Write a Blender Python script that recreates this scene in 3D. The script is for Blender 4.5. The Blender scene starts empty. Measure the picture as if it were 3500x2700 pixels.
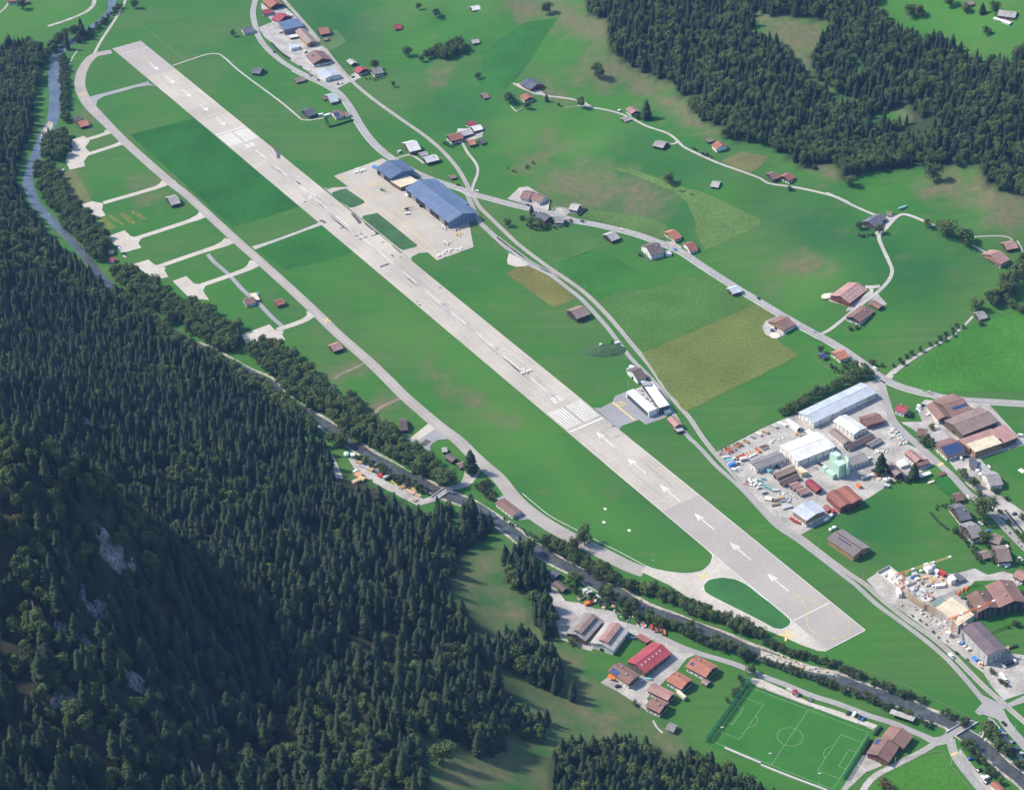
import bpy, bmesh, math, random, re
import numpy as np
from mathutils import Vector, Matrix
rnd = random.Random(7)
npr = np.random.RandomState(11)
sc = bpy.context.scene
col = sc.collection
R = math.radians

# ------------------------------------------------------------------ camera
F_PX, PITCH, ROLL, CAM_H = 6407.2, R(34.855), R(-2.629), 977.9
CP, SP, CR, SR = math.cos(PITCH), math.sin(PITCH), math.cos(ROLL), math.sin(ROLL)
V_R0, V_U0, V_F = np.array([1, 0, 0.]), np.array([0, SP, CP]), np.array([0, CP, -SP])
V_R, V_U = CR * V_R0 + SR * V_U0, -SR * V_R0 + CR * V_U0
cd = bpy.data.cameras.new('camera'); cam = bpy.data.objects.new('camera', cd); col.objects.link(cam)
cd.sensor_fit = 'HORIZONTAL'; cd.sensor_width = 36; cd.lens = F_PX / 3500 * 36
cd.clip_start = 5; cd.clip_end = 60000
M = Matrix(((V_R[0], V_U[0], -V_F[0], 0), (V_R[1], V_U[1], -V_F[1], 0), (V_R[2], V_U[2], -V_F[2], CAM_H), (0, 0, 0, 1)))
cam.matrix_world = M
sc.camera = cam

# ------------------------------------------------------------------ light
SUN_EL, SUN_AZ = R(45), math.atan2(0.30, -1.0)          # azimuth measured from +X: light comes from the left, a little from behind
w = bpy.data.worlds.new('World'); sc.world = w; w.use_nodes = True
nt = w.node_tree; bg = nt.nodes['Background']
sky = nt.nodes.new('ShaderNodeTexSky'); sky.sky_type = 'NISHITA'; sky.sun_disc = False
sky.sun_elevation = SUN_EL; sky.sun_rotation = R(90) - SUN_AZ
sky.altitude = 1000
nt.links.new(sky.outputs[0], bg.inputs[0]); bg.inputs[1].default_value = 0.15
sd = bpy.data.lights.new('sun', 'SUN'); sd.energy = 3.7; sd.angle = R(6.5); sd.color = (1, 0.90, 0.77)
so = bpy.data.objects.new('sun', sd); col.objects.link(so)
sv = Vector((math.cos(SUN_EL) * math.cos(SUN_AZ), math.cos(SUN_EL) * math.sin(SUN_AZ), math.sin(SUN_EL)))
so.rotation_euler = sv.to_track_quat('Z', 'Y').to_euler(); so.location = (0, 0, 900)
sc.view_settings.view_transform = 'Standard'; sc.view_settings.look = 'None'
sc.view_settings.exposure = 0.85; sc.view_settings.gamma = 1; sc.view_settings.use_curve_mapping = False
sc.cycles.max_bounces = 5; sc.cycles.volume_bounces = 0; sc.cycles.transparent_max_bounces = 4
sc.cycles.use_denoising = True

# ------------------------------------------------------------------ pixels of the photo -> places on the ground
K = 900 / 2166
OX, OY = (0, 850, 1700, 2600), (0, 650, 1300, 2000)
FRAMES = dict(a=(2440, 1400, .20776), b=(2840, 1350, .20776), c=(2950, 1900, .20776), d=(3150, 2150, .16144), e=(1140, 550, .23084), f=(1150, 1520, .16144), g=(1850, 1980, .20776), h=(3100, 2380, .18459))
def P(s):
    """'10 700,1450 760,1520 / 11 5,6': points read off enlarged tiles (column,row) of the photo; 'N' = whole photo."""
    out = []
    for seg in s.split('/'):
        tk = seg.split()
        if tk[0] == 'N': ox, oy, k = 0, 0, 1
        elif tk[0] in FRAMES: ox, oy, k = FRAMES[tk[0]]
        else: ox, oy, k = OX[int(tk[0][0])], OY[int(tk[0][1])], K
        for q in tk[1:]:
            x, y = q.split(','); out.append((ox + float(x) * k, oy + float(y) * k))
    return out
def ray(px):
    d = V_F * F_PX + V_R * (px[0] - 1750) + V_U * (1350 - px[1])
    return d / np.linalg.norm(d)
def flat(px, z=0.0):
    d = ray(px); t = (z - CAM_H) / d[2]
    return np.array([d[0] * t, d[1] * t])
def project(p):
    q = np.asarray(p, float) - np.array([0, 0, CAM_H]); f = q @ V_F
    return np.stack([1750 + F_PX * (q @ V_R) / f, 1350 - F_PX * (q @ V_U) / f], -1)
def inside(pts, poly):
    pts = np.asarray(pts); x, y = pts[..., 0], pts[..., 1]; r = np.zeros(x.shape, bool)
    n = len(poly)
    for i in range(n):
        (x1, y1), (x2, y2) = poly[i], poly[(i + 1) % n]
        if y1 == y2: continue
        c = ((y1 > y) != (y2 > y)) & (x < (x2 - x1) * (y - y1) / (y2 - y1) + x1); r ^= c
    return r
def dist_line(pts, line):
    pts = np.asarray(pts, float); best = np.full(pts.shape[:-1], 1e9)
    for a, b in zip(line[:-1], line[1:]):
        a, b = np.asarray(a, float), np.asarray(b, float); ab = b - a
        t = np.clip(((pts - a) @ ab) / (ab @ ab + 1e-9), 0, 1)
        best = np.minimum(best, np.linalg.norm(pts - (a + t[..., None] * ab), axis=-1))
    return best
def vnoise(x, y, s, seed):
    x, y = x / s, y / s; xi, yi = np.floor(x).astype(int), np.floor(y).astype(int); fx, fy = x - xi, y - yi
    fx, fy = fx * fx * (3 - 2 * fx), fy * fy * (3 - 2 * fy)
    def hsh(a, b): return (np.sin(a * 127.1 + b * 311.7 + seed * 74.7) * 43758.5453) % 1
    return (hsh(xi, yi) * (1 - fx) + hsh(xi + 1, yi) * fx) * (1 - fy) + (hsh(xi, yi + 1) * (1 - fx) + hsh(xi + 1, yi + 1) * fx) * fy

# ------------------------------------------------------------------ terrain
G = 10.0
xs = np.concatenate([[-9000, -6000, -4000, -2500, -1700, -1300, -1050], np.arange(-900, 901, G), [1050, 1300, 1700, 2500, 4000, 6000, 9000]])
ys = np.concatenate([[-5000, -3000, -1500, -500, 0, 300, 480], np.arange(600, 2901, G), [3050, 3300, 3700, 4500, 6000, 9000, 12000]])
SFOOT = [(-4000, 3300)] + [tuple(flat(p)) for p in P('N -150,330 60,420 70,640 200,900 450,1120 800,1400 1050,1570 1180,1600 1500,1770 1800,1930 1880,2050 1900,2180 2020,2360 2200,2490 2500,2690 2700,2850')] + [(330, 780), (2500, 200)]
NFOOT = [(-1200, 4500)] + [tuple(flat(p)) for p in P('N 1020,-80 1150,150 1290,330 1560,520 1690,640 2000,770 2350,900 2720,1120 2990,1260 3200,1310 3600,1330')] + [(2500, 1800)]
SPOLY = SFOOT + [(2500, -9000), (-9500, -9000), (-9500, 3300)]
NPOLY = NFOOT + [(9500, 1800), (9500, 13000), (-1200, 13000)]
GX, GY = np.meshgrid(xs, ys)
SPURS = [((190, 1840), 100, 85, 72), ((130, 2060), 50, 70, 70), ((330, 2330), 26, 60, 60), ((60, 1180), 30, 70, 90), ((300, 1640), -30, 80, 42), ((900, 2150), -22, 55, 120), ((1250, 2250), 16, 60, 80)]
def terrain(x, y):
    p = np.stack([x, y], -1)
    s = np.where(inside(p, SPOLY), dist_line(p, SFOOT), 0)
    n = np.where(inside(p, NPOLY), dist_line(p, NFOOT), 0)
    zs = np.where(s < 50, .42 * s * s / 100, .42 * (s - 25)); zs = np.minimum(zs, 700 - 700 * np.exp(-zs / 600))
    zs += np.clip(s / 90, 0, 1) * (42 * (vnoise(x, y, 190, 3) - .5) + 22 * (vnoise(x, y, 85, 5) - .5))
    for px_, h_, sx_, sy_ in SPURS:
        c_ = flat(px_, 150); zs += np.clip(s / 60, 0, 1) * h_ * np.exp(-((x - c_[0]) / sx_) ** 2 - ((y - c_[1]) / sy_) ** 2)
    zn = np.where(n < 60, .13 * n * n / 120, .13 * (n - 30)); zn += np.where(n > 250, .17 * (n - 250) * np.clip((n - 250) / 120, 0, 1), 0)
    zn = np.minimum(zn, 800 - 800 * np.exp(-zn / 700))
    zn += np.clip((n - 20) / 120, 0, 1) * (16 * (vnoise(x, y, 150, 8) - .5) + 7 * (vnoise(x, y, 60, 9) - .5))
    return np.maximum(zs, 0) + np.maximum(zn, 0)
GZ = terrain(GX, GY)
def hz(x, y):
    x, y = np.asarray(x, float), np.asarray(y, float)
    i = np.clip(np.searchsorted(xs, x, 'right') - 1, 0, len(xs) - 2); j = np.clip(np.searchsorted(ys, y, 'right') - 1, 0, len(ys) - 2)
    u = (x - xs[i]) / (xs[i + 1] - xs[i]); v = (y - ys[j]) / (ys[j + 1] - ys[j])
    a, b, c, d = GZ[j, i], GZ[j, i + 1], GZ[j + 1, i + 1], GZ[j + 1, i]
    return np.where(u > v, a + u * (b - a) + v * (c - b), a + v * (d - a) + u * (c - d))
TT = np.arange(500, 4200, 5.0)
def hit(px, dz=0.0):
    d = ray(px); o = np.array([0, 0, CAM_H])
    pts = o + TT[:, None] * d; g = pts[:, 2] - hz(pts[:, 0], pts[:, 1]) - dz
    k = int(np.argmax(g < 0)) if (g < 0).any() else len(TT) - 1
    lo, hi = TT[max(k - 1, 0)], TT[k]
    for _ in range(14):
        m = (lo + hi) / 2; q = o + m * d
        if q[2] - hz(q[0], q[1]) - dz < 0: hi = m
        else: lo = m
    q = o + hi * d
    return np.array([q[0], q[1], float(hz(q[0], q[1]))])
def hits(s): return [hit(p) for p in P(s)]

# ------------------------------------------------------------------ tags and mesh helpers
def tag(o, label=None, cat=None, group=None, kind=None):
    if label: o['label'] = label
    if cat: o['category'] = cat
    if group: o['group'] = group
    if kind: o['kind'] = kind
    return o
def link(name, me, mats, parent=None):
    o = bpy.data.objects.new(name, me); col.objects.link(o)
    for m in (mats if isinstance(mats, (list, tuple)) else [mats]):
        if len(me.materials) < (len(mats) if isinstance(mats, (list, tuple)) else 1): me.materials.append(m)
    if parent: o.parent = parent
    return o
def empty(name, loc, rz=0.0):
    o = bpy.data.objects.new(name, None); col.objects.link(o); o.location = loc; o.rotation_euler.z = rz; o.empty_display_size = .5
    return o
class MB:
    """collects boxes, prisms and sheets and links them as one mesh object"""
    def __init__(s): s.v, s.f, s.mi = [], [], []
    def face(s, pts, mi=0):
        b = len(s.v); s.v += [tuple(map(float, p)) for p in pts]; s.f.append(tuple(range(b, b + len(pts)))); s.mi.append(mi)
    def raw(s, vs, fs, mi=0):
        b = len(s.v); s.v += [tuple(map(float, p)) for p in vs]; s.f += [tuple(b + i for i in f) for f in fs]; s.mi += [mi] * len(fs)
    def box(s, x0, x1, y0, y1, z0, z1, mi=0, rz=0, c=(0, 0)):
        vs = [(x, y, z) for z in (z0, z1) for x, y in ((x0, y0), (x1, y0), (x1, y1), (x0, y1))]
        if rz:
            a, b = math.cos(rz), math.sin(rz); vs = [(c[0] + a * (x - c[0]) - b * (y - c[1]), c[1] + b * (x - c[0]) + a * (y - c[1]), z) for x, y, z in vs]
        s.raw(vs, [(3, 2, 1, 0), (4, 5, 6, 7), (0, 1, 5, 4), (1, 2, 6, 5), (2, 3, 7, 6), (3, 0, 4, 7)], mi)
    def prism(s, poly, z0, z1, mi=0, cap=True):
        n = len(poly); vs = [(x, y, z0) for x, y in poly] + [(x, y, z1) for x, y in poly]
        fs = [(i, (i + 1) % n, n + (i + 1) % n, n + i) for i in range(n)]
        if cap: fs += [tuple(range(n, 2 * n)), tuple(range(n - 1, -1, -1))]
        s.raw(vs, fs, mi)
    def bar(s, a, b, r0, r1=None, n=6, mi=0):
        a, b = Vector(a), Vector(b); d = (b - a).normalized(); r1 = r0 if r1 is None else r1
        u = d.orthogonal().normalized(); v = d.cross(u); vs = []
        for p, r in ((a, r0), (b, r1)):
            for k in range(n):
                t = 2 * math.pi * k / n; vs.append(p + u * (r * math.cos(t)) + v * (r * math.sin(t)))
        s.raw(vs, [(k, (k + 1) % n, n + (k + 1) % n, n + k) for k in range(n)] + [tuple(range(n, 2 * n)), tuple(range(n - 1, -1, -1))], mi)
    def lathe(s, prof, c=(0, 0, 0), n=12, mi=0):
        vs = []
        for r, z in prof:
            for k in range(n):
                t = 2 * math.pi * k / n; vs.append((c[0] + r * math.cos(t), c[1] + r * math.sin(t), c[2] + z))
        fs = [(i * n + k, i * n + (k + 1) % n, (i + 1) * n + (k + 1) % n, (i + 1) * n + k) for i in range(len(prof) - 1) for k in range(n)]
        s.raw(vs, fs, mi)
    def mesh(s, name, smooth=False):
        me = bpy.data.meshes.new(name); me.from_pydata(s.v, [], s.f)
        me.polygons.foreach_set('material_index', s.mi)
        bm = bmesh.new(); bm.from_mesh(me); bmesh.ops.recalc_face_normals(bm, faces=bm.faces); bm.to_mesh(me); bm.free()
        if smooth: me.polygons.foreach_set('use_smooth', [True] * len(me.polygons))
        return me
    def build(s, name, mats, parent=None, smooth=False):
        return link(name, s.mesh(name, smooth), mats, parent)

# ------------------------------------------------------------------ materials
def mat(name, c, rough=.85, var=.18, scale=.4, var2=.12, scale2=.03, metal=0, spec=.3, obj=False, stripe=None):
    m = bpy.data.materials.new(name); m.use_nodes = True; n = m.node_tree.nodes; l = m.node_tree.links; b = n['Principled BSDF']
    b.inputs['Roughness'].default_value = rough; b.inputs['Metallic'].default_value = metal; b.inputs['Specular IOR Level'].default_value = spec
    if obj: src = n.new('ShaderNodeTexCoord').outputs['Object']
    else: src = n.new('ShaderNodeNewGeometry').outputs['Position']
    val = None
    for (v, s, d) in ((var, scale, 3), (var2, scale2, 2)):
        if not v: continue
        t = n.new('ShaderNodeTexNoise'); t.inputs['Scale'].default_value = s; t.inputs['Detail'].default_value = d; l.new(src, t.inputs['Vector'])
        r = n.new('ShaderNodeMapRange'); r.inputs[1].default_value = .3; r.inputs[2].default_value = .7; r.inputs[3].default_value = 1 - v; r.inputs[4].default_value = 1 + v
        l.new(t.outputs[0], r.inputs[0])
        if val is None: val = r.outputs[0]
        else:
            k = n.new('ShaderNodeMath'); k.operation = 'MULTIPLY'; l.new(val, k.inputs[0]); l.new(r.outputs[0], k.inputs[1]); val = k.outputs[0]
    if stripe:                                             # (axis vector, period, share of the period, factor)
        ax, per, share, fac = stripe
        d = n.new('ShaderNodeVectorMath'); d.operation = 'DOT_PRODUCT'; l.new(src, d.inputs[0]); d.inputs[1].default_value = ax
        q = n.new('ShaderNodeMath'); q.operation = 'DIVIDE'; l.new(d.outputs['Value'], q.inputs[0]); q.inputs[1].default_value = per
        f = n.new('ShaderNodeMath'); f.operation = 'FRACT'; l.new(q.outputs[0], f.inputs[0])
        g = n.new('ShaderNodeMath'); g.operation = 'LESS_THAN'; l.new(f.outputs[0], g.inputs[0]); g.inputs[1].default_value = share
        r = n.new('ShaderNodeMapRange'); r.inputs[3].default_value = 1; r.inputs[4].default_value = fac; l.new(g.outputs[0], r.inputs[0])
        if val is None: val = r.outputs[0]
        else:
            k = n.new('ShaderNodeMath'); k.operation = 'MULTIPLY'; l.new(val, k.inputs[0]); l.new(r.outputs[0], k.inputs[1]); val = k.outputs[0]
    if val is None: b.inputs['Base Color'].default_value = (*c, 1)
    else:
        x = n.new('ShaderNodeVectorMath'); x.operation = 'SCALE'; x.inputs[0].default_value = c; l.new(val, x.inputs['Scale']); l.new(x.outputs[0], b.inputs['Base Color'])
    return m
_mc = {}
def paint(c, rough=.5, name='paint'):
    k = (tuple(round(q, 3) for q in c), rough)
    if k not in _mc: _mc[k] = mat(name, c, rough, .06, .8, 0, 1, obj=True)
    return _mc[k]

# ------------------------------------------------------------------ ground
GPX = project(np.stack([GX, GY, GZ], -1))
def soft(polys, blur):
    a = np.zeros(GX.shape)
    for s in polys:
        pl = P(s); d = dist_line(GPX, pl + pl[:1]); d = np.where(inside(GPX, pl), d, -d)
        a = np.maximum(a, np.clip(d / blur * .5 + .5, 0, 1))
    return a
ok = (GPX[..., 0] > -900) & (GPX[..., 0] < 4400) & (GPX[..., 1] > -700) & (GPX[..., 1] < 3400)
nz = .55 * vnoise(GX, GY, 38, 21) + .45 * vnoise(GX, GY, 14, 22)
dry = soft(['20 500,110 620,60 760,120 920,180 920,420 1000,480 1280,620 1430,690 1600,900 1810,1050 1790,1130 1650,1130 1400,960 1200,820 1000,740 760,680 620,640 640,560 840,480 700,330 480,260',
            '20 0,-60 560,-60 560,150 230,180 120,90', '20 640,1380 1010,1400 1330,1530 1440,1600 1400,1800 600,1700 380,1560 420,1440',
            '20 100,1290 330,1290 420,1330 300,1420 150,1370', '20 380,1080 600,1150 500,1230 390,1200', '20 360,680 560,800 430,800 340,760',
            '30 -40,80 560,180 500,360 400,600 150,420', '30 400,600 900,850 1280,1040 1230,860 900,820 650,760 480,680', '30 400,1300 700,1380 640,1520 520,1480 380,1400',
            '30 1360,1400 1850,1390 2000,1560 2300,1640 2300,1900 1900,1840 1700,1720 1560,1680 1330,1640 1300,1500',
            '31 200,540 470,560 560,660 300,680 90,640', '10 1500,560 1650,560 1620,700 1520,680', '13 1560,-10 1900,30 1860,90 1600,60', '13 1700,1380 2166,1300 2166,1685 1560,1685',
            '01 480,-60 700,-90 720,30 560,60', '00 1050,1420 1350,1480 1300,1560 1080,1560', '01 1090,40 1330,10 1360,60 1120,110', '00 660,930 800,950 760,980 620,980',
            '11 660,1480 960,1400 980,1440 800,1500 740,1620 670,1620', '12 1000,190 1250,120 1290,160 1080,250 1030,300 990,240', '11 1450,1460 2166,1900 2166,1960 1500,1560'], 45)
dry = np.clip(dry * (.62 + .8 * nz) + np.where(ok, .25 * np.clip(vnoise(GX, GY, 60, 31) - .62, 0, 1), 0), 0, 1)
bright = soft(['20 170,1040 520,930 800,900 1040,950 980,1010 600,1090 300,1080', '20 560,1130 850,1020 950,1100 800,1200', '30 900,-80 1700,-40 2166,200 2166,360 1700,300 1350,180 1100,120', '31 1180,1380 1620,1390 1700,1530 1450,1600 1150,1560', '00 -50,-50 720,-50 700,120 400,190 0,180',
               '11 1060,1160 1700,1150 2200,1700 1700,1500 1400,1320', '22 0,50 480,420 760,760 1250,1250 1750,1500 1300,1560 700,1180 300,700 -200,330', '31 250,760 560,690 500,830 300,900', '32 1500,380 1600,380 1500,800 1250,800', '33 1100,1560 1480,1380 1700,1685 1000,1685'], 90) * (.5 + .6 * nz)
dark = soft(['21 900,30 1400,40 1560,120 1600,340 1380,260 1000,150 720,130', '31 0,100 560,200 1000,420 1040,660 700,560 200,330', '31 1000,430 1700,560 1300,860 1080,780', '22 560,560 900,850 1200,1000 1050,1090 700,900 300,760', '22 780,1150 1500,1300 1450,1480 1000,1330',
             '10 1560,700 1900,760 1800,980 1500,900', '10 400,40 900,10 1000,300 700,400', '32 850,1130 1050,1130 1050,1280 880,1280', '20 1000,1130 1300,1330 1700,1400 1200,1420 900,1300'], 110) * (.5 + .7 * nz)
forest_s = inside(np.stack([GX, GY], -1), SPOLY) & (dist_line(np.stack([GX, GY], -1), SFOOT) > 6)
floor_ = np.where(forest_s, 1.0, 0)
MEADOW_S = ['N 1560,1960 1600,1885 1750,1860 1800,1930 1770,2000 1840,2090 1800,2130 1890,2300 1980,2300 2010,2400 2300,2470 2400,2600 2330,2620 2200,2560 2000,2560 1890,2600 1900,2800 1460,2800 1440,2600 1420,2530 1530,2520 1750,2500 1780,2360 1690,2280 1640,2120 1540,2060', 'N 1650,2280 1700,2270 1800,2350 1880,2450 1990,2500 2200,2500 2240,2420 2000,2280 1980,2200 1800,2100']
meadow_s = soft(MEADOW_S, 25)
floor_ = floor_ * (1 - meadow_s); dark = np.maximum(dark, .5 * meadow_s)
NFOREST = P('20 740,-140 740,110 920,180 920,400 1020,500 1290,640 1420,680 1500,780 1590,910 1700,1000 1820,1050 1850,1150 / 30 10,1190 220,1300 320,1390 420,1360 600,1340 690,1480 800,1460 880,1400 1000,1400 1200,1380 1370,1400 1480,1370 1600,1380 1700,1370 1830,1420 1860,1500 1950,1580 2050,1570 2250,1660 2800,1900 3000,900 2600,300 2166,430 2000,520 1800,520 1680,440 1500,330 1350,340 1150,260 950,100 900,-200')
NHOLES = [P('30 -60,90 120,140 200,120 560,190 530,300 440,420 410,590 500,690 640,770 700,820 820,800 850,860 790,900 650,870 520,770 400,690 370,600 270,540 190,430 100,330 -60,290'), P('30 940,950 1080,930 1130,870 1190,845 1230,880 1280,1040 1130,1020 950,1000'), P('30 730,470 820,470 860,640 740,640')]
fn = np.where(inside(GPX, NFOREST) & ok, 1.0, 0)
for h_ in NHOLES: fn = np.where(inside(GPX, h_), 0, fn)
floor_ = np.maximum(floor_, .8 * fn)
dry = np.maximum(dry, meadow_s * (.45 + .6 * nz) * .85)

gm = bpy.data.materials.new('grassland'); gm.use_nodes = True
n, l = gm.node_tree.nodes, gm.node_tree.links; b = n['Principled BSDF']; b.inputs['Roughness'].default_value = .95; b.inputs['Specular IOR Level'].default_value = .1
geo = n.new('ShaderNodeNewGeometry'); at = n.new('ShaderNodeAttribute'); at.attribute_name = 'tint'; sx = n.new('ShaderNodeSeparateColor'); l.new(at.outputs['Color'], sx.inputs[0])
at2 = n.new('ShaderNodeAttribute'); at2.attribute_name = 'tint2'; sx2 = n.new('ShaderNodeSeparateColor'); l.new(at2.outputs['Color'], sx2.inputs[0])
def noise(n, l, src, scale, detail=3, lo=.3, hi=.7, a=0., b_=1.):
    t = n.new('ShaderNodeTexNoise'); t.inputs['Scale'].default_value = scale; t.inputs['Detail'].default_value = detail; l.new(src, t.inputs['Vector'])
    r = n.new('ShaderNodeMapRange'); r.inputs[1].default_value = lo; r.inputs[2].default_value = hi; r.inputs[3].default_value = a; r.inputs[4].default_value = b_; l.new(t.outputs[0], r.inputs[0])
    return r.outputs[0]
def mix(n, l, f, a, b_):
    m = n.new('ShaderNodeMix'); m.data_type = 'RGBA'
    if isinstance(f, float): m.inputs[0].default_value = f
    else: l.new(f, m.inputs[0])
    for s, v in ((6, a), (7, b_)):
        if isinstance(v, tuple): m.inputs[s].default_value = (*v, 1)
        else: l.new(v, m.inputs[s])
    return m.outputs[2]
GRASS = (.022, .098, .024)
pos = geo.outputs['Position']
c0 = mix(n, l, noise(n, l, pos, .012, 4), (.030, .130, .019), (.052, .160, .020))
c0 = mix(n, l, noise(n, l, pos, .35, 3, .35, .8, 0, .5), c0, (.044, .115, .026))
c0 = mix(n, l, noise(n, l, pos, .009, 5, .42, .68, 0, .75), c0, (.080, .136, .038))
mpn = n.new('ShaderNodeMapping'); mpn.inputs['Rotation'].default_value = (0, 0, math.atan2(1163, 714)); mpn.inputs['Scale'].default_value = (.05, .9, .5); l.new(pos, mpn.inputs['Vector'])
c0 = mix(n, l, noise(n, l, mpn.outputs[0], .22, 3, .38, .62, 0, .26), c0, (.022, .096, .026))
c0 = mix(n, l, sx2.outputs[0], c0, (.018, .086, .027))
c0 = mix(n, l, sx.outputs[1], c0, (.062, .175, .026))
def broken(sock, lo=.35, hi=.75):
    a_ = n.new('ShaderNodeMath'); a_.operation = 'MULTIPLY_ADD'; l.new(noise(n, l, pos, .045, 6, .3, .7, -.5, .5), a_.inputs[0]); a_.inputs[1].default_value = .75; l.new(sock, a_.inputs[2])
    r_ = n.new('ShaderNodeMapRange'); r_.inputs[1].default_value = lo - .2; r_.inputs[2].default_value = hi + .25; l.new(a_.outputs[0], r_.inputs[0]); return r_.outputs[0]
c0 = mix(n, l, broken(sx.outputs[0]), c0, mix(n, l, noise(n, l, pos, .16, 4), (.150, .130, .070), (.088, .112, .048)))
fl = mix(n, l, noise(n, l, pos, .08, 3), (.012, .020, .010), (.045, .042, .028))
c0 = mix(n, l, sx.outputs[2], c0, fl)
l.new(c0, b.inputs['Base Color'])
bp = n.new('ShaderNodeBump'); bp.inputs['Strength'].default_value = .5; bp.inputs['Distance'].default_value = .4; l.new(noise(n, l, pos, .9, 4, 0, 1), bp.inputs['Height']); l.new(bp.outputs[0], b.inputs['Normal'])
ny, nx = GX.shape
vv = np.stack([GX, GY, GZ], -1).reshape(-1, 3)
ii = (np.arange(ny - 1)[:, None] * nx + np.arange(nx - 1)[None, :]).ravel()
tri = np.concatenate([np.stack([ii, ii + 1, ii + nx + 1], 1), np.stack([ii, ii + nx + 1, ii + nx], 1)])
me = bpy.data.meshes.new('ground'); me.from_pydata(vv.tolist(), [], tri.tolist())
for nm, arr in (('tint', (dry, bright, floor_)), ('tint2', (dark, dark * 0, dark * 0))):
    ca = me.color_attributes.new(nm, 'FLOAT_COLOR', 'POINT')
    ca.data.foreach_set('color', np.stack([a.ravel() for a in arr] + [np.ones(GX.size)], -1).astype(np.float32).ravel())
me.polygons.foreach_set('use_smooth', [True] * len(me.polygons))
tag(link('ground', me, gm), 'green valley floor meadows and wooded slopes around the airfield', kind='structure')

# ------------------------------------------------------------------ sheets and ribbons that lie on the ground
def drape(bm, off):
    for v in bm.verts: v.co.z = float(hz(v.co.x, v.co.y)) + off
def sheet(name, poly, m, off, label=None, kind='structure', parent=None):
    """poly: world xy points. One sheet over the terrain, cut along the terrain's own grid where the land is not flat."""
    bm = bmesh.new(); bm.faces.new([bm.verts.new((p[0], p[1], 0)) for p in poly])
    a = np.array([p[:2] for p in poly]); x0, y0 = a.min(0); x1, y1 = a.max(0)
    gx, gy = np.meshgrid(np.linspace(x0, x1, 30), np.linspace(y0, y1, 30)); gi = inside(np.stack([gx, gy], -1), a); bumpy = max(hz(a[:, 0], a[:, 1]).max(), hz(gx, gy)[gi].max() if gi.any() else 0) > .01
    if bumpy:
        off += .12
        bmesh.ops.triangulate(bm, faces=bm.faces)
        for gv in xs[(xs > x0) & (xs < x1)]: bmesh.ops.bisect_plane(bm, geom=bm.verts[:] + bm.edges[:] + bm.faces[:], plane_co=(gv, 0, 0), plane_no=(1, 0, 0))
        for gv in ys[(ys > y0) & (ys < y1)]: bmesh.ops.bisect_plane(bm, geom=bm.verts[:] + bm.edges[:] + bm.faces[:], plane_co=(0, gv, 0), plane_no=(0, 1, 0))
    drape(bm, off)
    bmesh.ops.triangulate(bm, faces=bm.faces); bmesh.ops.recalc_face_normals(bm, faces=bm.faces)
    if sum(f.normal.z for f in bm.faces) < 0: bmesh.ops.reverse_faces(bm, faces=bm.faces)
    me = bpy.data.meshes.new(name); bm.to_mesh(me); bm.free()
    o = link(name, me, m, parent); 
    if kind: tag(o, label, kind=kind)
    return o
def psheet(name, s, m, off, label=None): return sheet(name, hits(s), m, off, label)
def curve(pts, step=7.0, smooth=True):
    p = [np.array(q[:2]) for q in pts]; out = []
    if not smooth or len(p) < 3:
        for a, b in zip(p[:-1], p[1:]):
            k = max(1, int(np.linalg.norm(b - a) / step)); out += [a + (b - a) * i / k for i in range(k)]
        return out + [p[-1]]
    q = [2 * p[0] - p[1]] + p + [2 * p[-1] - p[-2]]
    for i in range(1, len(q) - 2):
        k = max(2, int(np.linalg.norm(q[i + 1] - q[i]) / step))
        for j in range(k):
            t = j / k; a, b, c, d = q[i - 1], q[i], q[i + 1], q[i + 2]
            out.append(.5 * (2 * b + (c - a) * t + (2 * a - 5 * b + 4 * c - d) * t * t + (3 * b - a - 3 * c + d) * t ** 3))
    return out + [p[-1]]
def side(c, d):
    """the same line moved d metres to its left"""
    out = []
    for i in range(len(c)):
        t = c[min(i + 1, len(c) - 1)] - c[max(i - 1, 0)]; t = t / (np.linalg.norm(t) + 1e-9); out.append(c[i] + d * np.array([-t[1], t[0]]))
    return out
def ribbon_mb(mb, c, wd, off, mi=0, zf=None):
    wd = wd if hasattr(wd, '__len__') else [wd] * len(c); k = len(c)
    L = [l + 0 for l in side(c, 0)]
    a, b_ = [], []
    for i in range(k):
        t = c[min(i + 1, k - 1)] - c[max(i - 1, 0)]; t = t / (np.linalg.norm(t) + 1e-9); nrm = np.array([-t[1], t[0]])
        for lst, sg in ((a, .5), (b_, -.5)):
            q = c[i] + nrm * sg * wd[i]; z = float(hz(*q)); z = z + off + (.18 if z > .01 else 0); lst.append((q[0], q[1], z))
    mb.raw(a + b_, [(i, k + i, k + i + 1, i + 1) for i in range(k - 1)], mi)
def ribbon(name, s, wd, m, off, label=None, smooth=True, step=7.0, kind='structure'):
    pts = hits(s) if isinstance(s, str) else s
    mb = MB(); c = curve(pts, step, smooth)
    if hasattr(wd, '__len__'): wd = np.interp(np.linspace(0, 1, len(c)), np.linspace(0, 1, len(wd)), wd)
    ribbon_mb(mb, c, wd, off); o = mb.build(name, m); tag(o, label, kind=kind); return c
def dashes(mb, c, dash, gap, wd, off, start=0):
    c = [np.array(q) for q in c]; seg = np.array([np.linalg.norm(b - a) for a, b in zip(c[:-1], c[1:])]); cum = np.concatenate([[0], np.cumsum(seg)])
    def pt(t): return np.array([np.interp(t, cum, [q[0] for q in c]), np.interp(t, cum, [q[1] for q in c])])
    t = start
    while t + dash < cum[-1]:
        ribbon_mb(mb, [pt(t), pt(t + dash)], wd, off); t += dash + gap

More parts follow.
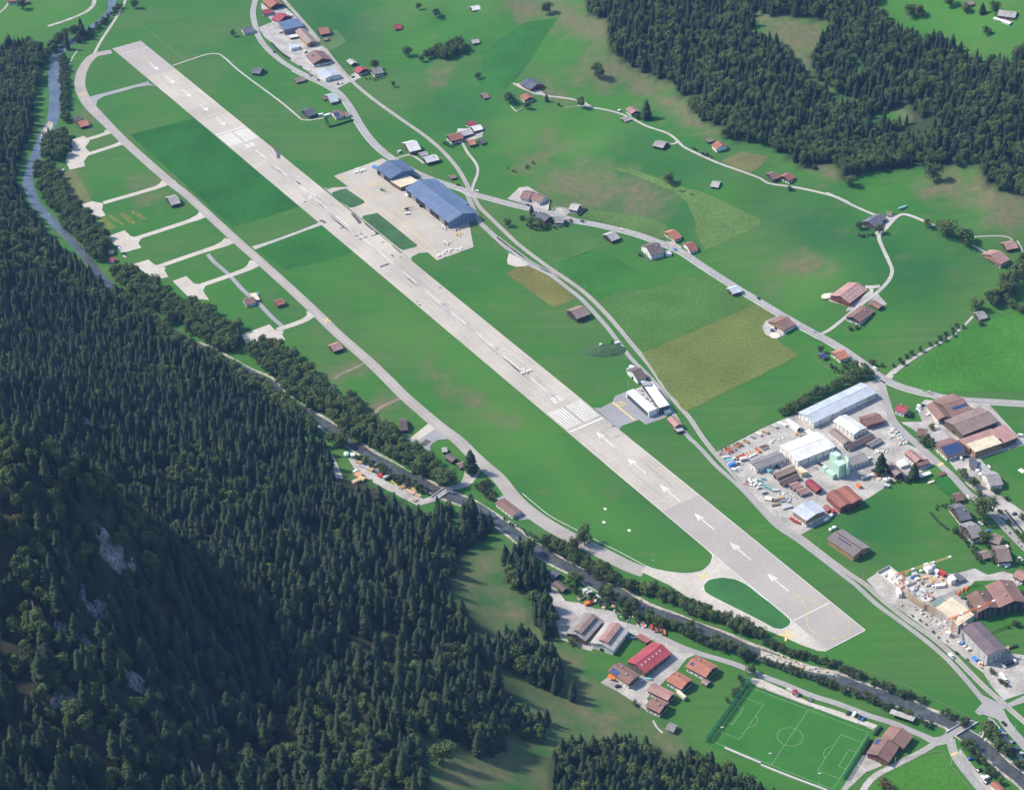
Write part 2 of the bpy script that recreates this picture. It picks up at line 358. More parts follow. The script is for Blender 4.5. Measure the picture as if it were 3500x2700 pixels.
ASPH = mat('asphalt', (.255, .255, .26), .9, .10, .5, .12, .03)
ROADM = mat('road_asphalt', (.285, .275, .262), .9, .08, .4, .10, .05)
CONC = mat('runway_concrete', (.40, .365, .305), .9, .07, .35, .15, .018)
APRON = mat('apron_concrete', (.38, .345, .29), .9, .07, .3, .08, .03)
PALE = mat('pale_concrete', (.43, .395, .335), .9, .10, .3, .10, .05)
DASPH = mat('dark_patch', (.085, .082, .085), .9, .15, .5, .1, .1)
NEWAS = mat('runway_asphalt', (.33, .30, .27), .9, .07, .4, .08, .02)
WHITE = mat('white_marking', (.60, .59, .55), .8, .16, .8, .1, .1)
YELL = mat('yellow_marking', (.62, .47, .16), .8, .15, .6, .1, .1)
FAINT = mat('faded_marking', (.55, .48, .33), .8, .15, .6, .1, .1)
GRAVEL = mat('gravel', (.345, .325, .295), .95, .18, .5, .24, .07)
TRACKM = mat('gravel_track', (.37, .35, .315), .95, .14, .5, .12, .06)
BALLAST = mat('ballast', (.33, .31, .28), .95, .22, .9, .1, .05)
RAILM = mat('rail_steel', (.16, .13, .11), .6, .1, 1, 0, 1)
WATER = mat('river_water', (.062, .070, .074), .3, .35, .25, .25, .05, spec=.5)
STONE = mat('river_stones', (.34, .31, .26), .95, .45, .45, .25, .1)
EARTH = mat('earth', (.20, .165, .115), .95, .25, .4, .2, .07)

# runway, in its own frame: U along it from the far end, V across
RA, RB = np.array([-468.6, 2220.0]), np.array([245.7, 1057.3]); RL_ = np.linalg.norm(RB - RA); U_ = (RB - RA) / RL_; V_ = np.array([-U_[1], U_[0]])
def uv(px):
    q = flat(px) - RA; return float(q @ U_), float(q @ V_)
def rw(u, v): return RA + U_ * u + V_ * v
HWD = 19.6
def rrect(u0, u1, v0, v1): return [rw(u0, v0), rw(u1, v0), rw(u1, v1), rw(u0, v1)]
u1 = .5 * (uv(P('00 1215,635')[0])[0] + uv(P('00 1450,570')[0])[0]); u2 = .5 * (uv(P('22 1365,1075')[0])[0] + uv(P('22 1660,940')[0])[0])
sheet('runway', rrect(0, u1, -HWD, HWD), NEWAS, .24, 'grey asphalt far end of the runway')
sheet('runway', rrect(u1, u2, -HWD, HWD), CONC, .24, 'pale worn concrete middle of the long runway')
sheet('runway', rrect(u2, RL_, -HWD, HWD), NEWAS, .24, 'smooth grey asphalt near end of the runway')
# patches and cracks in the pavement
tu0, tb0 = uv(P('00 1900,1076')[0])[0], uv(P('22 730,365')[0])[0]
mb = MB()
def patch(s, off=.27): mb.face([(*flat(p), off) for p in P(s)])
for s in ['11 835,193 860,192 930,262 930,275 905,280 880,245', '11 945,275 960,275 1085,362 1050,370 1030,335 1010,330', '11 1180,462 1190,460 1262,515 1250,522', '11 1075,630 1150,603 1160,615 1085,640', '11 580,255 605,245 645,272 620,277 605,262 585,265', '10 202,1230 225,1228 262,1270 260,1308 230,1305 228,1262', '10 383,1500 400,1495 432,1518 412,1525', '11 748,315 785,303 792,310 757,322', '11 1168,535 1180,531 1200,548 1188,553', '11 1092,432 1115,424 1120,430 1097,437', '11 872,380 935,355 942,360 880,386', '11 905,408 975,383 982,388 912,414', '11 1005,378 1062,358 1068,364 1010,384', '11 1240,553 1255,551 1262,557 1248,560', '10 455,1660 470,1658 474,1668 460,1670', '11 1378,915 1390,914 1394,922 1382,924', '11 1395,945 1412,942 1422,950 1404,953', '12 1405,525 1460,485 1503,505 1450,545']: patch(s)
mb.build('pavement_patch', DASPH); tag(bpy.data.objects['pavement_patch'], 'dark asphalt repair patches on the runway and its pads', kind='structure')
LPATCH = mat('worn_patch', (.29, .28, .27), .9, .2, .5, .15, .1); mb = MB()
for s in ['11 660,120 690,115 700,128 672,133', '11 1165,650 1200,640 1212,655 1175,667', '11 1400,768 1445,765 1465,785 1420,795', '11 1555,795 1590,793 1600,810 1570,818', '11 1580,935 1620,935 1650,965 1610,970', '11 1615,990 1650,985 1680,1015 1640,1022', '11 2020,1295 2055,1292 2065,1315 2035,1320', '11 1780,1100 1805,1098 1815,1112 1790,1116', '22 880,400 965,365 975,375 890,412', '22 950,470 1040,432 1050,440 960,480', '22 880,330 960,375 1000,385 1000,400 870,345']: patch(s, .265)
mb.build('pavement_patch', LPATCH); tag(bpy.data.objects['pavement_patch.001'], 'faintly darker worn patches on the concrete', kind='structure')
CRACK = mat('tar_crack', (.23, .222, .21), .9, .2, .5, 0, 1); mb = MB()
for i in range(120):
    u, v = rnd.uniform(u1 + 5, u2 - 5), rnd.uniform(-18, 18); long_ = rnd.random() < .6; c = [rw(u, v)]
    for k in range(rnd.randint(3, 9)):
        u, v = (u + rnd.uniform(3, 8), v + rnd.uniform(-1, 1)) if long_ else (u + rnd.uniform(-2, 2), v + rnd.uniform(2, 4))
        if abs(v) > 18.5: break
        c.append(rw(u, v))
    if len(c) > 1: ribbon_mb(mb, c, rnd.uniform(.2, .45), .262)
for v in (-13, -6.5, 0, 6.5, 13): ribbon_mb(mb, [rw(u, v) for u in np.arange(u1, u2, 20)], .16, .261)
mb.build('pavement_crack', CRACK); tag(bpy.data.objects['pavement_crack'], 'thin dark cracks and joints in the runway concrete', kind='structure')
RUBB = mat('tyre_rubber', (.335, .318, .29), .9, .2, .5, .2, .05); mb = MB()
for i in range(70):
    u = rnd.choice((tu0 + rnd.uniform(40, 330), tb0 - rnd.uniform(40, 330), rnd.uniform(u1 + 40, u2 - 40))); v = rnd.gauss(0, 3.4); k_ = rnd.uniform(15, 70); ribbon_mb(mb, [rw(u + q, v + .012 * q * rnd.uniform(-1, 1)) for q in np.linspace(0, k_, 5)], [.2, rnd.uniform(.5, 1.5), rnd.uniform(.5, 1.5), .6, .2], .268)
mb.build('tyre_marks', RUBB); tag(bpy.data.objects['tyre_marks'], 'faint dark tyre streaks along the runway', kind='structure')
# white runway markings
mk = MB(); Z = .31
def rq(u0, u1_, v0, v1): mk.face([(*rw(u, v), Z) for u, v in ((u0, v0), (u1_, v0), (u1_, v1), (u0, v1))])
def pair(s): return [uv(p) for p in P(s)]
for s in ['10 60,1238 152,1317', '10 218,1366 312,1448', '10 385,1498 477,1582', '11 547,75 645,158', '11 722,215 820,303', '11 900,360 997,450', '11 1075,513 1192,607', '11 1265,672 1378,766', '11 1460,833 1577,932', '11 1660,1000 1787,1103', '11 1873,1173 2003,1283', '21 47,1358 177,1470', '21 275,1545 410,1660']:
    (a, va), (b_, vb) = pair(s); rq(a, b_, (va + vb) / 2 - .45, (va + vb) / 2 + .45)
def arrow(s):
    (a, va), (b_, vb) = pair(s); v = (va + vb) / 2; sg = 1 if b_ > a else -1; h = min(11.5, abs(b_ - a) * .36)
    rq(a, b_ - sg * h * .55, v - .5, v + .5)
    mk.face([(*rw(u, q), Z) for u, q in ((b_, v), (b_ - sg * h, v + 3.3), (b_ - sg * h, v + 1.6), (b_ - sg * h * .62, v + .5))])
    mk.face([(*rw(u, q), Z) for u, q in ((b_, v), (b_ - sg * h * .62, v - .5), (b_ - sg * h, v - 1.6), (b_ - sg * h, v - 3.3))])
    mk.face([(*rw(u, q), Z) for u, q in ((b_, v), (b_ - sg * h * .62, v + .5), (b_ - sg * h * .62, v - .5))])
for s in ['00 1228,518 1304,580', '00 1360,627 1437,690', '00 1495,738 1572,802', '00 1633,852 1714,917', '00 1776,970 1857,1038', '22 960,550 812,425', '22 1223,768 1068,640', '22 1500,996 1338,860', '22 1787,1233 1620,1092', '22 2088,1480 1912,1333', 'N 2697.6,2021.6 2621.6,1960.7']: arrow(s)
tu = np.mean([q[0] for q in pair('00 1783,1112 2028,1040')]); bu = np.mean([q[0] for q in pair('22 590,430 875,305')])
rq(tu - .9, tu + .9, -18.6, 18.6); rq(bu - .9, bu + .9, -18.6, 18.6)
for g in range(12):
    v = (g - 5.5) * 2.75 + (2.0 if g > 5 else -2.0) * .7
    rq(tu + 5, tu + 35, v - .68, v + .68); rq(bu - 5, bu - 35, v - .68, v + .68)
SEG = {'0': 'abcdef', '2': 'abged', '6': 'afgedc', '8': 'abcdefg'}
def digit(ch, uc, vc, sg):
    """blocky painted figure 9 m high; its top points along sg*U"""
    W_, H_, t = 1.9, 4.5, .85
    box = {'a': (-W_, W_, H_ - 2 * t, H_), 'd': (-W_, W_, -H_, -H_ + 2 * t), 'g': (-W_, W_, -t, t), 'f': (-W_, -W_ + 1.3, 0, H_), 'b': (W_ - 1.3, W_, 0, H_), 'e': (-W_, -W_ + 1.3, -H_, 0), 'c': (W_ - 1.3, W_, -H_, 0)}
    for k, q in enumerate(SEG[ch]):
        x0, x1, y0, y1 = box[q]; zz = Z + .004 * k
        mk.face([(*rw(uc + sg * y, vc + sg * x * -1), zz) for x, y in ((x0, y0), (x1, y0), (x1, y1), (x0, y1))])
u26 = uv(P('22 490,158')[0]); u08 = uv(P('00 2055,1198')[0])
digit('2', u26[0], u26[1] - 3.0, -1); digit('6', u26[0], u26[1] + 3.0, -1); digit('0', u08[0], u08[1] + 3.0, 1); digit('8', u08[0], u08[1] - 3.0, 1)
# triangle with its letter, edge lines, end line
tr = [flat(p) for p in P('10 492,1638 512,1597 557,1612')]; cen = sum(tr) / 3
tin = [cen + (q - cen) * .58 for q in tr]
for i in range(3):
    j = (i + 1) % 3; mk.face([(*q, Z) for q in (tr[i], tr[j], tin[j], tin[i])])
for a, b_ in (((-.32, -.2), (.3, .28)), ((.3, .28), (.0, -.38)), ((-.05, .05), (.12, -.02))):
    e1, e2 = tr[0] - cen, tr[2] - cen; p0, p1 = cen + e1 * -a[0] * .8 + e2 * a[1] * .5, cen + e1 * -b_[0] * .8 + e2 * b_[1] * .5; ribbon_mb(mk, [p0, p1], 1.1, Z)
for sg, s0 in ((-1, '22 890,690'), (1, '22 1170,530')):
    pass
ue = uv(P('22 890,690')[0])[0]; rq(ue, RL_, -19.5, -19.0) if uv(P('22 890,690')[0])[1] < 0 else rq(ue, RL_, 19.0, 19.5)
ue = uv(P('22 1170,530')[0])[0]; rq(ue, RL_, -19.5, -19.0) if uv(P('22 1170,530')[0])[1] < 0 else rq(ue, RL_, 19.0, 19.5)
rq(RL_ - .6, RL_, -19.5, 19.5); 
el = np.mean([q[0] for q in pair('33 280,288 580,135')]); rq(el - .45, el + .45, -18, 18)
el = np.mean([q[0] for q in pair('00 1010,450 1215,390')]); rq(el - .35, el + .35, -18, 18)
mk.build('runway_marking', WHITE); tag(bpy.data.objects['runway_marking'], 'white runway arrows, threshold bars, dashes and the numbers 08 and 26', kind='structure')
# yellow lead lines
yk = MB()
def yline(s, wd=.35, off=.33, smooth=True): ribbon_mb(yk, curve(hits(s), 4, smooth), wd, off)
for s in ['00 1228,518 1190,475 1180,430 1205,395', '00 1225,515 1130,480 1040,460', '33 235,52 330,120 375,210 380,290 400,360 470,410 560,440 650,440 715,400 735,340 700,270 600,205 490,160 235,52', '11 780,250 790,220 830,205 960,165 1010,150', '11 1185,590 1190,570 1210,555 1380,500 1450,470 1465,440', '11 1465,440 1400,380 1100,140 1085,142']: yline(s)
for s in ['11 950,100 1065,188 1390,455 1475,515 1550,578', '11 1085,150 1400,395 1560,520', '11 1430,355 1620,290', '11 1500,470 1600,450 1680,415 1720,405']: yline(s, .45)
for s in ['10 840,1465 1047,1630', '11 1175,135 1360,280']: 
    ribbon_mb(yk, curve(hits(s), 4, False), .5, .33)
def cross(px, r, ang, wd):
    c = flat(px)
    for a in (ang, ang + math.pi / 2):
        d = np.array([math.cos(a), math.sin(a)]) * r; ribbon_mb(yk, [c - d, c + d], wd, .33 + .004 * (a > ang))
AU = math.atan2(U_[1], U_[0])
cross(P('33 212,415')[0], 6.3, AU + .75, 1.8); cross(P('22 1695,1610')[0], 4.5, AU + .75, 1.2); cross(P('00 680,777')[0], 6, AU + .75, 1.0); cross(P('11 640,1073')[0], 4.5, AU + .75, 1.4)
def helipad(s, r, mbk=None):
    c = flat(P(s)[0]); q = yk if mbk is None else mbk; k = 28
    ribbon_mb(q, [c + r * np.array([math.cos(2 * math.pi * i / k), math.sin(2 * math.pi * i / k)]) for i in range(k + 1)], .75, .33)
    for dx in (-.9, .9): ribbon_mb(q, [c + V_ * dx - U_ * 1.5, c + V_ * dx + U_ * 1.5], .55, .33)
    ribbon_mb(q, [c - V_ * .8, c + V_ * .8], .55, .334)
for s in ['10 768,1467', '10 1025,1521', '10 893,1567', '10 965,1625', '10 1100,1580', '22 1013,195', '11 1287,155']: helipad(s, 3.5)
for s in ['11 960,135', '11 1170,165', '11 1300,270']: cross(P(s)[0], 2.2, AU, .9)
ribbon_mb(yk, curve(hits('22 950,185 1130,330'), 4, False), 1.6, .33)
yk.build('taxi_marking', YELL); tag(bpy.data.objects['taxi_marking'], 'yellow guide lines, crosses and ringed helicopter pads', kind='structure')

# apron, taxiway and its pads
psheet('apron', '11 610,-25 650,-5 700,-20 820,-25 700,-114 985,-214 1100,-260 1250,-180 1800,200 1850,470 1550,580 1475,515 1400,520 1335,555 1345,585', APRON, .20, 'wide pale concrete apron in front of the blue hangars')
ISL = mat('short_grass', (.036, .098, .030), .95, .25, .5, .2, .05)
psheet('lawn', '11 685,22 750,0 800,-10 950,92 952,108 870,142 830,148 690,50', ISL, .28, 'grass island between runway and apron beside the triangle')
psheet('lawn', '11 930,232 945,212 1060,190 1388,448 1380,468 1270,496 1238,482', ISL, .28, 'long grass island between runway and apron')
psheet('helicopter_apron', '22 795,225 850,230 950,175 965,130 1060,95 1400,240 1420,270 1380,310 1220,365 1165,325 1015,380 1005,410 880,300', ASPH, .20, 'grey asphalt apron beside the white terminal')
TX = '00 917,428 850,440 770,462 706,530 668,610 657,700 680,780 735,870 820,960 1045,1185 1400,1500 / 01 1540,45 1900,375 2120,570 / 11 330,800 545,1000 740,1190 990,1410 / 12 1170,20 1290,140 1560,372 1720,492 1850,622 1960,722 2060,808 / 22 130,955 250,1070 420,1190 640,1312 860,1420 1080,1530 1210,1575'
tc = ribbon('taxiway', TX, [12, 13, 13, 10.5, 10.5, 10, 10, 10, 10, 10, 10.5, 11, 12, 13, 13], mat('taxiway_asphalt', (.31, .285, .255), .9, .08, .4, .1, .04), .18, 'long grey taxiway parallel to the runway')
mb = MB(); ribbon_mb(mb, tc[60:-30], .3, .30); mb.build('taxi_centre_line', FAINT); tag(bpy.data.objects['taxi_centre_line'], 'faded centre line along the taxiway', kind='structure')
psheet('taxi_link', '00 1215,668 1230,690 1320,725 1300,712 1225,706 1120,722 850,798 800,830 790,880 735,800 830,775 1110,702 1200,678', ASPH, .19, 'grey link from the taxiway curve to the runway')
psheet('taxi_apron', '22 1180,1572 1225,1530 1330,1560 1450,1580 1560,1588 1680,1570 1750,1510 1770,1440 1720,1390 / 33 243,283 545,545 470,540 330,490 200,430 / 23 2166,350 1750,190 1550,90 1415,0', PALE, .21, 'pale concrete taxi loop at the near runway end')
psheet('lawn', '22 1700,1682 1740,1640 1850,1620 1960,1637 2060,1686 / 33 0,85 200,235 246,292 236,330 172,362 100,352 0,295 / 23 1760,90 1705,50', mat('loop_grass', (.030, .120, .026), .95, .2, .5, .15, .05), .28, 'tongue of grass inside the taxi loop')
lm = MB()
for s in ['22 205,930 300,1010 440,1120 620,1215 820,1320 1020,1420 1220,1525 1330,1560 1450,1580 1560,1588 1680,1570 1750,1510 1768,1460 1765,1420 1720,1390', '22 1700,1682 1740,1640 1850,1620 1960,1637 2060,1686 / 33 0,85 200,235 246,292 236,330 172,362 100,352 0,295 / 23 1760,90 1705,50 1690,10']: ribbon_mb(lm, curve(hits(s), 5), .5, .32)
lm.build('kerb_line', WHITE); tag(bpy.data.objects['kerb_line'], 'pale kerb line round the curved taxi lawns', kind='structure')
for s in ['00 585,1155 690,1120 740,1160 700,1215 745,1260 690,1330 700,1370 575,1400 540,1330 545,1310', '01 675,120 755,92 850,112 840,165 870,210 790,235', '01 880,385 1025,332 1075,380 1160,400 1138,440 1163,475 1005,520', '01 1100,610 1220,573 1265,610 1365,640 1352,660 1385,715 1280,740 1150,650', '01 1420,750 1532,708 1595,768 1690,790 1670,830 1720,905 1560,890', '11 -60,1190 170,1105 215,1150 290,1160 275,1190 300,1230 170,1290 0,1300']:
    psheet('parking_pad', s, PALE, .16, 'pale concrete aircraft parking pad at the edge of the riverside trees')
for s in ['00 705,1152 800,1125 880,1098 935,1062', '00 720,1272 920,1208 1000,1180 1065,1165', '00 850,1672 1100,1600 1300,1540 1370,1500 1420,1460', '01 1120,398 1400,308 1600,240 1670,205 1720,165', '01 1310,628 1600,528 1800,462 1870,430 1930,385', '01 1640,790 1850,718 2030,652 2080,620 2150,560', '11 235,1150 370,1105 470,1065 520,1025 550,985']:
    s = hits(s); s[-1] = s[-2] * .5 + s[-1] * .5; ribbon('taxi_stub', s, [7, 7, 7, 8, 17], PALE, .165, 'narrow concrete spur from a parking pad to the taxiway', step=4)
ribbon('service_path', '01 1710,528 1755,585 1890,705 / 11 -40,830 80,930 190,1045 275,1120', 4.5, ASPH, .15, 'narrow asphalt path between the parking spurs')
ribbon('service_path', '11 40,478 300,388 610,272', [8, 4.5, 4.5, 4.5, 7], TRACKM, .15, 'straight path across the grass from taxiway to runway')
psheet('parking_pad', '12 1330,475 1490,345 1545,388 1380,505', PALE, .17, 'pale ribbed concrete pad beside the dark barn at the taxiway')
psheet('forecourt', '12 1250,460 1330,478 1380,505 1545,388 1680,460 1640,482 1560,490 1510,520 1490,545 1500,590 1420,540', ASPH, .16, 'grey forecourt beside the taxiway')
psheet('forecourt', '22 -60,1000 100,920 230,1060 230,1085 200,1120 290,1113 260,1140 180,1150 100,1100 0,990', ASPH, .16, 'asphalt forecourt in front of the long red-brown shed')

# fields
def ragged(pts):
    out = []
    for a, b in zip(pts, pts[1:] + pts[:1]):
        d = (b - a)[:2]; k = max(1, int(np.linalg.norm(d) / 7)); nn_ = np.array([-d[1], d[0]]) / (np.linalg.norm(d) + 1e-9)
        for i in range(k): out.append(a[:2] + d * i / k + nn_ * (rnd.uniform(-.8, .8) if i else 0))
    return out
def field(s, c, label, off=.05, stripe=None, var=.2):
    c = (c[0] * 1.14, c[1] * 1.14, c[2] * .88); sheet('field', ragged(hits(s)), mat('field_grass', c, .95, var, .35, .15, .02, spec=.1, stripe=stripe), off, label)
field('01 1070,-454 1600,-590 1680,-560 2100,-180 / 11 430,130 / 01 1920,310 1650,70', (.017, .090, .018), 'dark green mown strip between runway and taxiway')
field('11 60,490 600,292 860,510 720,560 300,660', (.022, .098, .020), 'slightly darker grass block below the cross path')
field('21 75,685 150,640 250,605 330,660 450,730 640,890 455,965 270,830', (.120, .118, .040), 'tan stubble strip beside the railway', stripe=((.8, .6, 0), 5, .5, 0.93))
field('21 1190,1340 2160,925 2290,1020 2210,1110 2310,1240 2480,1360 2170,1520 1550,1820 1400,1660', (.100, .128, .040), 'yellowish mown hayfield between railway and main road', stripe=((.5, .87, 0), 7, .5, 0.94))
field('21 830,910 1700,690 2140,928 1190,1338 1000,1100', (.052, .118, .031), 'olive green meadow between railway and main road')
field('21 480,600 830,480 1280,730 830,905 620,740', (.028, .112, .022), 'deep green block of meadow by the railway')
field('21 -20,330 90,345 320,330 850,400 830,478 480,598 300,460', (.048, .112, .031), 'olive meadow below the dark chalets')
field('21 1440,0 1620,0 2160,235 2160,290 1720,500 1640,390 1620,250 1560,100', (.075, .130, .045), 'pale mown hay wedge on the slope', stripe=((.3, .95, 0), 6, .45, 0.95))
field('20 960,1385 1100,1390 1500,1530 1900,1690 / 21 1440,0 / 20 1400,1560 1120,1440 1000,1410', (.080, .140, .048), 'pale mown hay strip curving across the slope', stripe=((.3, .95, 0), 6, .45, 0.95))
field('21 690,220 740,165 1000,190 1280,235 1390,290 1400,330 1370,390 1280,400 1000,300', (.070, .125, .042), 'pale mown hay strip above the main road', stripe=((.2, .98, 0), 5, .45, 0.95))
field('20 -120,430 0,340 235,185 500,150 330,400 160,640 60,740 -150,760', (.022, .098, .022), 'dark green slanting meadow high on the slope')
field('30 0,1370 60,1290 -160,1250 -330,1330 -100,1440', (.11, .115, .055), 'brownish plot beside the farm lane')
field('10 665,270 725,243 808,345 670,425 560,355', (.070, .128, .055), 'light freshly mown square beside the orange shed')
field('00 560,1400 610,1400 755,1640 690,1685 520,1670 460,1480', (.105, .115, .055), 'brown and green plot by the river')
field('31 1080,1520 1260,1450 1690,1120 2166,1000 2300,1500 2166,1660 1350,1660', (.038, .132, .021), 'broad green meadow above the bend of the main road')
field('32 1450,780 1540,770 1670,910 1560,960 1450,880 1420,830', (.022, .108, .024), 'small lawn beside the village road')
field('33 1010,1600 1100,1540 1480,1390 1560,1460 1760,1700 900,1720 920,1640', (.040, .125, .020), 'bright lawn between the two village lanes')
for k, s in enumerate(['01 790,240 890,330 960,310 860,225', '01 880,215 1000,290 1035,285 915,195', '01 970,195 1090,285 1125,270 1010,180', '01 1065,180 1180,250 1215,240 1110,165']): field(s, (.095, .118, .038), 'hay laid in rows beside the pad', var=.45, off=.07)

# roads, lanes, tracks
LW, FOOT = MB(), MB()
MAIN = '10 58,-60 55,0 35,100 50,200 80,300 150,400 290,520 450,610 620,690 730,755 800,830 860,920 930,1040 1010,1150 1100,1240 1190,1305 1330,1392 1500,1470 1750,1555 1870,1600 2166,1680 / 21 200,135 450,190 620,245 850,290 1100,350 1280,410 1500,500 1700,630 1950,790 2166,920 / 31 200,1040 430,1170 550,1232 700,1322 880,1450 1000,1540 1150,1612 1350,1668 / 32 1400,110 1600,152 2166,188 2400,200'
mc = ribbon('main_road', MAIN, 7.2, ROADM, .15, 'two lane main road curving along the valley', step=6)
dashes(LW, mc, 3.2, 5.0, .28, .20); ribbon_mb(LW, side(mc, 3.3), .16, .20); ribbon_mb(LW, side(mc, -3.3), .16, .20)
ribbon('footway', side(mc, -5.1)[40:260], 1.7, mat('footway_paving', (.42, .41, .385), .9, .1, .4, .08, .05), .17, 'pale footway beside the main road', smooth=False)
RAILS = '10 268,-20 420,150 550,300 700,500 835,655 1000,800 1250,980 1450,1120 1600,1250 1720,1390 1800,1530 1830,1600 / 11 1850,55 1900,140 2000,240 2166,400 / 21 200,470 400,620 560,730 700,830 830,950 960,1090 1100,1260 1250,1440 1400,1660 / 22 1440,150 1580,310 1680,460 1790,600 1960,790 2166,1030 / 32 150,1170 330,1290 500,1420 700,1570 870,1685 / 33 1000,118 1200,278 1400,418 1560,555 1700,695 1850,845 1980,955 2080,1045 2260,1200'
rc = ribbon('railway', RAILS, 4.6, BALLAST, .14, 'single track railway on pale ballast', step=6)
mb = MB()
for d in (-.6, .6): ribbon_mb(mb, side(rc, d), .22, .24)
mb.build('railway_rails', RAILM); tag(bpy.data.objects['railway_rails'], 'pair of steel rails of the railway', kind='structure')
sidc = ribbon('railway_siding', '21 0,385 110,470 260,580 400,660 520,712', 3.4, BALLAST, .12, 'siding track beside the railway')
mb = MB(); ribbon_mb(mb, sidc, 1.4, .22); mb.build('railway_rails', RAILM); tag(bpy.data.objects['railway_rails.001'], 'rusty rails of the siding', kind='structure')
ribbon('service_road', '11 1700,-10 1790,30 1840,140 1900,260 2000,360 2130,480 / 21 130,505 260,610 430,695 560,792 700,905 820,1035 900,1125 1000,1255 1100,1385 1180,1465 / 22 1330,60 1430,240 1550,440 1620,510 1700,592 1800,702 2000,882 2166,1062 / 32 130,1198 300,1312 460,1432 680,1602 790,1688 / 33 950,152 1170,312 1380,472 1540,612 1660,742 1770,872 1850,970', [5, 6, 5, 4.6, 4.2, 4.2, 4.2, 4.2, 4.2, 4.5], ROADM, .12, 'narrow service road beside the railway')
psheet('gravel_bay', '21 95,515 260,610 230,628 150,632 85,610 80,580', PALE, .14, 'pale rounded gravel bay beside the railway')
psheet('road_junction', '33 1780,880 1880,930 1950,960 2000,985 2180,900 2180,960 1990,1020 1970,1060 2010,1150 1940,1100 1830,1060 1800,1070 1760,1040 1830,960', ROADM, .17, 'wide asphalt crossing beside the railway')
ribbon('village_road', '33 1960,1030 2010,1130 2120,1260 2250,1400', 7.5, ROADM, .16, 'village road running down beside the parked cars')
ribbon('village_road', '33 1560,1260 1575,1330 1600,1400 1660,1490 1790,1650 1850,1720', 6.5, ROADM, .16, 'village road below the river bridge')
vr = curve(hits('33 1560,1260 1575,1330 1600,1400 1660,1490 1790,1650'), 5)
dashes(LW, vr, 2.5, 3, .25, .22)
psheet('road_junction', '33 1640,1210 1580,1250 1600,1330 1540,1300 1500,1310 1400,1330 1330,1370 1290,1370 1420,1300 1380,1290 1260,1220 1400,1250 1470,1245 1540,1210', ROADM, .155, 'fork of lanes at the end of the river bridge')
ribbon('village_lane', '33 1400,1262 1250,1200 1100,1135 900,1075 640,975 400,900 200,815 0,742 / 23 1960,650 1660,560 1450,480 1250,380 1060,330', 5.2, ROADM, .13, 'lane along the football ground')
ribbon('village_lane', '33 1430,1300 1330,1365 1100,1480 950,1560 870,1640 830,1720', 4.6, GRAVEL, .13, 'pale lane below the club house')
ribbon('farm_lane', '20 320,770 430,795 640,825 740,880 880,905 1000,935 1100,975 1250,1050 1400,1100 1480,1160 1530,1210 1650,1270 1830,1350 2000,1410 / 30 0,1472 60,1510 260,1540 500,1590 640,1630 750,1685 / 31 540,25 700,100 850,170 960,215', 3.1, TRACKM, .12, 'pale farm lane winding along the upper slope')
ribbon('farm_lane', '20 1480,1165 1460,1185 1390,1190', 3.2, TRACKM, .13, 'short spur to the grey barn')
ribbon('farm_lane', '31 1430,298 1330,252 1210,206 1150,206 1100,240 1030,320 970,380 1000,470 1060,600 1082,670 1050,750 960,842 850,925 760,995 680,1062 560,1155 480,1192', 3.7, TRACKM, .125, 'pale lane curling down past the farms to the main road')
ribbon('farm_lane', '31 860,798 920,800 980,790', 4.4, TRACKM, .13, 'short spur to the big red roofed farm')
ribbon('footpath', '31 1050,1545 1090,1500 1200,1420 1380,1310 1560,1210 1690,1100 1745,1040', [7, 4, 2.6, 2.6, 2.6], TRACKM, .12, 'pale footpath up to the slate roofed hut')
ribbon('farm_lane', '10 1755,1170 1795,1250 1870,1350 1885,1420 1845,1530 1835,1590', 3.1, TRACKM, .12, 'lane down from the red roofed farm group to the level crossing')
ribbon('farm_lane', '10 1225,1300 1320,1275 1380,1300 1440,1345', 3, TRACKM, .12, 'track to the white roofed barns')
ribbon('field_path', '00 1420,542 1560,495 1700,450 1790,445 1850,480 / 10 -60,600 250,830 400,955 440,985 500,990 620,972', 2.4, TRACKM, .11, 'thin field path round the end of the runway')
ribbon('field_path', '00 910,240 1130,183 1525,497', .9, mat('ditch', (.10, .16, .09), .9), .10, 'faint pale ditch line in the meadow', smooth=False)
ribbon('field_path', '00 775,445 830,340 910,220 990,90 1030,10 1045,-60', 3.6, TRACKM, .12, 'pale path leading away from the taxiway curve')
ribbon('country_road', '00 395,218 550,168 700,105 760,55 778,0 775,-60', 5.5, GRAVEL, .12, 'pale road curving behind the river trees')
ribbon('footpath', '00 640,415 600,470 570,540 545,620 548,800 555,1000', 1.8, TRACKM, .11, 'thin pale footpath along the river trees')
ribbon('footpath', '00 -10,110 40,70 75,20 100,0', 2.6, TRACKM, .11, 'curved path at the far corner farmhouse')
ribbon('footpath', '31 1755,388 2010,383 2070,415', 1.6, TRACKM, .12, 'thin path to the red roofed shed'); ribbon('footpath', '31 2110,420 2140,470 2166,540', 1.8, TRACKM, .12, 'thin path running past the red roofed shed'); ribbon('footpath', '31 1740,455 1810,490 1870,530', 2.4, TRACKM, .12, 'path to the chalet on the slope')
ribbon('footpath', '23 1280,1110 1310,1165 1360,1215', 1.6, TRACKM, .12, 'short path below the chalets'); ribbon('farm_track', '11 960,1415 860,1470 760,1510 700,1560', 3, EARTH, .10, 'brown track into the riverside trees'); ribbon('farm_track', '12 1270,140 1150,190 1060,240 1030,300', 4, EARTH, .10, 'brown track off the taxiway into the trees')
ribbon('yard_road', '32 990,0 1010,90 1040,190 1090,330 1200,450 1330,565 1480,700 1600,810 1700,925 1830,1020 1940,1135 2100,1305 2240,1440', 6.8, ROADM, .17, 'street through the industrial estate')
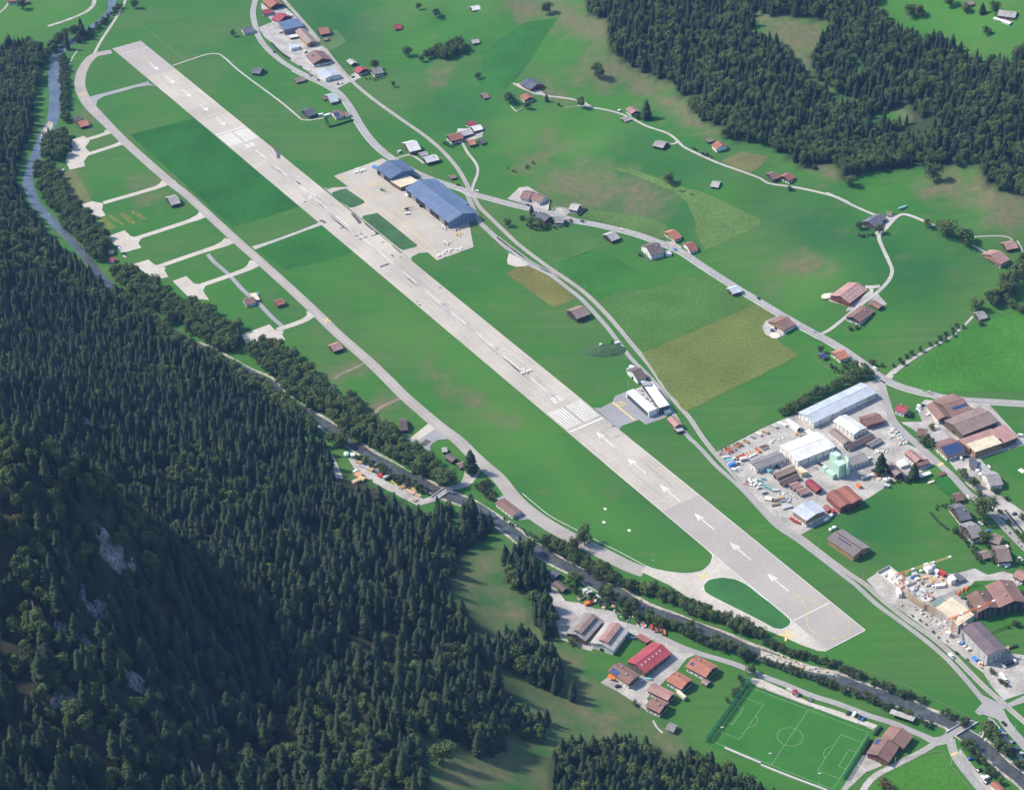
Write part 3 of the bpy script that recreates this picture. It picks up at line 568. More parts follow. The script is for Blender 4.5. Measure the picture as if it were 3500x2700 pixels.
# yards
psheet('yard', '22 1780,605 1900,540 2160,405 / 32 180,322 300,272 850,15 960,-5 1000,180 1090,330 1190,430 1220,530 1380,600 1430,690 1380,720 1250,800 1100,830 900,960 620,1110 360,1252 320,1275 150,1150 0,1010 / 22 1960,780', GRAVEL, .11, 'dusty grey gravel yard of the industrial estate')
psheet('yard', '32 1150,345 1330,340 1280,230 1350,160 1880,200 2100,440 2200,470 2200,520 1800,645 1600,640 1450,540 1230,390', GRAVEL, .11, 'paved yard of the brown roofed workshops')
psheet('yard', '32 1540,655 1700,620 1800,640 1900,750 1800,800 1890,900 1990,960 2250,1140 2250,1340 2100,1230 1900,1050 1830,960 1700,860', GRAVEL, .11, 'gravel parking strip beside the village street')
psheet('yard', '32 870,1640 1050,1525 1180,1620 1300,1590 1600,1590 1760,1545 1870,1600 1760,1650 / 33 1730,0 1600,70 1700,130 1760,280 1640,330 1860,580 2060,560 2220,580 2220,870 2000,945 1900,830 1830,720 1640,570 1440,425 1240,270 1000,100', GRAVEL, .11, 'dusty gravel of the building site')
psheet('yard', '32 1870,1600 1990,1570 2100,1600 2170,1650 2100,1700 1980,1700 2000,1640 1760,1650', GRAVEL, .115, 'pale lane at the edge of the building site')
psheet('yard', '10 100,30 250,20 420,170 560,330 700,520 850,670 720,732 560,640 430,555 330,490 200,360 130,310 80,230 200,180 110,100', GRAVEL, .11, 'grey yard of the hamlet between road and railway')
psheet('yard', '10 830,650 850,610 900,610 925,640 870,670', GRAVEL, .11, 'gravel beside the red roofed house at the railway')
psheet('yard', '10 1700,1140 1720,1060 1860,1060 1930,1080 1920,1130 1860,1150 1800,1170', GRAVEL, .11, 'gravel yard between the red roofed farm buildings')
psheet('yard', '23 410,-60 480,20 560,130 660,140 800,190 960,210 1000,290 1180,340 1390,430 1500,480 1650,560 1560,600 1480,700 1400,760 1300,860 1230,930 1280,1040 1230,1030 1000,880 850,800 900,760 1200,740 1420,560 1280,450 1150,430 1000,330 770,540 700,520 520,440 490,330 440,180', GRAVEL, .11, 'grey gravel yard of the old barns and chalets')
ribbon('yard_lane', '22 250,1490 330,1560 400,1640 430,1700', 9, GRAVEL, .12, 'gravel lane down to the old barns')
psheet('yard', '12 815,640 880,650 1000,740 1130,830 1260,880 1430,965 1390,1030 1230,950 1080,870 960,800 880,745', GRAVEL, .11, 'gravel of the timber yard in the forest')
ribbon('forest_lane', '12 1850,730 1800,830 1740,870 1640,890 1510,975 1400,1010', [14, 9, 6.5, 7, 8], GRAVEL, .125, 'lane bridging the river to the timber yard')
ribbon('forest_lane', '12 660,610 700,690 750,810', 6, GRAVEL, .11, 'gravel scar between the spruces')
psheet('yard', '31 500,880 560,845 600,850 600,900 740,945 700,1000 760,985 850,920 920,870 930,820 880,790 900,830 720,960 580,920', GRAVEL, .10, 'gravel round the big red roofed farm')
psheet('yard', '31 880,940 960,850 1040,940 960,985', GRAVEL, .10, 'gravel by the small brown barn')
psheet('yard', '31 940,360 1000,250 1060,200 1110,215 1040,320 980,390', GRAVEL, .10, 'gravel beside the dark farmhouse')
psheet('yard', '31 40,1190 10,1130 40,1080 150,1030 280,1100 200,1190 130,1230', GRAVEL, .10, 'gravel round the brown barn at the main road')
psheet('yard', '21 80,75 180,-20 250,-30 430,80 415,175 330,150', GRAVEL, .10, 'paved yard of the white walled brown roofed house')
psheet('yard', '21 450,180 475,145 570,150 600,180 560,215', GRAVEL, .10, 'paved yard beside the grey roofed chalet')
psheet('yard', '21 1380,420 1450,430 1520,470 1500,485', GRAVEL, .10, 'paving beside the orange roofed house')
psheet('yard', '20 550,890 650,875 780,880 720,840 640,880 560,885', TRACKM, .10, 'pale track bay on the slope')
psheet('yard', '20 130,690 190,690 270,750 350,740 400,790 300,780', GRAVEL, .10, 'yard of the dark roofed farm on the slope')
psheet('yard', '33 580,1685 800,1420 830,1400 880,1380 1000,1480 860,1540 690,1700', GRAVEL, .105, 'paved yard beside the club house')
psheet('gravel_strip', '23 2080,760 2166,770 / 33 200,860 400,960 660,1040 960,1150 930,1190 640,1070 400,1000 0,850 / 23 2090,800', mat('sand_gravel', (.44, .40, .34), .95, .12, .4, .1, .05), .12, 'sandy parking strip along the football pitch')
psheet('yard', '33 1640,1340 1700,1420 1760,1500 1900,1620 2000,1720 1850,1720 1780,1600 1680,1480 1610,1400', GRAVEL, .10, 'gravel parking strip beside the river trees')
psheet('yard', '33 1870,1080 1920,1110 2150,1400 2200,1500 2120,1420 1880,1130', GRAVEL, .10, 'parking strip along the village road')
LW.build('road_marking', WHITE); tag(bpy.data.objects['road_marking'], 'white dashes and edge lines on the main road', kind='structure')
zc = MB()
for i in range(6): a, b_ = flat(P(f'33 {1566+9*i},{1386-4*i}')[0]), flat(P(f'33 {1576+9*i},{1406-4*i}')[0]); ribbon_mb(zc, [a, b_], .8, .24)
zc.face([(*flat(p), .24) for p in P('32 1455,688 1500,676 1508,690 1465,706')])
zc.build('road_marking', YELL); tag(bpy.data.objects['road_marking.001'], 'yellow zebra crossings on the village roads', kind='structure')

# river
RIV = '00 925,-60 920,0 925,70 870,140 760,230 640,310 540,380 480,450 450,560 450,700 455,850 430,1000 375,1090 330,1200 290,1300 245,1430 230,1520 300,1685 / 01 310,130 420,250 550,380 660,500 760,620 840,730 930,800 1000,850 1100,930 1230,1040 1400,1150 1600,1270 1830,1390 / 12 180,30 260,120 370,205 520,300 690,400 830,520 950,580 1100,680 1250,760 1400,830 1550,910 1700,970 1850,1040 2000,1120 / 22 0,1170 130,1255 300,1375 480,1485 650,1575 / 23 860,10 950,45 1100,125 1300,225 1500,300 1700,375 1900,455 2166,560 / 33 200,650 400,705 600,765 800,840 1000,905 1200,975 1380,1065 1530,1130 1640,1190 1750,1270 1850,1350 2000,1480 2166,1610 2300,1750'
FARW = mat('far_river_water', (.080, .105, .135), .25, .25, .25, .25, .05, spec=.5); rv = curve(hits(RIV), 8); wid = np.interp(np.linspace(0, 1, len(rv)), np.linspace(0, 1, 17), [11, 13, 15, 15, 13, 11, 9, 8.5, 8.5, 9, 9, 9.5, 10.5, 12, 12, 11.5, 12]); kf = int(len(rv) * .40)  # far water: reflected sky is painted in as a bluer base colour
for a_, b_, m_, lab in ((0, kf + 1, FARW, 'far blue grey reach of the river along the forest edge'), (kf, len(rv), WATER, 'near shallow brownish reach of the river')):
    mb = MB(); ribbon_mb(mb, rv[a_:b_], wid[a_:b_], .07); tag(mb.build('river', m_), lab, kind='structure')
mb = MB(); k = len(rv)
for d, w0 in ((6.6, 2.6), (-6.2, 2.0)):
    c = side(rv, d); c = [q + np.array([math.sin(i * .9) * .9, math.cos(i * 1.3) * .9]) for i, q in enumerate(c)]
    c0_ = int(k * .52); c = c[c0_:]
    ribbon_mb(mb, c, [w0 * (.2 + 1.0 * abs(math.sin(i * .37 + d))) for i in range(k - c0_)], .10)
mb.build('river_bank', STONE); tag(bpy.data.objects['river_bank'], 'pale stony banks of the river', kind='structure')
psheet('gravel_bar', '00 400,1000 440,1010 420,1090 350,1110 330,1160 340,1090', STONE, .13, 'pale gravel bar in the far river'); psheet('gravel_bar', '33 0,530 200,600 400,660 600,720 640,750 400,710 200,650 0,590', STONE, .13, 'pale gravel bar below the taxi loop')
# football pitch
PC = [flat(p) for p in ((2564.3, 2348.2), (2969, 2503.6), (2848, 2697.2), (2430, 2533.))]
def pq(a, b_):                                              # a along the long side, b_ across, in metres from the centre
    c = sum(PC) / 4; e1 = (PC[1] + PC[2] - PC[0] - PC[3]); e1 /= np.linalg.norm(e1); e2 = np.array([-e1[1], e1[0]]); return c + e1 * a + e2 * b_
sheet('football_pitch', [pq(-52, -36), pq(52, -36), pq(52, 35), pq(-52, 35)], mat('pitch_grass', (.036, .138, .024), .95, .1, .6, .08, .05, spec=.1), .12, 'mown green football pitch with white lines')
mb = MB(); LA, LB, Z2 = 47, 31.6, .20
def pl(pts, wd=.14): ribbon_mb(mb, [pq(*q) for q in pts], wd, Z2)
pl([(-LA, -LB), (LA, -LB)]); pl([(-LA, LB), (LA, LB)]); pl([(-LA, -LB), (-LA, LB)]); pl([(LA, -LB), (LA, LB)]); pl([(0, -LB), (0, LB)])
for sg in (-1, 1):
    for dpt, hw in ((16.5, 20.1), (5.5, 9.2)): pl([(sg * LA, hw), (sg * (LA - dpt), hw)]); pl([(sg * LA, -hw), (sg * (LA - dpt), -hw)]); pl([(sg * (LA - dpt), hw), (sg * (LA - dpt), -hw)])
    pl([(sg * (LA - 11 - 9.15 * math.cos(t)), 9.15 * math.sin(t)) for t in np.linspace(-.92, .92, 9)])
pl([(9.15 * math.cos(t), 9.15 * math.sin(t)) for t in np.linspace(0, 6.284, 33)])
mb.build('pitch_marking', mat('pitch_line', (.42, .50, .38), .9, .2, .8, 0, 1)); tag(bpy.data.objects['pitch_marking'], 'white lines of the football pitch', kind='structure')
for s in ['22 870,1055 885,1045 903,1058 887,1068', '22 858,1165 875,1155 893,1168 877,1178', '22 1066,1233 1083,1222 1101,1235 1085,1246']: psheet('marker_slab', s, WHITE, .13, 'white square marker slab in the grass beside the runway')
psheet('garden', '21 1130,520 1240,595 1340,560 1200,500', ISL, .08, 'lawn of the dark brown chalet')

# ------------------------------------------------------------------ buildings
RC = {'r': (.27, .105, .075), 'b': (.195, .112, .092), 'p': (.33, .19, .165), 'g': (.235, .225, .22), 'w': (.62, .61, .585), 'x': (.42, .46, .50), 'm': (.085, .125, .205), 'o': (.38, .155, .10), 'k': (.10, .105, .125), 'c': (.27, .05, .06), 'n': (.225, .168, .142), 'l': (.36, .34, .32), 'd': (.115, .085, .08), 'y': (.58, .50, .36)}
WC = {'t': (.055, .038, .028), 'w': (.66, .64, .60), 'l': (.30, .19, .10), 'r': (.19, .065, .045), 'c': (.40, .40, .39), 'm': (.16, .22, .33), 'n': (.12, .085, .06), 'y': (.55, .45, .28), 'g': (.22, .22, .23)}
_rm = {}
def rmat(c, k=0):
    key = (c, k)
    if key not in _rm:
        j = (1, .88, 1.14)[k]; q = tuple(v * j for v in RC[c])
        st = ((1, 0, 0), .9, .12, .80) if c in 'wxmycp' else ((0, 1, 0), .7, .2, .84)
        _rm[key] = mat('roof_' + {'m': 'blue_metal', 'w': 'white_metal', 'x': 'grey_metal'}.get(c, 'tiles'), q, .45 if c in 'wxm' else .85, .22 if c not in 'wxm' else .09, .8, .14, .12, 0, .4, True, st)
    return _rm[key]
def wmat(c):
    key = ('w', c)
    if key not in _rm: _rm[key] = mat('wall_' + {'w': 'plaster', 'c': 'concrete', 'm': 'blue_panel', 'g': 'panel'}.get(c, 'timber'), WC[c], .85, .12, 1.2, .1, .2, 0, .3, True, ((.7, .7, 0), 1.1 if c != 'm' else 3.4, .18, .72) if c not in 'wc' else None)
    return _rm[key]
GLASS = mat('window_glass', (.03, .04, .055), .15, 0, 1, 0, 1, spec=.6); DARKW = mat('dark_opening', (.025, .022, .02), .9, .1, 1, 0, 1); FRAME = mat('window_frame', (.55, .53, .50), .6, 0, 1, 0, 1)
SOLAR = mat('solar_panel', (.030, .055, .14), .25, .1, 1, 0, 1, spec=.6, obj=True, stripe=((1, 0, 0), 1.7, .06, 2.5))
_b = MB(); _b.box(-.5, .5, -.05, .05, -.65, .65); WIN_ME = _b.mesh('window'); WIN_ME.materials.append(GLASS)
_b = MB(); _b.box(-.62, .62, -.035, .03, -.78, .78); WFR_ME = _b.mesh('frame'); WFR_ME.materials.append(FRAME)
_b = MB(); _b.box(-.55, .55, -.05, .05, 0, 2.1); DOOR_ME = _b.mesh('door'); DOOR_ME.materials.append(wmat('n'))
_b = MB(); _b.box(-1.7, 1.7, -.05, .05, 0, 3.0); GATE_ME = _b.mesh('barn_door'); GATE_ME.materials.append(DARKW)
_b = MB(); _b.box(-.4, .4, -.4, .4, -1.2, .9); _b.box(-.5, .5, -.5, .5, .9, 1.05); CHIM_ME = _b.mesh('chimney'); CHIM_ME.materials.append(wmat('c'))
_b = MB(); _b.box(-.45, .45, -.6, .6, -.05, .09); SKY_ME = _b.mesh('skylight'); SKY_ME.materials.append(mat('skylight_glass', (.55, .58, .60), .2, 0, 1, 0, 1))
def put(name, me, parent, loc, rz=0, rx=0):
    o = bpy.data.objects.new(name, me); col.objects.link(o); o.parent = parent; o.location = loc; o.rotation_euler = (rx, 0, rz); return o
def perp(a, b, c):
    d = (b - a) / np.linalg.norm(b - a); return d, float(np.cross(d, c - a))
HOUSES = []
def house(name, label, cat, s, he, roof, wall, pitch=21, chim=0, win=True, solar=None, sky_l=0, group=None, balcony=None, door=True, over=.8, slope_solar=1):
    pa, pb, pc = P(s)
    z0 = hit(pc, he)[2]; rise = 2.0
    for it in range(7):
        a, b, c = flat(pa, z0 + he + rise), flat(pb, z0 + he + rise), flat(pc, z0 + he)
        d, sd = perp(a, b, c); hw = float(np.clip(abs(sd), 1.6, 30)); rise = hw * math.tan(R(pitch))
        m = (a + b) / 2; z0 = float(hz(*m))
    L = float(np.linalg.norm(b - a)); rz = math.atan2(d[1], d[0]); nrm = np.array([-d[1], d[0]])
    if L < 2.5: L = 2.5
    HOUSES.append((m, max(L / 2, hw), rz, L / 2, hw))
    z0 = min(float(hz(*(m + d * i * L / 2 + nrm * j * hw))) for i in (-1, 0, 1) for j in (-1, 0, 1))
    root = empty(name, (m[0], m[1], z0), rz); tag(root, label, cat, group)
    o = min(over, .2 * hw + .2); X, Y = L / 2 - o, hw - o; hr = he + rise; hY = he + rise * o / hw
    mixd = wall in ('s', 'v'); top = {'s': 't', 'v': 'l'}.get(wall, wall); gz = min(2.7, he * .5)
    wb = MB(); z_lo = gz if mixd else -2
    prof = [(-Y, z_lo), (Y, z_lo), (Y, hY), (0, hr - .12), (-Y, hY)]
    wb.raw([(-X, y, z) for y, z in prof] + [(X, y, z) for y, z in prof], [(4, 3, 2, 1, 0), (5, 6, 7, 8, 9)] + [(i, (i + 1) % 5, 5 + (i + 1) % 5, 5 + i) for i in (0, 1, 4)])
    wb.build('wall', wmat(top), root)
    if mixd: g = MB(); g.box(-X + .03, X - .03, -Y + .03, Y - .03, -2, gz); g.build('ground_floor', wmat('w'), root)
    rb = MB(); t = .28
    for sg in (-1, 1):
        q = [(-L / 2, 0, hr), (L / 2, 0, hr), (L / 2, sg * hw, he), (-L / 2, sg * hw, he)]
        rb.raw(q + [(x, y, z - t) for x, y, z in q], [(0, 1, 2, 3), (7, 6, 5, 4), (1, 5, 6, 2), (2, 6, 7, 3), (3, 7, 4, 0)])
    ro = rb.build('roof', rmat(roof, rnd.randint(0, 2)), root)
    rp = MB(); rp.bar((-L / 2 - .02, 0, hr + .03), (L / 2 + .02, 0, hr + .03), .2, n=5); rp.build('ridge_cap', rmat(roof, 1), ro)
    for i in range(chim): put('chimney', CHIM_ME, ro, ((-.22 + .4 * i) * L, (-1) ** i * hw * .25, hr - hw * .25 * math.tan(R(pitch)) + .6))
    ca, sa = math.cos(rz), math.sin(rz); vw = np.array([-m[0], -m[1]]); vl = (ca * vw[0] + sa * vw[1], -sa * vw[0] + ca * vw[1])
    sy = 1 if vl[1] > 0 else -1; sx = 1 if vl[0] > 0 else -1
    if solar:                                              # (x0,x1,y0,y1) shares of the slope facing the camera (or the far one)
        x0, x1, y0, y1 = solar; tn = math.tan(R(pitch)); ss = sy * slope_solar; sb = MB()
        q = [(L * (x - .5), ss * hw * y, hr - hw * y * tn + .14) for x, y in ((x0, y0), (x1, y0), (x1, y1), (x0, y1))]; sb.raw(q + [(x, y, z - .12) for x, y, z in q], [(0, 1, 2, 3), (0, 1, 5, 4), (1, 2, 6, 5), (2, 3, 7, 6), (3, 0, 4, 7)]); sb.build('solar_panel', SOLAR, ro)
    for i in range(sky_l):
        fx, fy = ((i % 6) + .8) / 7.2, (.3, .62)[(i // 6) % 2]; put('skylight', SKY_ME, ro, (L * (fx - .5), sy * hw * fy, hr - hw * fy * math.tan(R(pitch)) + .06), 0, -sy * R(pitch))
    if win and he >= 2.8:
        fl = [1.5] if he < 5 else ([1.5, 4.3] if he < 7.4 else [1.6, 4.4, 7.0])
        for z in fl:
            k = max(1, min(5, int(2 * X / 3.6)))
            for i in range(k):
                wd = put('window', WIN_ME, root, (-X + 2 * X * (i + .5) / k, sy * (Y + .02), z), 0)
                put('frame', WFR_ME, wd, (0, 0, 0))
            k = max(1, min(4, int(2 * Y / 3.6)))
            for i in range(k):
                wd = put('window', WIN_ME, root, (sx * (X + .02), -Y + 2 * Y * (i + .5) / k, z), math.pi / 2); put('frame', WFR_ME, wd, (0, 0, 0))
        if door: put('door', DOOR_ME, root, (sx * (X + .03), Y * .1 - 1.0, 0), math.pi / 2)
    elif door:
        put('barn_door', GATE_ME, root, (sx * (X + .02), 0, 0), math.pi / 2).scale = (min(1, Y / 2.4), 1, min(1, he / 3.6))
    if balcony is None: balcony = mixd and he >= 5
    if balcony: bb = MB(); bb.box(sx * X, sx * (X + 1.2), -Y * .9, Y * .9, gz + .1, gz + .25); bb.box(sx * (X + 1.1), sx * (X + 1.2), -Y * .9, Y * .9, gz + .25, gz + 1.2); bb.build('balcony', wmat('n'), root)
    return root
def H(rows):
    for r in rows: house(*r[:7], **(r[7] if len(r) > 7 else {}))
def flatbox(name, label, cat, s, h, roof, wall, over=.3, win=0, group=None, lip=.35, openside=False):
    pa, pb, pc = P(s); z0 = hit(pb, h)[2]
    for _ in range(3): z0 = float(hz(*flat(pb, z0 + h)))
    a, b, c = (flat(p, z0 + h) for p in (pa, pb, pc)); d = a + c - b; cen = (a + c) / 2; ax = (b - a) / np.linalg.norm(b - a); rz = math.atan2(ax[1], ax[0])
    ca, sa = math.cos(-rz), math.sin(-rz); loc = lambda q: ((q - cen)[0] * ca - (q - cen)[1] * sa, (q - cen)[0] * sa + (q - cen)[1] * ca)
    pl_ = [loc(q) for q in (a, b, c, d)]; HOUSES.append((cen, max(np.linalg.norm(a - c), np.linalg.norm(b - d)) / 2, rz, np.linalg.norm(b - a) / 2, np.linalg.norm(c - b) / 2))
    root = empty(name, (cen[0], cen[1], z0), rz); tag(root, label, cat, group)
    f = 1 - over / (np.linalg.norm(a - c) / 2); inn = [(x * f, y * f) for x, y in pl_]
    if openside:
        for x, y in inn + [((inn[i][0] + inn[(i + 1) % 4][0]) / 2, (inn[i][1] + inn[(i + 1) % 4][1]) / 2) for i in (0, 2)]:
            q = MB(); q.bar((x, y, -.5), (x, y, h - lip), .15); q.build('post', wmat(wall), root)
    else: wb = MB(); wb.prism(inn, -2, h - lip); wb.build('wall', wmat(wall), root)
    rb = MB(); rb.prism(pl_, h - lip, h); rb.build('roof', rmat(roof), root)
    if win:
        for i in range(4):
            p, q = np.array(inn[i]), np.array(inn[(i + 1) % 4]); mid = (p + q) / 2; wv = np.array([math.cos(rz) * mid[0] - math.sin(rz) * mid[1], math.sin(rz) * mid[0] + math.cos(rz) * mid[1]])
            if wv @ -cen <= 0: continue
            k = max(1, min(6, int(np.linalg.norm(q - p) / 3.5)))
            for z in [1.6 + 2.8 * j for j in range(win)]:
                for t in range(k):
                    u = p + (q - p) * (t + .5) / k; wd = put('window', WIN_ME, root, (u[0] + mid[0] / np.linalg.norm(mid) * .02, u[1] + mid[1] / np.linalg.norm(mid) * .02, z), math.atan2((q - p)[1], (q - p)[0])); put('frame', WFR_ME, wd, (0, 0, 0))
    return root
def FB(rows):
    for r in rows: flatbox(*r[:7], **(r[7] if len(r) > 7 else {}))
BN = dict(win=False); C1 = dict(chim=1)
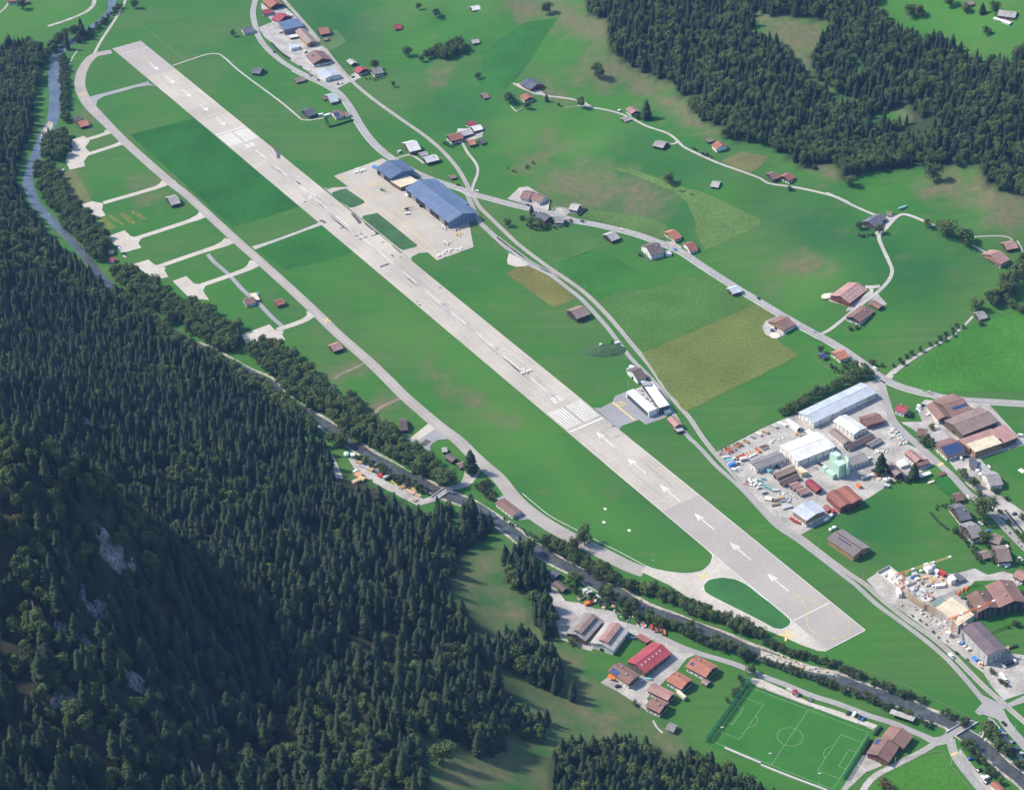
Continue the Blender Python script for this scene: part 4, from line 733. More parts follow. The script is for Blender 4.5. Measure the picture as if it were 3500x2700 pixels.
H([
 ('shed', 'dark roofed shed by the river at the end of a dirt track', 'shed', '00 597,972 662,956 604,1003', 2.6, 'k', 't', BN),
 ('barn', 'small barn with bright orange tiled roof near the river bend', 'barn', '00 640,1010 717,990 660,1050', 3.2, 'o', 't', BN),
 ('house', 'red roofed farmhouse cut by the far left corner of the picture', 'house', '00 60,-12 140,-20 75,18', 4, 'r', 's'),
 ('house', 'dark red house half hidden behind the round tree in the far left corner', 'house', '00 195,2 228,-4 200,25', 3.5, 'b', 't'),
 ('house', 'lone dark blue roofed house with white walls beside the main road bend', 'house', '00 1990,243 2080,226 2002,277', 3.2, 'k', 'w', C1),
 ('barn', 'weathered dark barn standing alone in the meadow beside the field path', 'barn', '10 42,562 112,570 58,607', 3.2, 'k', 't', BN),
 ('barn', 'long red roofed barn topmost in the hamlet between road and railway', 'barn', '10 165,-25 232,30 180,70', 4.2, 'r', 't', BN),
 ('house', 'small bright red roofed house inside the bend of the main road', 'house', '10 108,90 190,79 120,120', 3.4, 'c', 's'),
 ('house', 'house with half red half grey roof behind the blue roofed workshop', 'house', '10 237,108 300,135 232,178', 4, 'c', 's', C1),
 ('shed', 'long brown shed open at its end with a red machine inside', 'shed', '10 420,233 520,340 485,372', 5, 'n', 'l', dict(win=False, sky_l=6)),
 ('chalet', 'large dark brown roofed chalet with timber gable in the roadside hamlet', 'chalet', '10 540,412 605,482 545,545', 4.6, 'b', 's', dict(chim=1, solar=(.3, .45, .35, .6))),
 ('workshop', 'blue grey roofed white workshop at the end of the hamlet yard', 'workshop', '10 618,560 690,622 620,642', 5, 'x', 'w', dict(pitch=9, sky_l=6)),
 ('shed', 'pale roofed timber shed behind the crimson house by the railway', 'shed', '10 828,484 868,517 838,533', 3, 'l', 'n', BN),
 ('house', 'house with crimson roof beside the railway crossing', 'house', '10 902,545 945,570 905,607', 4.4, 'c', 's', C1),
 ('house', 'grey roofed white house beside the crimson roofed one', 'house', '10 1008,575 1090,556 1035,616', 4, 'g', 's', C1),
 ('shed', 'orange roofed shed above the railway beside the mown square', 'shed', '10 572,246 652,231 592,288', 4, 'o', 't', BN),
 ('shed', 'tiny shed just below the orange roofed one', 'shed', '10 610,312 648,306 618,334', 2.4, 'n', 'n', BN),
 ('barn', 'small red roofed barn alone high in the meadow', 'barn', '10 1192,204 1252,195 1205,239', 3, 'c', 't', BN),
 ('barn', 'small white roofed barn highest of all in the upper meadow', 'barn', '10 1825,50 1893,35 1845,80', 3.2, 'w', 't', BN),
 ('barn', 'small grey roofed barn right of the clump of broadleaf trees', 'barn', '10 1828,328 1890,317 1845,355', 3, 'l', 't', BN),
 ('barn', 'small barn half white half brown roofed left of the round tree', 'barn', '10 1915,774 1962,762 1938,808', 3, 'n', 't', BN),
 ('shed', 'long low brown shed beside the main road below the hamlet', 'shed', '10 375,654 455,634 385,684', 2.6, 'n', 'n', BN),
 ('house', 'old house with patched white metal roof on the main road curve', 'house', '10 645,792 712,776 683,846', 3.4, 'x', 'n'),
 ('shed', 'low wooden lean to beside the patched white roof', 'shed', '10 605,800 650,790 615,822', 2.2, 'n', 'n', BN),
 ('house', 'dark slate roofed house at the end of the field path', 'house', '10 455,916 525,892 490,962', 3.6, 'k', 't', C1),
 ('house', 'white house with solar roof inside a square hedge by the main road', 'house', '10 690,930 768,911 702,973', 3.6, 'b', 'w', dict(chim=1, solar=(.05, .55, .15, .85))),
 ('garage', 'brown roofed garage beside the hedge enclosed house', 'garage', '10 778,932 822,921 785,962', 2.8, 'n', 'w', BN),
 ('barn', 'white roofed barn with pale gable between main road and railway', 'barn', '10 1288,1186 1382,1163 1335,1250', 4.6, 'w', 'n', BN),
 ('shed', 'small grey roofed shed between two white roofed barns', 'shed', '10 1402,1263 1466,1247 1414,1290', 2.6, 'l', 'n', BN),
 ('barn', 'barn with broad bright white roof nearest the blue hangars', 'barn', '10 1442,1302 1547,1275 1466,1342', 4, 'w', 't', dict(win=False, chim=2)),
 ('shed', 'tiny brown shed beside the railway before the level crossing', 'shed', '10 1648,1450 1700,1438 1660,1474', 2.4, 'n', 't', BN),
 ('house', 'red roofed house topmost of the farm group above the railway', 'house', '10 1797,1010 1858,992 1812,1038', 3.6, 'c', 's'),
 ('barn', 'long white roofed barn in the middle of the red roofed farm group', 'barn', '10 1835,1043 1910,1025 1847,1079', 3.8, 'w', 't', BN),
 ('barn', 'grey roofed barn joined to the red farmhouse above the railway', 'barn', '10 1730,1086 1830,1060 1752,1122', 4, 'l', 't', BN),
 ('farmhouse', 'large red roofed farmhouse at the left of the farm group', 'farmhouse', '10 1640,1121 1745,1095 1667,1163', 4.8, 'r', 's', C1),
 ('house', 'small bright red roofed house at the foot of the farm group', 'house', '10 1803,1158 1858,1148 1828,1194', 3.6, 'o', 't'),
 ('shed', 'small dark slate shed right of the bright red house', 'shed', '10 1897,1154 1937,1144 1907,1186', 2.8, 'k', 't', BN),
 ('barn', 'dark roofed farm barn with pale skylight strip high on the slope', 'barn', '20 240,638 328,690 277,739', 4, 'k', 'r', dict(win=False, solar=(.35, .42, .05, .95))),
 ('house', 'red roofed house beside the round tree on the upper farm lane', 'house', '20 222,765 265,800 208,812', 4, 'r', 's', C1),
 ('chalet', 'red roofed chalet with dark gable halfway along the farm lane', 'chalet', '20 1090,873 1138,912 1106,941', 4.4, 'p', 's', C1),
 ('shed', 'grey roofed shed facing the red chalet across the lane', 'shed', '20 1027,974 1088,953 1050,1001', 2.6, 'l', 'n', BN),
 ('barn', 'grey roofed barn alone below the bend of the farm lane', 'barn', '20 1300,1152 1388,1172 1345,1211', 3.8, 'g', 't', BN),
 ('house', 'white house with red hipped roof at the forest edge', 'house', '20 1808,1152 1850,1188 1784,1210', 4.6, 'r', 'w', dict(chim=1, pitch=27)),
 ('shed', 'small brown shed behind the white house at the forest edge', 'shed', '20 1718,1148 1770,1138 1727,1170', 2.6, 'n', 't', BN),
 ('barn', 'small pale roofed barn alone in the meadow above the hay wedge', 'barn', '20 1765,1482 1833,1492 1802,1531', 3.2, 'l', 't', BN),
 ('house', 'left half of the white walled house with brown roof by the main road', 'house', '20 212,1572 287,1588 232,1636', 4, 'b', 'w', C1),
 ('house', 'right half of the white walled house with brown roof by the main road', 'house', '20 298,1588 384,1626 336,1664', 4, 'b', 'w', C1),
 ('chalet', 'chalet with pale grey roof and dark front above the main road', 'chalet', '21 605,113 676,128 612,162', 4.6, 'l', 's', C1),
 ('chalet', 'large dark slate roofed chalet behind trees below the main road', 'chalet', '21 340,183 425,225 385,256', 4.8, 'k', 't', C1),
 ('chalet', 'second dark slate chalet right of the larger one below the main road', 'chalet', '21 470,226 545,224 502,272', 4.2, 'g', 's', C1),
 ('shed', 'small dark shed left of the two slate chalets', 'shed', '21 285,185 330,180 292,205', 2.6, 'k', 't', BN),
 ('barn', 'barn with silvery shingle roof below the main road', 'barn', '21 900,372 970,345 935,424', 3.8, 'l', 't', BN),
 ('house', 'house with bright orange tiled roof above the main road', 'house', '21 1412,348 1472,324 1453,408', 4.4, 'o', 'v', C1),
 ('house', 'small red brown roofed house beside the orange roofed one', 'house', '21 1552,447 1622,430 1592,502', 3.6, 'r', 'w', C1),
 ('chalet', 'large dark brown roofed white chalet with fenced lawn below the road', 'chalet', '21 1220,468 1332,438 1278,537', 5.6, 'd', 'w', dict(chim=2)),
 ('barn', 'roadside barn with white metal roof and rusty lower corner', 'barn', '21 1908,815 1988,790 1942,854', 3.8, 'x', 'n', BN),
 ('barn', 'broad brown roofed barn between runway and railway', 'barn', '21 608,998 718,957 656,1061', 5, 'n', 't', BN),
 ('house', 'dark roofed white house beside the railway next to the terminal', 'house', '21 1105,1492 1185,1466 1155,1565', 4.8, 'd', 'w', BN),
 ('barn', 'old barn with patchy mossy brown roof beside the white terminal', 'barn', '22 1428,293 1492,362 1460,388', 4.6, 'p', 'n', BN),
 ('warehouse', 'long low shed with dark red roof beside the curved taxiway', 'warehouse', '22 18,978 162,1086 122,1117', 4, 'b', 'w', dict(pitch=14)),
 ('hut', 'small brick red roofed hut between taxiway and the white walled house', 'hut', '11 215,918 285,897 241,951', 3.4, 'r', 'n', BN),
 ('barn', 'small brown roofed barn alone on grass beside the taxiway', 'barn', '11 672,1283 752,1256 710,1325', 3.6, 'p', 't', BN),
 ('house', 'white house with brown roof at the end of the asphalt path', 'house', '01 2003,905 2090,884 2036,942', 3.4, 'b', 'w', C1),
 ('barn', 'small barn with pale grey roof between two parking spurs', 'barn', '01 1378,68 1457,47 1409,127', 3.8, 'l', 't', BN),
 ('shed', 'small dark blue roofed shed among the riverside trees', 'shed', '01 890,497 936,491 891,526', 2.8, 'k', 'g', BN),
 ('hut', 'small red roofed garden hut below the dark blue shed', 'hut', '01 902,556 948,566 925,590', 2.6, 'c', 'w', BN),
 ('barn', 'dark purple brown roofed barn at the edge of the riverside trees', 'barn', '12 1240,337 1300,330 1262,414', 3.6, 'd', 't', BN),
 ('hut', 'tiny pale roofed hut on the lawn beside the taxiway', 'hut', '12 1588,562 1632,558 1606,590', 2.6, 'l', 't', BN),
 ('barn', 'long dark barn beside the tall lone spruce at the taxiway', 'barn', '12 1632,604 1697,647 1667,669', 3.6, 'd', 't', BN),
 ('shed', 'brown open shed directly left of the tall lone spruce', 'shed', '12 1717,692 1777,673 1737,722', 2.8, 'n', 'n', BN),
 ('house', 'dark roofed house half hidden in the trees between taxiway and river', 'house', '12 652,45 702,52 663,76', 3.2, 'd', 'w'),
 ('barn', 'huge farm barn with pinkish red roof dotted with skylights', 'barn', '31 653,852 803,742 731,913', 5.6, 'p', 'r', dict(win=False, sky_l=12, pitch=19)),
 ('farmhouse', 'long brown roofed farmhouse below the huge pinkish barn', 'farmhouse', '31 760,1036 880,945 810,1086', 4.8, 'b', 's', dict(chim=2, pitch=19)),
 ('shed', 'small reddish brown shed right of the long farmhouse', 'shed', '31 912,903 995,946 905,937', 3, 'b', 'n', BN),
 ('barn', 'dark blue metal roofed barn wing of the dark farmhouse', 'barn', '31 930,222 1003,190 970,263', 5, 'k', 't', BN),
 ('farmhouse', 'dark farmhouse with many windowed gable above the curling lane', 'farmhouse', '31 888,254 955,214 932,310', 5.2, 'k', 's', C1),
 ('garage', 'small brown roofed white garage right of the dark farmhouse', 'garage', '31 1035,176 1082,176 1060,205', 2.6, 'n', 'w', BN),
 ('chalet', 'chalet with reddish roof and white base alone at the right edge', 'chalet', '31 1900,518 1978,480 1990,586', 5.6, 'p', 'v', dict(chim=1, pitch=19)),
 ('barn', 'dark barn with pinkish red roof behind the lone chalet', 'barn', '31 2000,432 2096,414 2036,481', 3.6, 'p', 't', BN),
 ('hut', 'stone slate roofed hut at the top of the pale footpath', 'hut', '31 1772,1014 1845,998 1812,1061', 3.4, 'g', 'n', dict(win=False, chim=1)),
 ('barn', 'broad brown roofed barn beside the main road at the hayfield', 'barn', '31 122,1094 223,1042 186,1158', 4.4, 'b', 'v', dict(win=False, pitch=18)),
 ('house', 'house with vivid orange roof and large garden at the main road', 'house', '31 615,1344 692,1316 646,1402', 4.2, 'o', 'v', C1),
 ('shed', 'small shed roofed with dark blue solar panels in the orange house garden', 'shed', '31 490,1354 532,1339 521,1388', 2.6, 'k', 'n', dict(win=False, solar=(.03, .97, .05, .95))),
 ('house', 'left one of two red brown roofed houses below the forest', 'house', '30 68,1430 130,1412 112,1471', 4, 'b', 't', C1),
 ('house', 'right one of two red brown roofed houses with white base below the forest', 'house', '30 192,1446 246,1417 236,1483', 4.4, 'r', 's', C1),
 ('chalet', 'dark red chalet touching the top edge of the picture at upper right', 'chalet', '30 1683,4 1748,-4 1703,32', 4.8, 'n', 's'),
 ('chalet', 'grey roofed inn with red walls above the white marquees', 'chalet', '30 1962,72 2110,92 1985,118', 6, 'l', 'r', dict(chim=2)),
 ('factory', 'very long factory hall with pale grey metal roof beside the tree hedge', 'factory', '32 372,293 892,45 427,355', 6.5, 'x', 'w', dict(pitch=10)),
 ('warehouse', 'warehouse with bright white roof and cream walls in the estate', 'warehouse', '32 648,292 822,404 768,447', 6, 'w', 'w', dict(pitch=13)),
 ('workshop', 'workshop with brick brown roof between the long factory and street', 'workshop', '32 842,322 985,281 863,376', 5, 'b', 'r', dict(pitch=16)),
 ('tent_hall', 'small white arched tent hall at the corner of the estate', 'tent', '32 222,312 320,384 300,402', 4, 'w', 'w', dict(win=False, pitch=24)),
 ('workshop', 'grey brown roofed workshop in front of the bright white warehouse', 'workshop', '32 590,397 714,500 670,520', 4, 'n', 'w'),
 ('warehouse', 'widest warehouse with cream white metal roof in the estate', 'warehouse', '32 228,588 540,466 303,668', 7, 'w', 'w', dict(pitch=8)),
 ('rack_shed', 'long dark roofed pipe rack behind the mint green plant', 'rack', '32 705,545 925,440 714,582', 3, 'd', 'g', BN),
 ('rack_shed', 'short rack of grey stores right of the long pipe rack', 'rack', '32 885,528 985,474 893,560', 2.6, 'g', 'g', BN),
 ('workshop', 'dark grey roofed workshop right beside the mint green silos', 'workshop', '32 690,652 852,598 708,716', 5, 'g', 'w', dict(pitch=14)),
 ('shed', 'long grey shed with white wall at the railway edge of the estate', 'shed', '32 -70,690 180,600 -58,742', 5, 'g', 'w', dict(pitch=12)),
 ('rack_shed', 'timber rack with pale wood posts below the widest warehouse', 'rack', '32 115,773 280,704 123,812', 3.4, 'n', 'l', BN),
 ('rack_shed', 'dark rack of steel below the pale wood rack', 'rack', '32 166,838 310,774 180,870', 2.8, 'd', 'g', BN),
 ('shed', 'small pinkish roofed shed left of the dark red one in the yard', 'shed', '32 246,863 322,838 257,900', 3, 'p', 'g', BN),
 ('shed', 'smaller pinkish roofed shed below its twin in the yard', 'shed', '32 306,908 386,884 314,950', 3, 'p', 'g', BN),
 ('shed', 'narrow dark red roofed shed left of the double red hall', 'shed', '32 390,811 487,892 450,912', 3.8, 'c', 'n', BN),
 ('hall', 'left bay of the double hall with brick red roof and walls', 'hall', '32 585,903 708,1018 666,1060', 6.4, 'r', 'r', dict(win=False, pitch=14)),
 ('hall', 'right bay of the double hall with brick red roof and walls', 'hall', '32 672,870 800,984 745,1002', 6.6, 'r', 'r', dict(win=False, pitch=14)),
 ('hall', 'hall with light grey roof and half timber walls beside the railway', 'hall', '32 338,1013 457,1098 371,1152', 7.6, 'x', 'v', dict(pitch=10, balcony=False)),
 ('shed', 'little red shed between the grey hall and the double red hall', 'shed', '32 530,1022 572,1062 560,1086', 3, 'r', 'r', BN),
 ('barn', 'large timber barn with dark striped roof beside the railway', 'barn', '32 612,1240 834,1388 757,1447', 5.6, 'd', 'l', dict(win=False, pitch=17, solar=(.22, .70, .28, .36))),
 ('house', 'white house with dark red roof on the lawn at the estate entrance', 'house', '32 1125,203 1207,233 1166,267', 4.8, 'c', 'w', C1),
 ('workshop', 'brown roofed workshop left of the solar roofed hall by the main road', 'workshop', '32 1415,177 1515,296 1462,325', 5.6, 'b', 'v'),
 ('hall', 'brown roofed hall with rows of solar panels by the main road', 'hall', '32 1496,206 1668,150 1560,312', 6, 'b', 'n', dict(pitch=14, solar=(.28, .96, .35, .55))),
 ('hall', 'biggest plain brown roofed hall of the workshop yard', 'hall', '32 1588,368 1882,254 1642,461', 6.6, 'n', 'n', dict(pitch=13, win=False)),
 ('barn', 'orange gabled barn whose roof is all dark blue solar panels', 'barn', '32 1472,548 1628,499 1532,630', 5.2, 'b', 'v', dict(pitch=16, balcony=False, solar=(.03, .97, .08, .94))),
 ('house', 'small brown roofed house at the corner of the street and workshop yard', 'house', '32 1290,404 1372,418 1312,460', 4.6, 'b', 's', C1),
 ('chalet', 'chalet with patchy red roof at the bend of the estate street', 'chalet', '32 1213,568 1310,650 1264,667', 5.6, 'p', 's', C1),
 ('chalet', 'small brown chalet in front of the patchy red roofed one', 'chalet', '32 1275,680 1380,650 1290,711', 4, 'b', 's'),
 ('chalet', 'brown roofed chalet beside the tall spruce in the estate', 'chalet', '32 1060,678 1146,760 1110,783', 5.6, 'n', 't', C1),
 ('house', 'small slate roofed house at the edge of the sunny field', 'house', '32 1713,652 1778,655 1738,712', 3.8, 'k', 'w', C1),
 ('house', 'broad grey roofed house at the end of the row of white panels', 'house', '32 1852,788 1962,770 1908,869', 5.2, 'g', 'w', C1),
 ('shed', 'small brown roofed shed beside the village street', 'shed', '32 1592,946 1662,933 1628,991', 3.4, 'b', 'n', BN),
 ('chalet', 'large dark grey chalet beside the big round village tree', 'chalet', '32 1600,1058 1692,1038 1642,1158', 5.8, 'k', 's', dict(chim=2)),
 ('chalet', 'pinkish grey roofed chalet below the large dark grey one', 'chalet', '32 1692,1212 1788,1183 1742,1303', 6, 'g', 's', C1),
 ('chalet', 'small brown chalet between street and pinkish grey chalet', 'chalet', '32 1900,1270 1985,1300 1945,1346', 4.8, 'n', 's', C1),
 ('chalet', 'lowest large brown chalet of the row along the village street', 'chalet', '32 1930,1396 2043,1386 1992,1491', 5.6, 'n', 's', C1),
 ('shed', 'small old brown shed left of the lowest chalet', 'shed', '32 1812,1423 1882,1405 1840,1468', 3, 'n', 'n', BN),
 ('hotel', 'left wing of the great brown roofed hotel at the right edge', 'hotel', '33 1775,40 1880,178 1765,190', 8.5, 'b', 't', dict(chim=1, pitch=19)),
 ('hotel', 'right wing of the great brown roofed hotel at the right edge', 'hotel', '33 1965,-50 2085,128 1940,150', 8.5, 'b', 't', dict(chim=2, pitch=19)),
 ('house', 'pinkish roofed house at the right edge behind the hotel', 'house', '32 2105,1560 2190,1605 2105,1625', 5, 'p', 's'),
 ('club_house', 'lower wing of the football club house with solar roof', 'club house', '33 962,1396 1052,1264 1057,1452', 4.6, 'b', 'r', dict(pitch=17, solar=(.6, .9, .55, .9), slope_solar=-1)),
 ('club_house', 'upper wing of the football club house beside the canopy', 'club house', '33 1082,1275 1166,1170 1168,1352', 4.8, 'b', 'n', dict(pitch=17, win=False)),
 ('house', 'red brown roofed building at the bottom edge beside the village road', 'house', '33 1915,1612 1985,1680 1890,1640', 3.4, 'r', 'w', BN),
 ('barn', 'larger left one of two old grey barns with raised roof ridge', 'barn', '23 642,403 794,233 700,490', 5.2, 'g', 'n', dict(win=False, pitch=17)),
 ('barn', 'right one of two old barns with raised pinkish ridge and white front', 'barn', '23 856,482 992,306 925,578', 5.2, 'l', 'w', dict(win=False, pitch=17)),
 ('barn', 'long barn with vivid crimson metal roof in the farm hamlet', 'barn', '23 1140,650 1357,484 1217,723', 5.4, 'c', 'n', dict(pitch=17, sky_l=6)),
 ('chalet', 'brown roofed chalet with blue solar panels and orange awning', 'chalet', '23 958,648 1128,760 1073,812', 5.6, 'b', 'v', dict(chim=2, pitch=18, solar=(.08, .42, .35, .95))),
 ('chalet', 'orange roofed chalet nearest the river lane', 'chalet', '23 1596,598 1766,688 1692,746', 5, 'o', 's', dict(chim=1, pitch=20, solar=(.1, .25, .3, .6))),
 ('chalet', 'orange roofed chalet in the middle of the hamlet', 'chalet', '23 1434,724 1562,797 1503,851', 5, 'o', 's', dict(chim=1, pitch=20)),
 ('chalet', 'pale pink metal roofed chalet behind the brown one', 'chalet', '23 1258,820 1432,904 1387,941', 5.4, 'p', 's', dict(pitch=16)),
 ('chalet', 'lowest brown roofed chalet of the farm hamlet', 'chalet', '23 1254,932 1374,988 1313,1041', 5.6, 'b', 's', dict(chim=2, pitch=20)),
 ('hut', 'little brown garden hut behind the orange roofed chalet', 'hut', '23 1690,770 1740,800 1720,825', 2.6, 'n', 'n', BN),
 ('hut', 'grey hut with stone terrace alone below the farm hamlet', 'hut', '23 1400,1140 1470,1165 1420,1195', 3, 'g', 'c', BN),
 ('shed', 'dark red roofed shed at the top of the old barns yard', 'shed', '22 480,1645 560,1715 535,1740', 3, 'd', 't', BN),
 ('shed', 'dark shed beside the lane above the old barns yard', 'shed', '22 430,1560 500,1600 470,1640', 3, 'k', 't', BN),
])
FB([
 ('workshop', 'long flat blue roofed workshop with grey glass front in the hamlet', 'workshop', '10 240,184 405,150 455,214', 7, 'm', 'g', dict(win=2)),
 ('shed', 'small white flat roofed shed beside the long brown shed', 'shed', '10 328,294 398,280 413,300', 2.8, 'w', 'n'),
 ('garage', 'white box building with pale blue roof in the hamlet yard', 'garage', '10 330,376 402,360 421,385', 4, 'x', 'w'),
 ('shed', 'white flat topped trailer shed at the river end of the first pad', 'shed', '00 450,1405 525,1388 530,1400', 1.8, 'w', 'c'),
 ('hangar_annex', 'curved cream roofed link between the two blue hangars', 'hangar annex', '10 1165,1490 1312,1440 1398,1492', 5, 'y', 'n'),
 ('hangar_annex', 'narrow blue roofed rear bay of the larger hangar', 'hangar annex', '10 1482,1482 1535,1468 1815,1678', 9.2, 'm', 'm'),
 ('carport', 'beige flat carport beside the white house at the asphalt path', 'carport', '01 2055,850 2105,845 2140,900', 2.8, 'y', 'w', dict(openside=True)),
 ('shed', 'white flat roofed shed beside the large dark brown chalet', 'shed', '21 1370,502 1420,497 1437,525', 2.8, 'x', 'w'),
 ('shed', 'grey flat roofed shed below the mossy barn beside the terminal', 'shed', '22 1450,392 1502,376 1536,408', 3, 'l', 't'),
 ('shed', 'pale yellow box building beside the wood rack', 'shed', '32 280,716 330,704 390,750', 5, 'y', 'y'),
 ('store', 'brown flat roof next to the cream roof in the workshop yard', 'workshop', '32 1625,488 1895,395 1990,470', 6, 'p', 'n'),
 ('store', 'pinkish flat roof at the far right of the workshop yard', 'workshop', '32 1905,400 2010,358 2110,470', 6.2, 'p', 'n'),
 ('store', 'cream flat roof standing above open timber stores', 'workshop', '32 1692,522 1912,448 1988,514', 6.8, 'y', 'l'),
 ('store', 'rough grey flat roof between the street house and solar barn', 'workshop', '32 1380,440 1492,402 1560,478', 4, 'l', 'n'),
 ('garage', 'white flat roofed garage between the chalets of the estate', 'garage', '32 1115,662 1182,640 1222,688', 3, 'w', 'w'),
 ('carport', 'white carport below the tall spruce of the estate', 'carport', '32 1298,776 1386,742 1406,764', 3, 'w', 'n', dict(openside=True)),
 ('shelter', 'small white roofed canopy above the widest warehouse', 'canopy', '32 360,415 400,398 440,430', 4, 'w', 'c', dict(openside=True)),
 ('canopy', 'small white canopy along the front of the long factory', 'canopy', '32 575,295 655,262 662,275', 3.4, 'w', 'g', dict(openside=True)),
 ('canopy', 'pale canopy at the street end of the long factory', 'canopy', '32 880,155 945,122 947,140', 3.6, 'y', 'g', dict(openside=True)),
 ('canopy', 'long grey canopy roof beside the football ground', 'canopy', '33 1056,1050 1078,1014 1275,1080', 4, 'l', 'n', dict(openside=True)),
 ('shed', 'brown flat roofed wagon shed beside the crimson barn', 'shed', '23 1135,418 1178,395 1268,450', 3, 'r', 'n'),
 ('carport', 'white carport beside the lowest brown chalet street', 'carport', '32 1968,1366 2028,1346 2046,1366', 2.8, 'w', 'n', dict(openside=True)),
 ('shed', 'dark green flat roofed hut at the building site', 'shed', '32 1580,1600 1628,1582 1692,1630', 3, 'k', 'g'),
 ('site_office', 'tall white cube of site offices beside the dark green hut', 'site office', '32 1535,1612 1580,1594 1614,1632', 5, 'w', 'w'),
 ('house', 'low dark blue wall and roof strip beside the right old barn', 'shed', '23 1045,420 1050,412 1140,425', 2.2, 'm', 'm'),
])

# ---- the two blue hangars
hA = house('hangar', 'smaller blue roofed aircraft hangar at the far end of the apron', 'hangar', '10 1142,1322 1266,1410 1166,1476', 7.5, 'm', 'm', pitch=14, win=False, door=False, over=1.4)
hB = house('hangar', 'larger long blue roofed aircraft hangar with panelled gable', 'hangar', '10 1400,1478 1762,1760 1645,1836', 8.5, 'm', 'm', pitch=15, win=False, door=False, over=1.4)
def hangar_door(root, n, dark=True):
    wl = [c for c in root.children if c.name.startswith('wall')][0]; ys = [v.co.y for v in wl.data.vertices]; xs_ = [v.co.x for v in wl.data.vertices]; X, Y = max(xs_), max(ys)
    rz = root.rotation_euler.z; sy = 1 if (-math.sin(rz) * -root.location.x + math.cos(rz) * -root.location.y) > 0 else -1
    for i in range(n):
        d = MB(); x0, x1 = -X + 2 * X * i / n + .25, -X + 2 * X * (i + 1) / n - .25; d.box(x0, x1, sy * Y - .05, sy * Y + .06, 0, 6.2); d.build('hangar_door', DARKW if i % 3 != 1 else wmat('g'), root)
    for i in range(7):
        d = MB(); y = -Y * .85 + 1.7 * Y * i / 6; d.box(X + .02, X + .12, y - .12, y + .12, 0, 7.4); d.build('gable_post', paint((.05, .07, .1)), root)
hangar_door(hA, 4); hangar_door(hB, 9)
# ---- white terminal: two wings round a roof terrace
zc_ = 6.5; q = {k: flat(P(v)[0], zc_) for k, v in dict(a='22 1062,90', b='22 1185,35', c='22 1180,15', d='22 1272,20', e='22 1415,210', f='22 1332,235', g='22 1245,258', h='22 1120,68', i='22 1312,232').items()}
c0_ = sum(q.values()) / len(q); L_ = {k: tuple(v - c0_) for k, v in q.items()}
t = empty('terminal', (c0_[0], c0_[1], 0)); tag(t, 'white modern airfield terminal with roof terrace between two wings', 'terminal')
HOUSES.append((c0_, 40, math.atan2(*(q['g'] - q['a'])[::-1]), 38, 22))
WPAN = mat('white_panel', (.74, .74, .72), .45, .05, .3, 0, 1, obj=True)
def pz(mbx, keys, z0, z1, mi=0): mbx.prism([L_[k] if isinstance(k, str) else k for k in keys], z0, z1, mi)
m_ = MB(); pz(m_, 'ahig', 0, 6.0); m_.build('wall', WPAN, t); m_ = MB(); pz(m_, 'ahig', 6.0, 6.5); m_.build('roof', rmat('w'), t)
m_ = MB(); pz(m_, 'cdef', 0, 7.2); m_.build('wall', paint((.06, .075, .10), .3), t); m_ = MB(); pz(m_, 'cdef', 7.2, 7.8); m_.build('roof', rmat('w', 2), t)
inn = [tuple(np.array(L_['h']) * .97), tuple(np.array(L_['b'])), tuple(np.array(L_['f']) * .96 + np.array(L_['i']) * .04), tuple(np.array(L_['i']) * .97)]
m_ = MB(); pz(m_, inn, 0, 5.0); m_.build('terrace', paint((.36, .35, .33), .9), t)
ga, gg = np.array(L_['a']), np.array(L_['g']); dn = (gg - ga) / np.linalg.norm(gg - ga); nn = np.array([dn[1], -dn[0]]); nn = nn if nn @ (-c0_) > 0 else -nn
m_ = MB(); pts_ = [ga + dn * 1.5 + nn * .1, gg - dn * 1.5 + nn * .1, gg - dn * 1.5 - nn * .2, ga + dn * 1.5 - nn * .2]; m_.prism([tuple(p) for p in pts_], .2, 4.6); m_.build('window', paint((.05, .065, .085), .2), t)
e_, f_ = np.array(L_['e']), np.array(L_['f'])
m_ = MB(); m_.prism([tuple(f_ + (e_ - f_) * .45 + nn * 0), tuple(e_), tuple(e_ + dn * 3), tuple(f_ + (e_ - f_) * .45 + dn * 3)], 0, 3.2); m_.build('porch', WPAN, t)
m_ = MB(); cc_ = np.array(L_['c']) * .8 + np.array(L_['d']) * .2; m_.box(cc_[0] - 1, cc_[0] + 7, cc_[1] - 9, cc_[1] - 3, 7.8, 9.2); m_.build('roof_plant', paint((.30, .30, .31)), t)
for i in range(9):
    f1, f2 = (i + .5) / 9, .35 + .3 * (i % 2); p_ = (np.array(inn[0]) * (1 - f1) + np.array(inn[3]) * f1) * (1 - f2) + (np.array(inn[1]) * (1 - f1) + np.array(inn[2]) * f1) * f2
    m_ = MB(); m_.box(p_[0] - 1.1, p_[0] + 1.1, p_[1] - .8, p_[1] + .8, 5.0, 5.6 + .2 * (i % 3)); m_.build('terrace_bench', paint([(.6, .6, .58), (.2, .2, .21), (.45, .43, .4)][i % 3]), t)
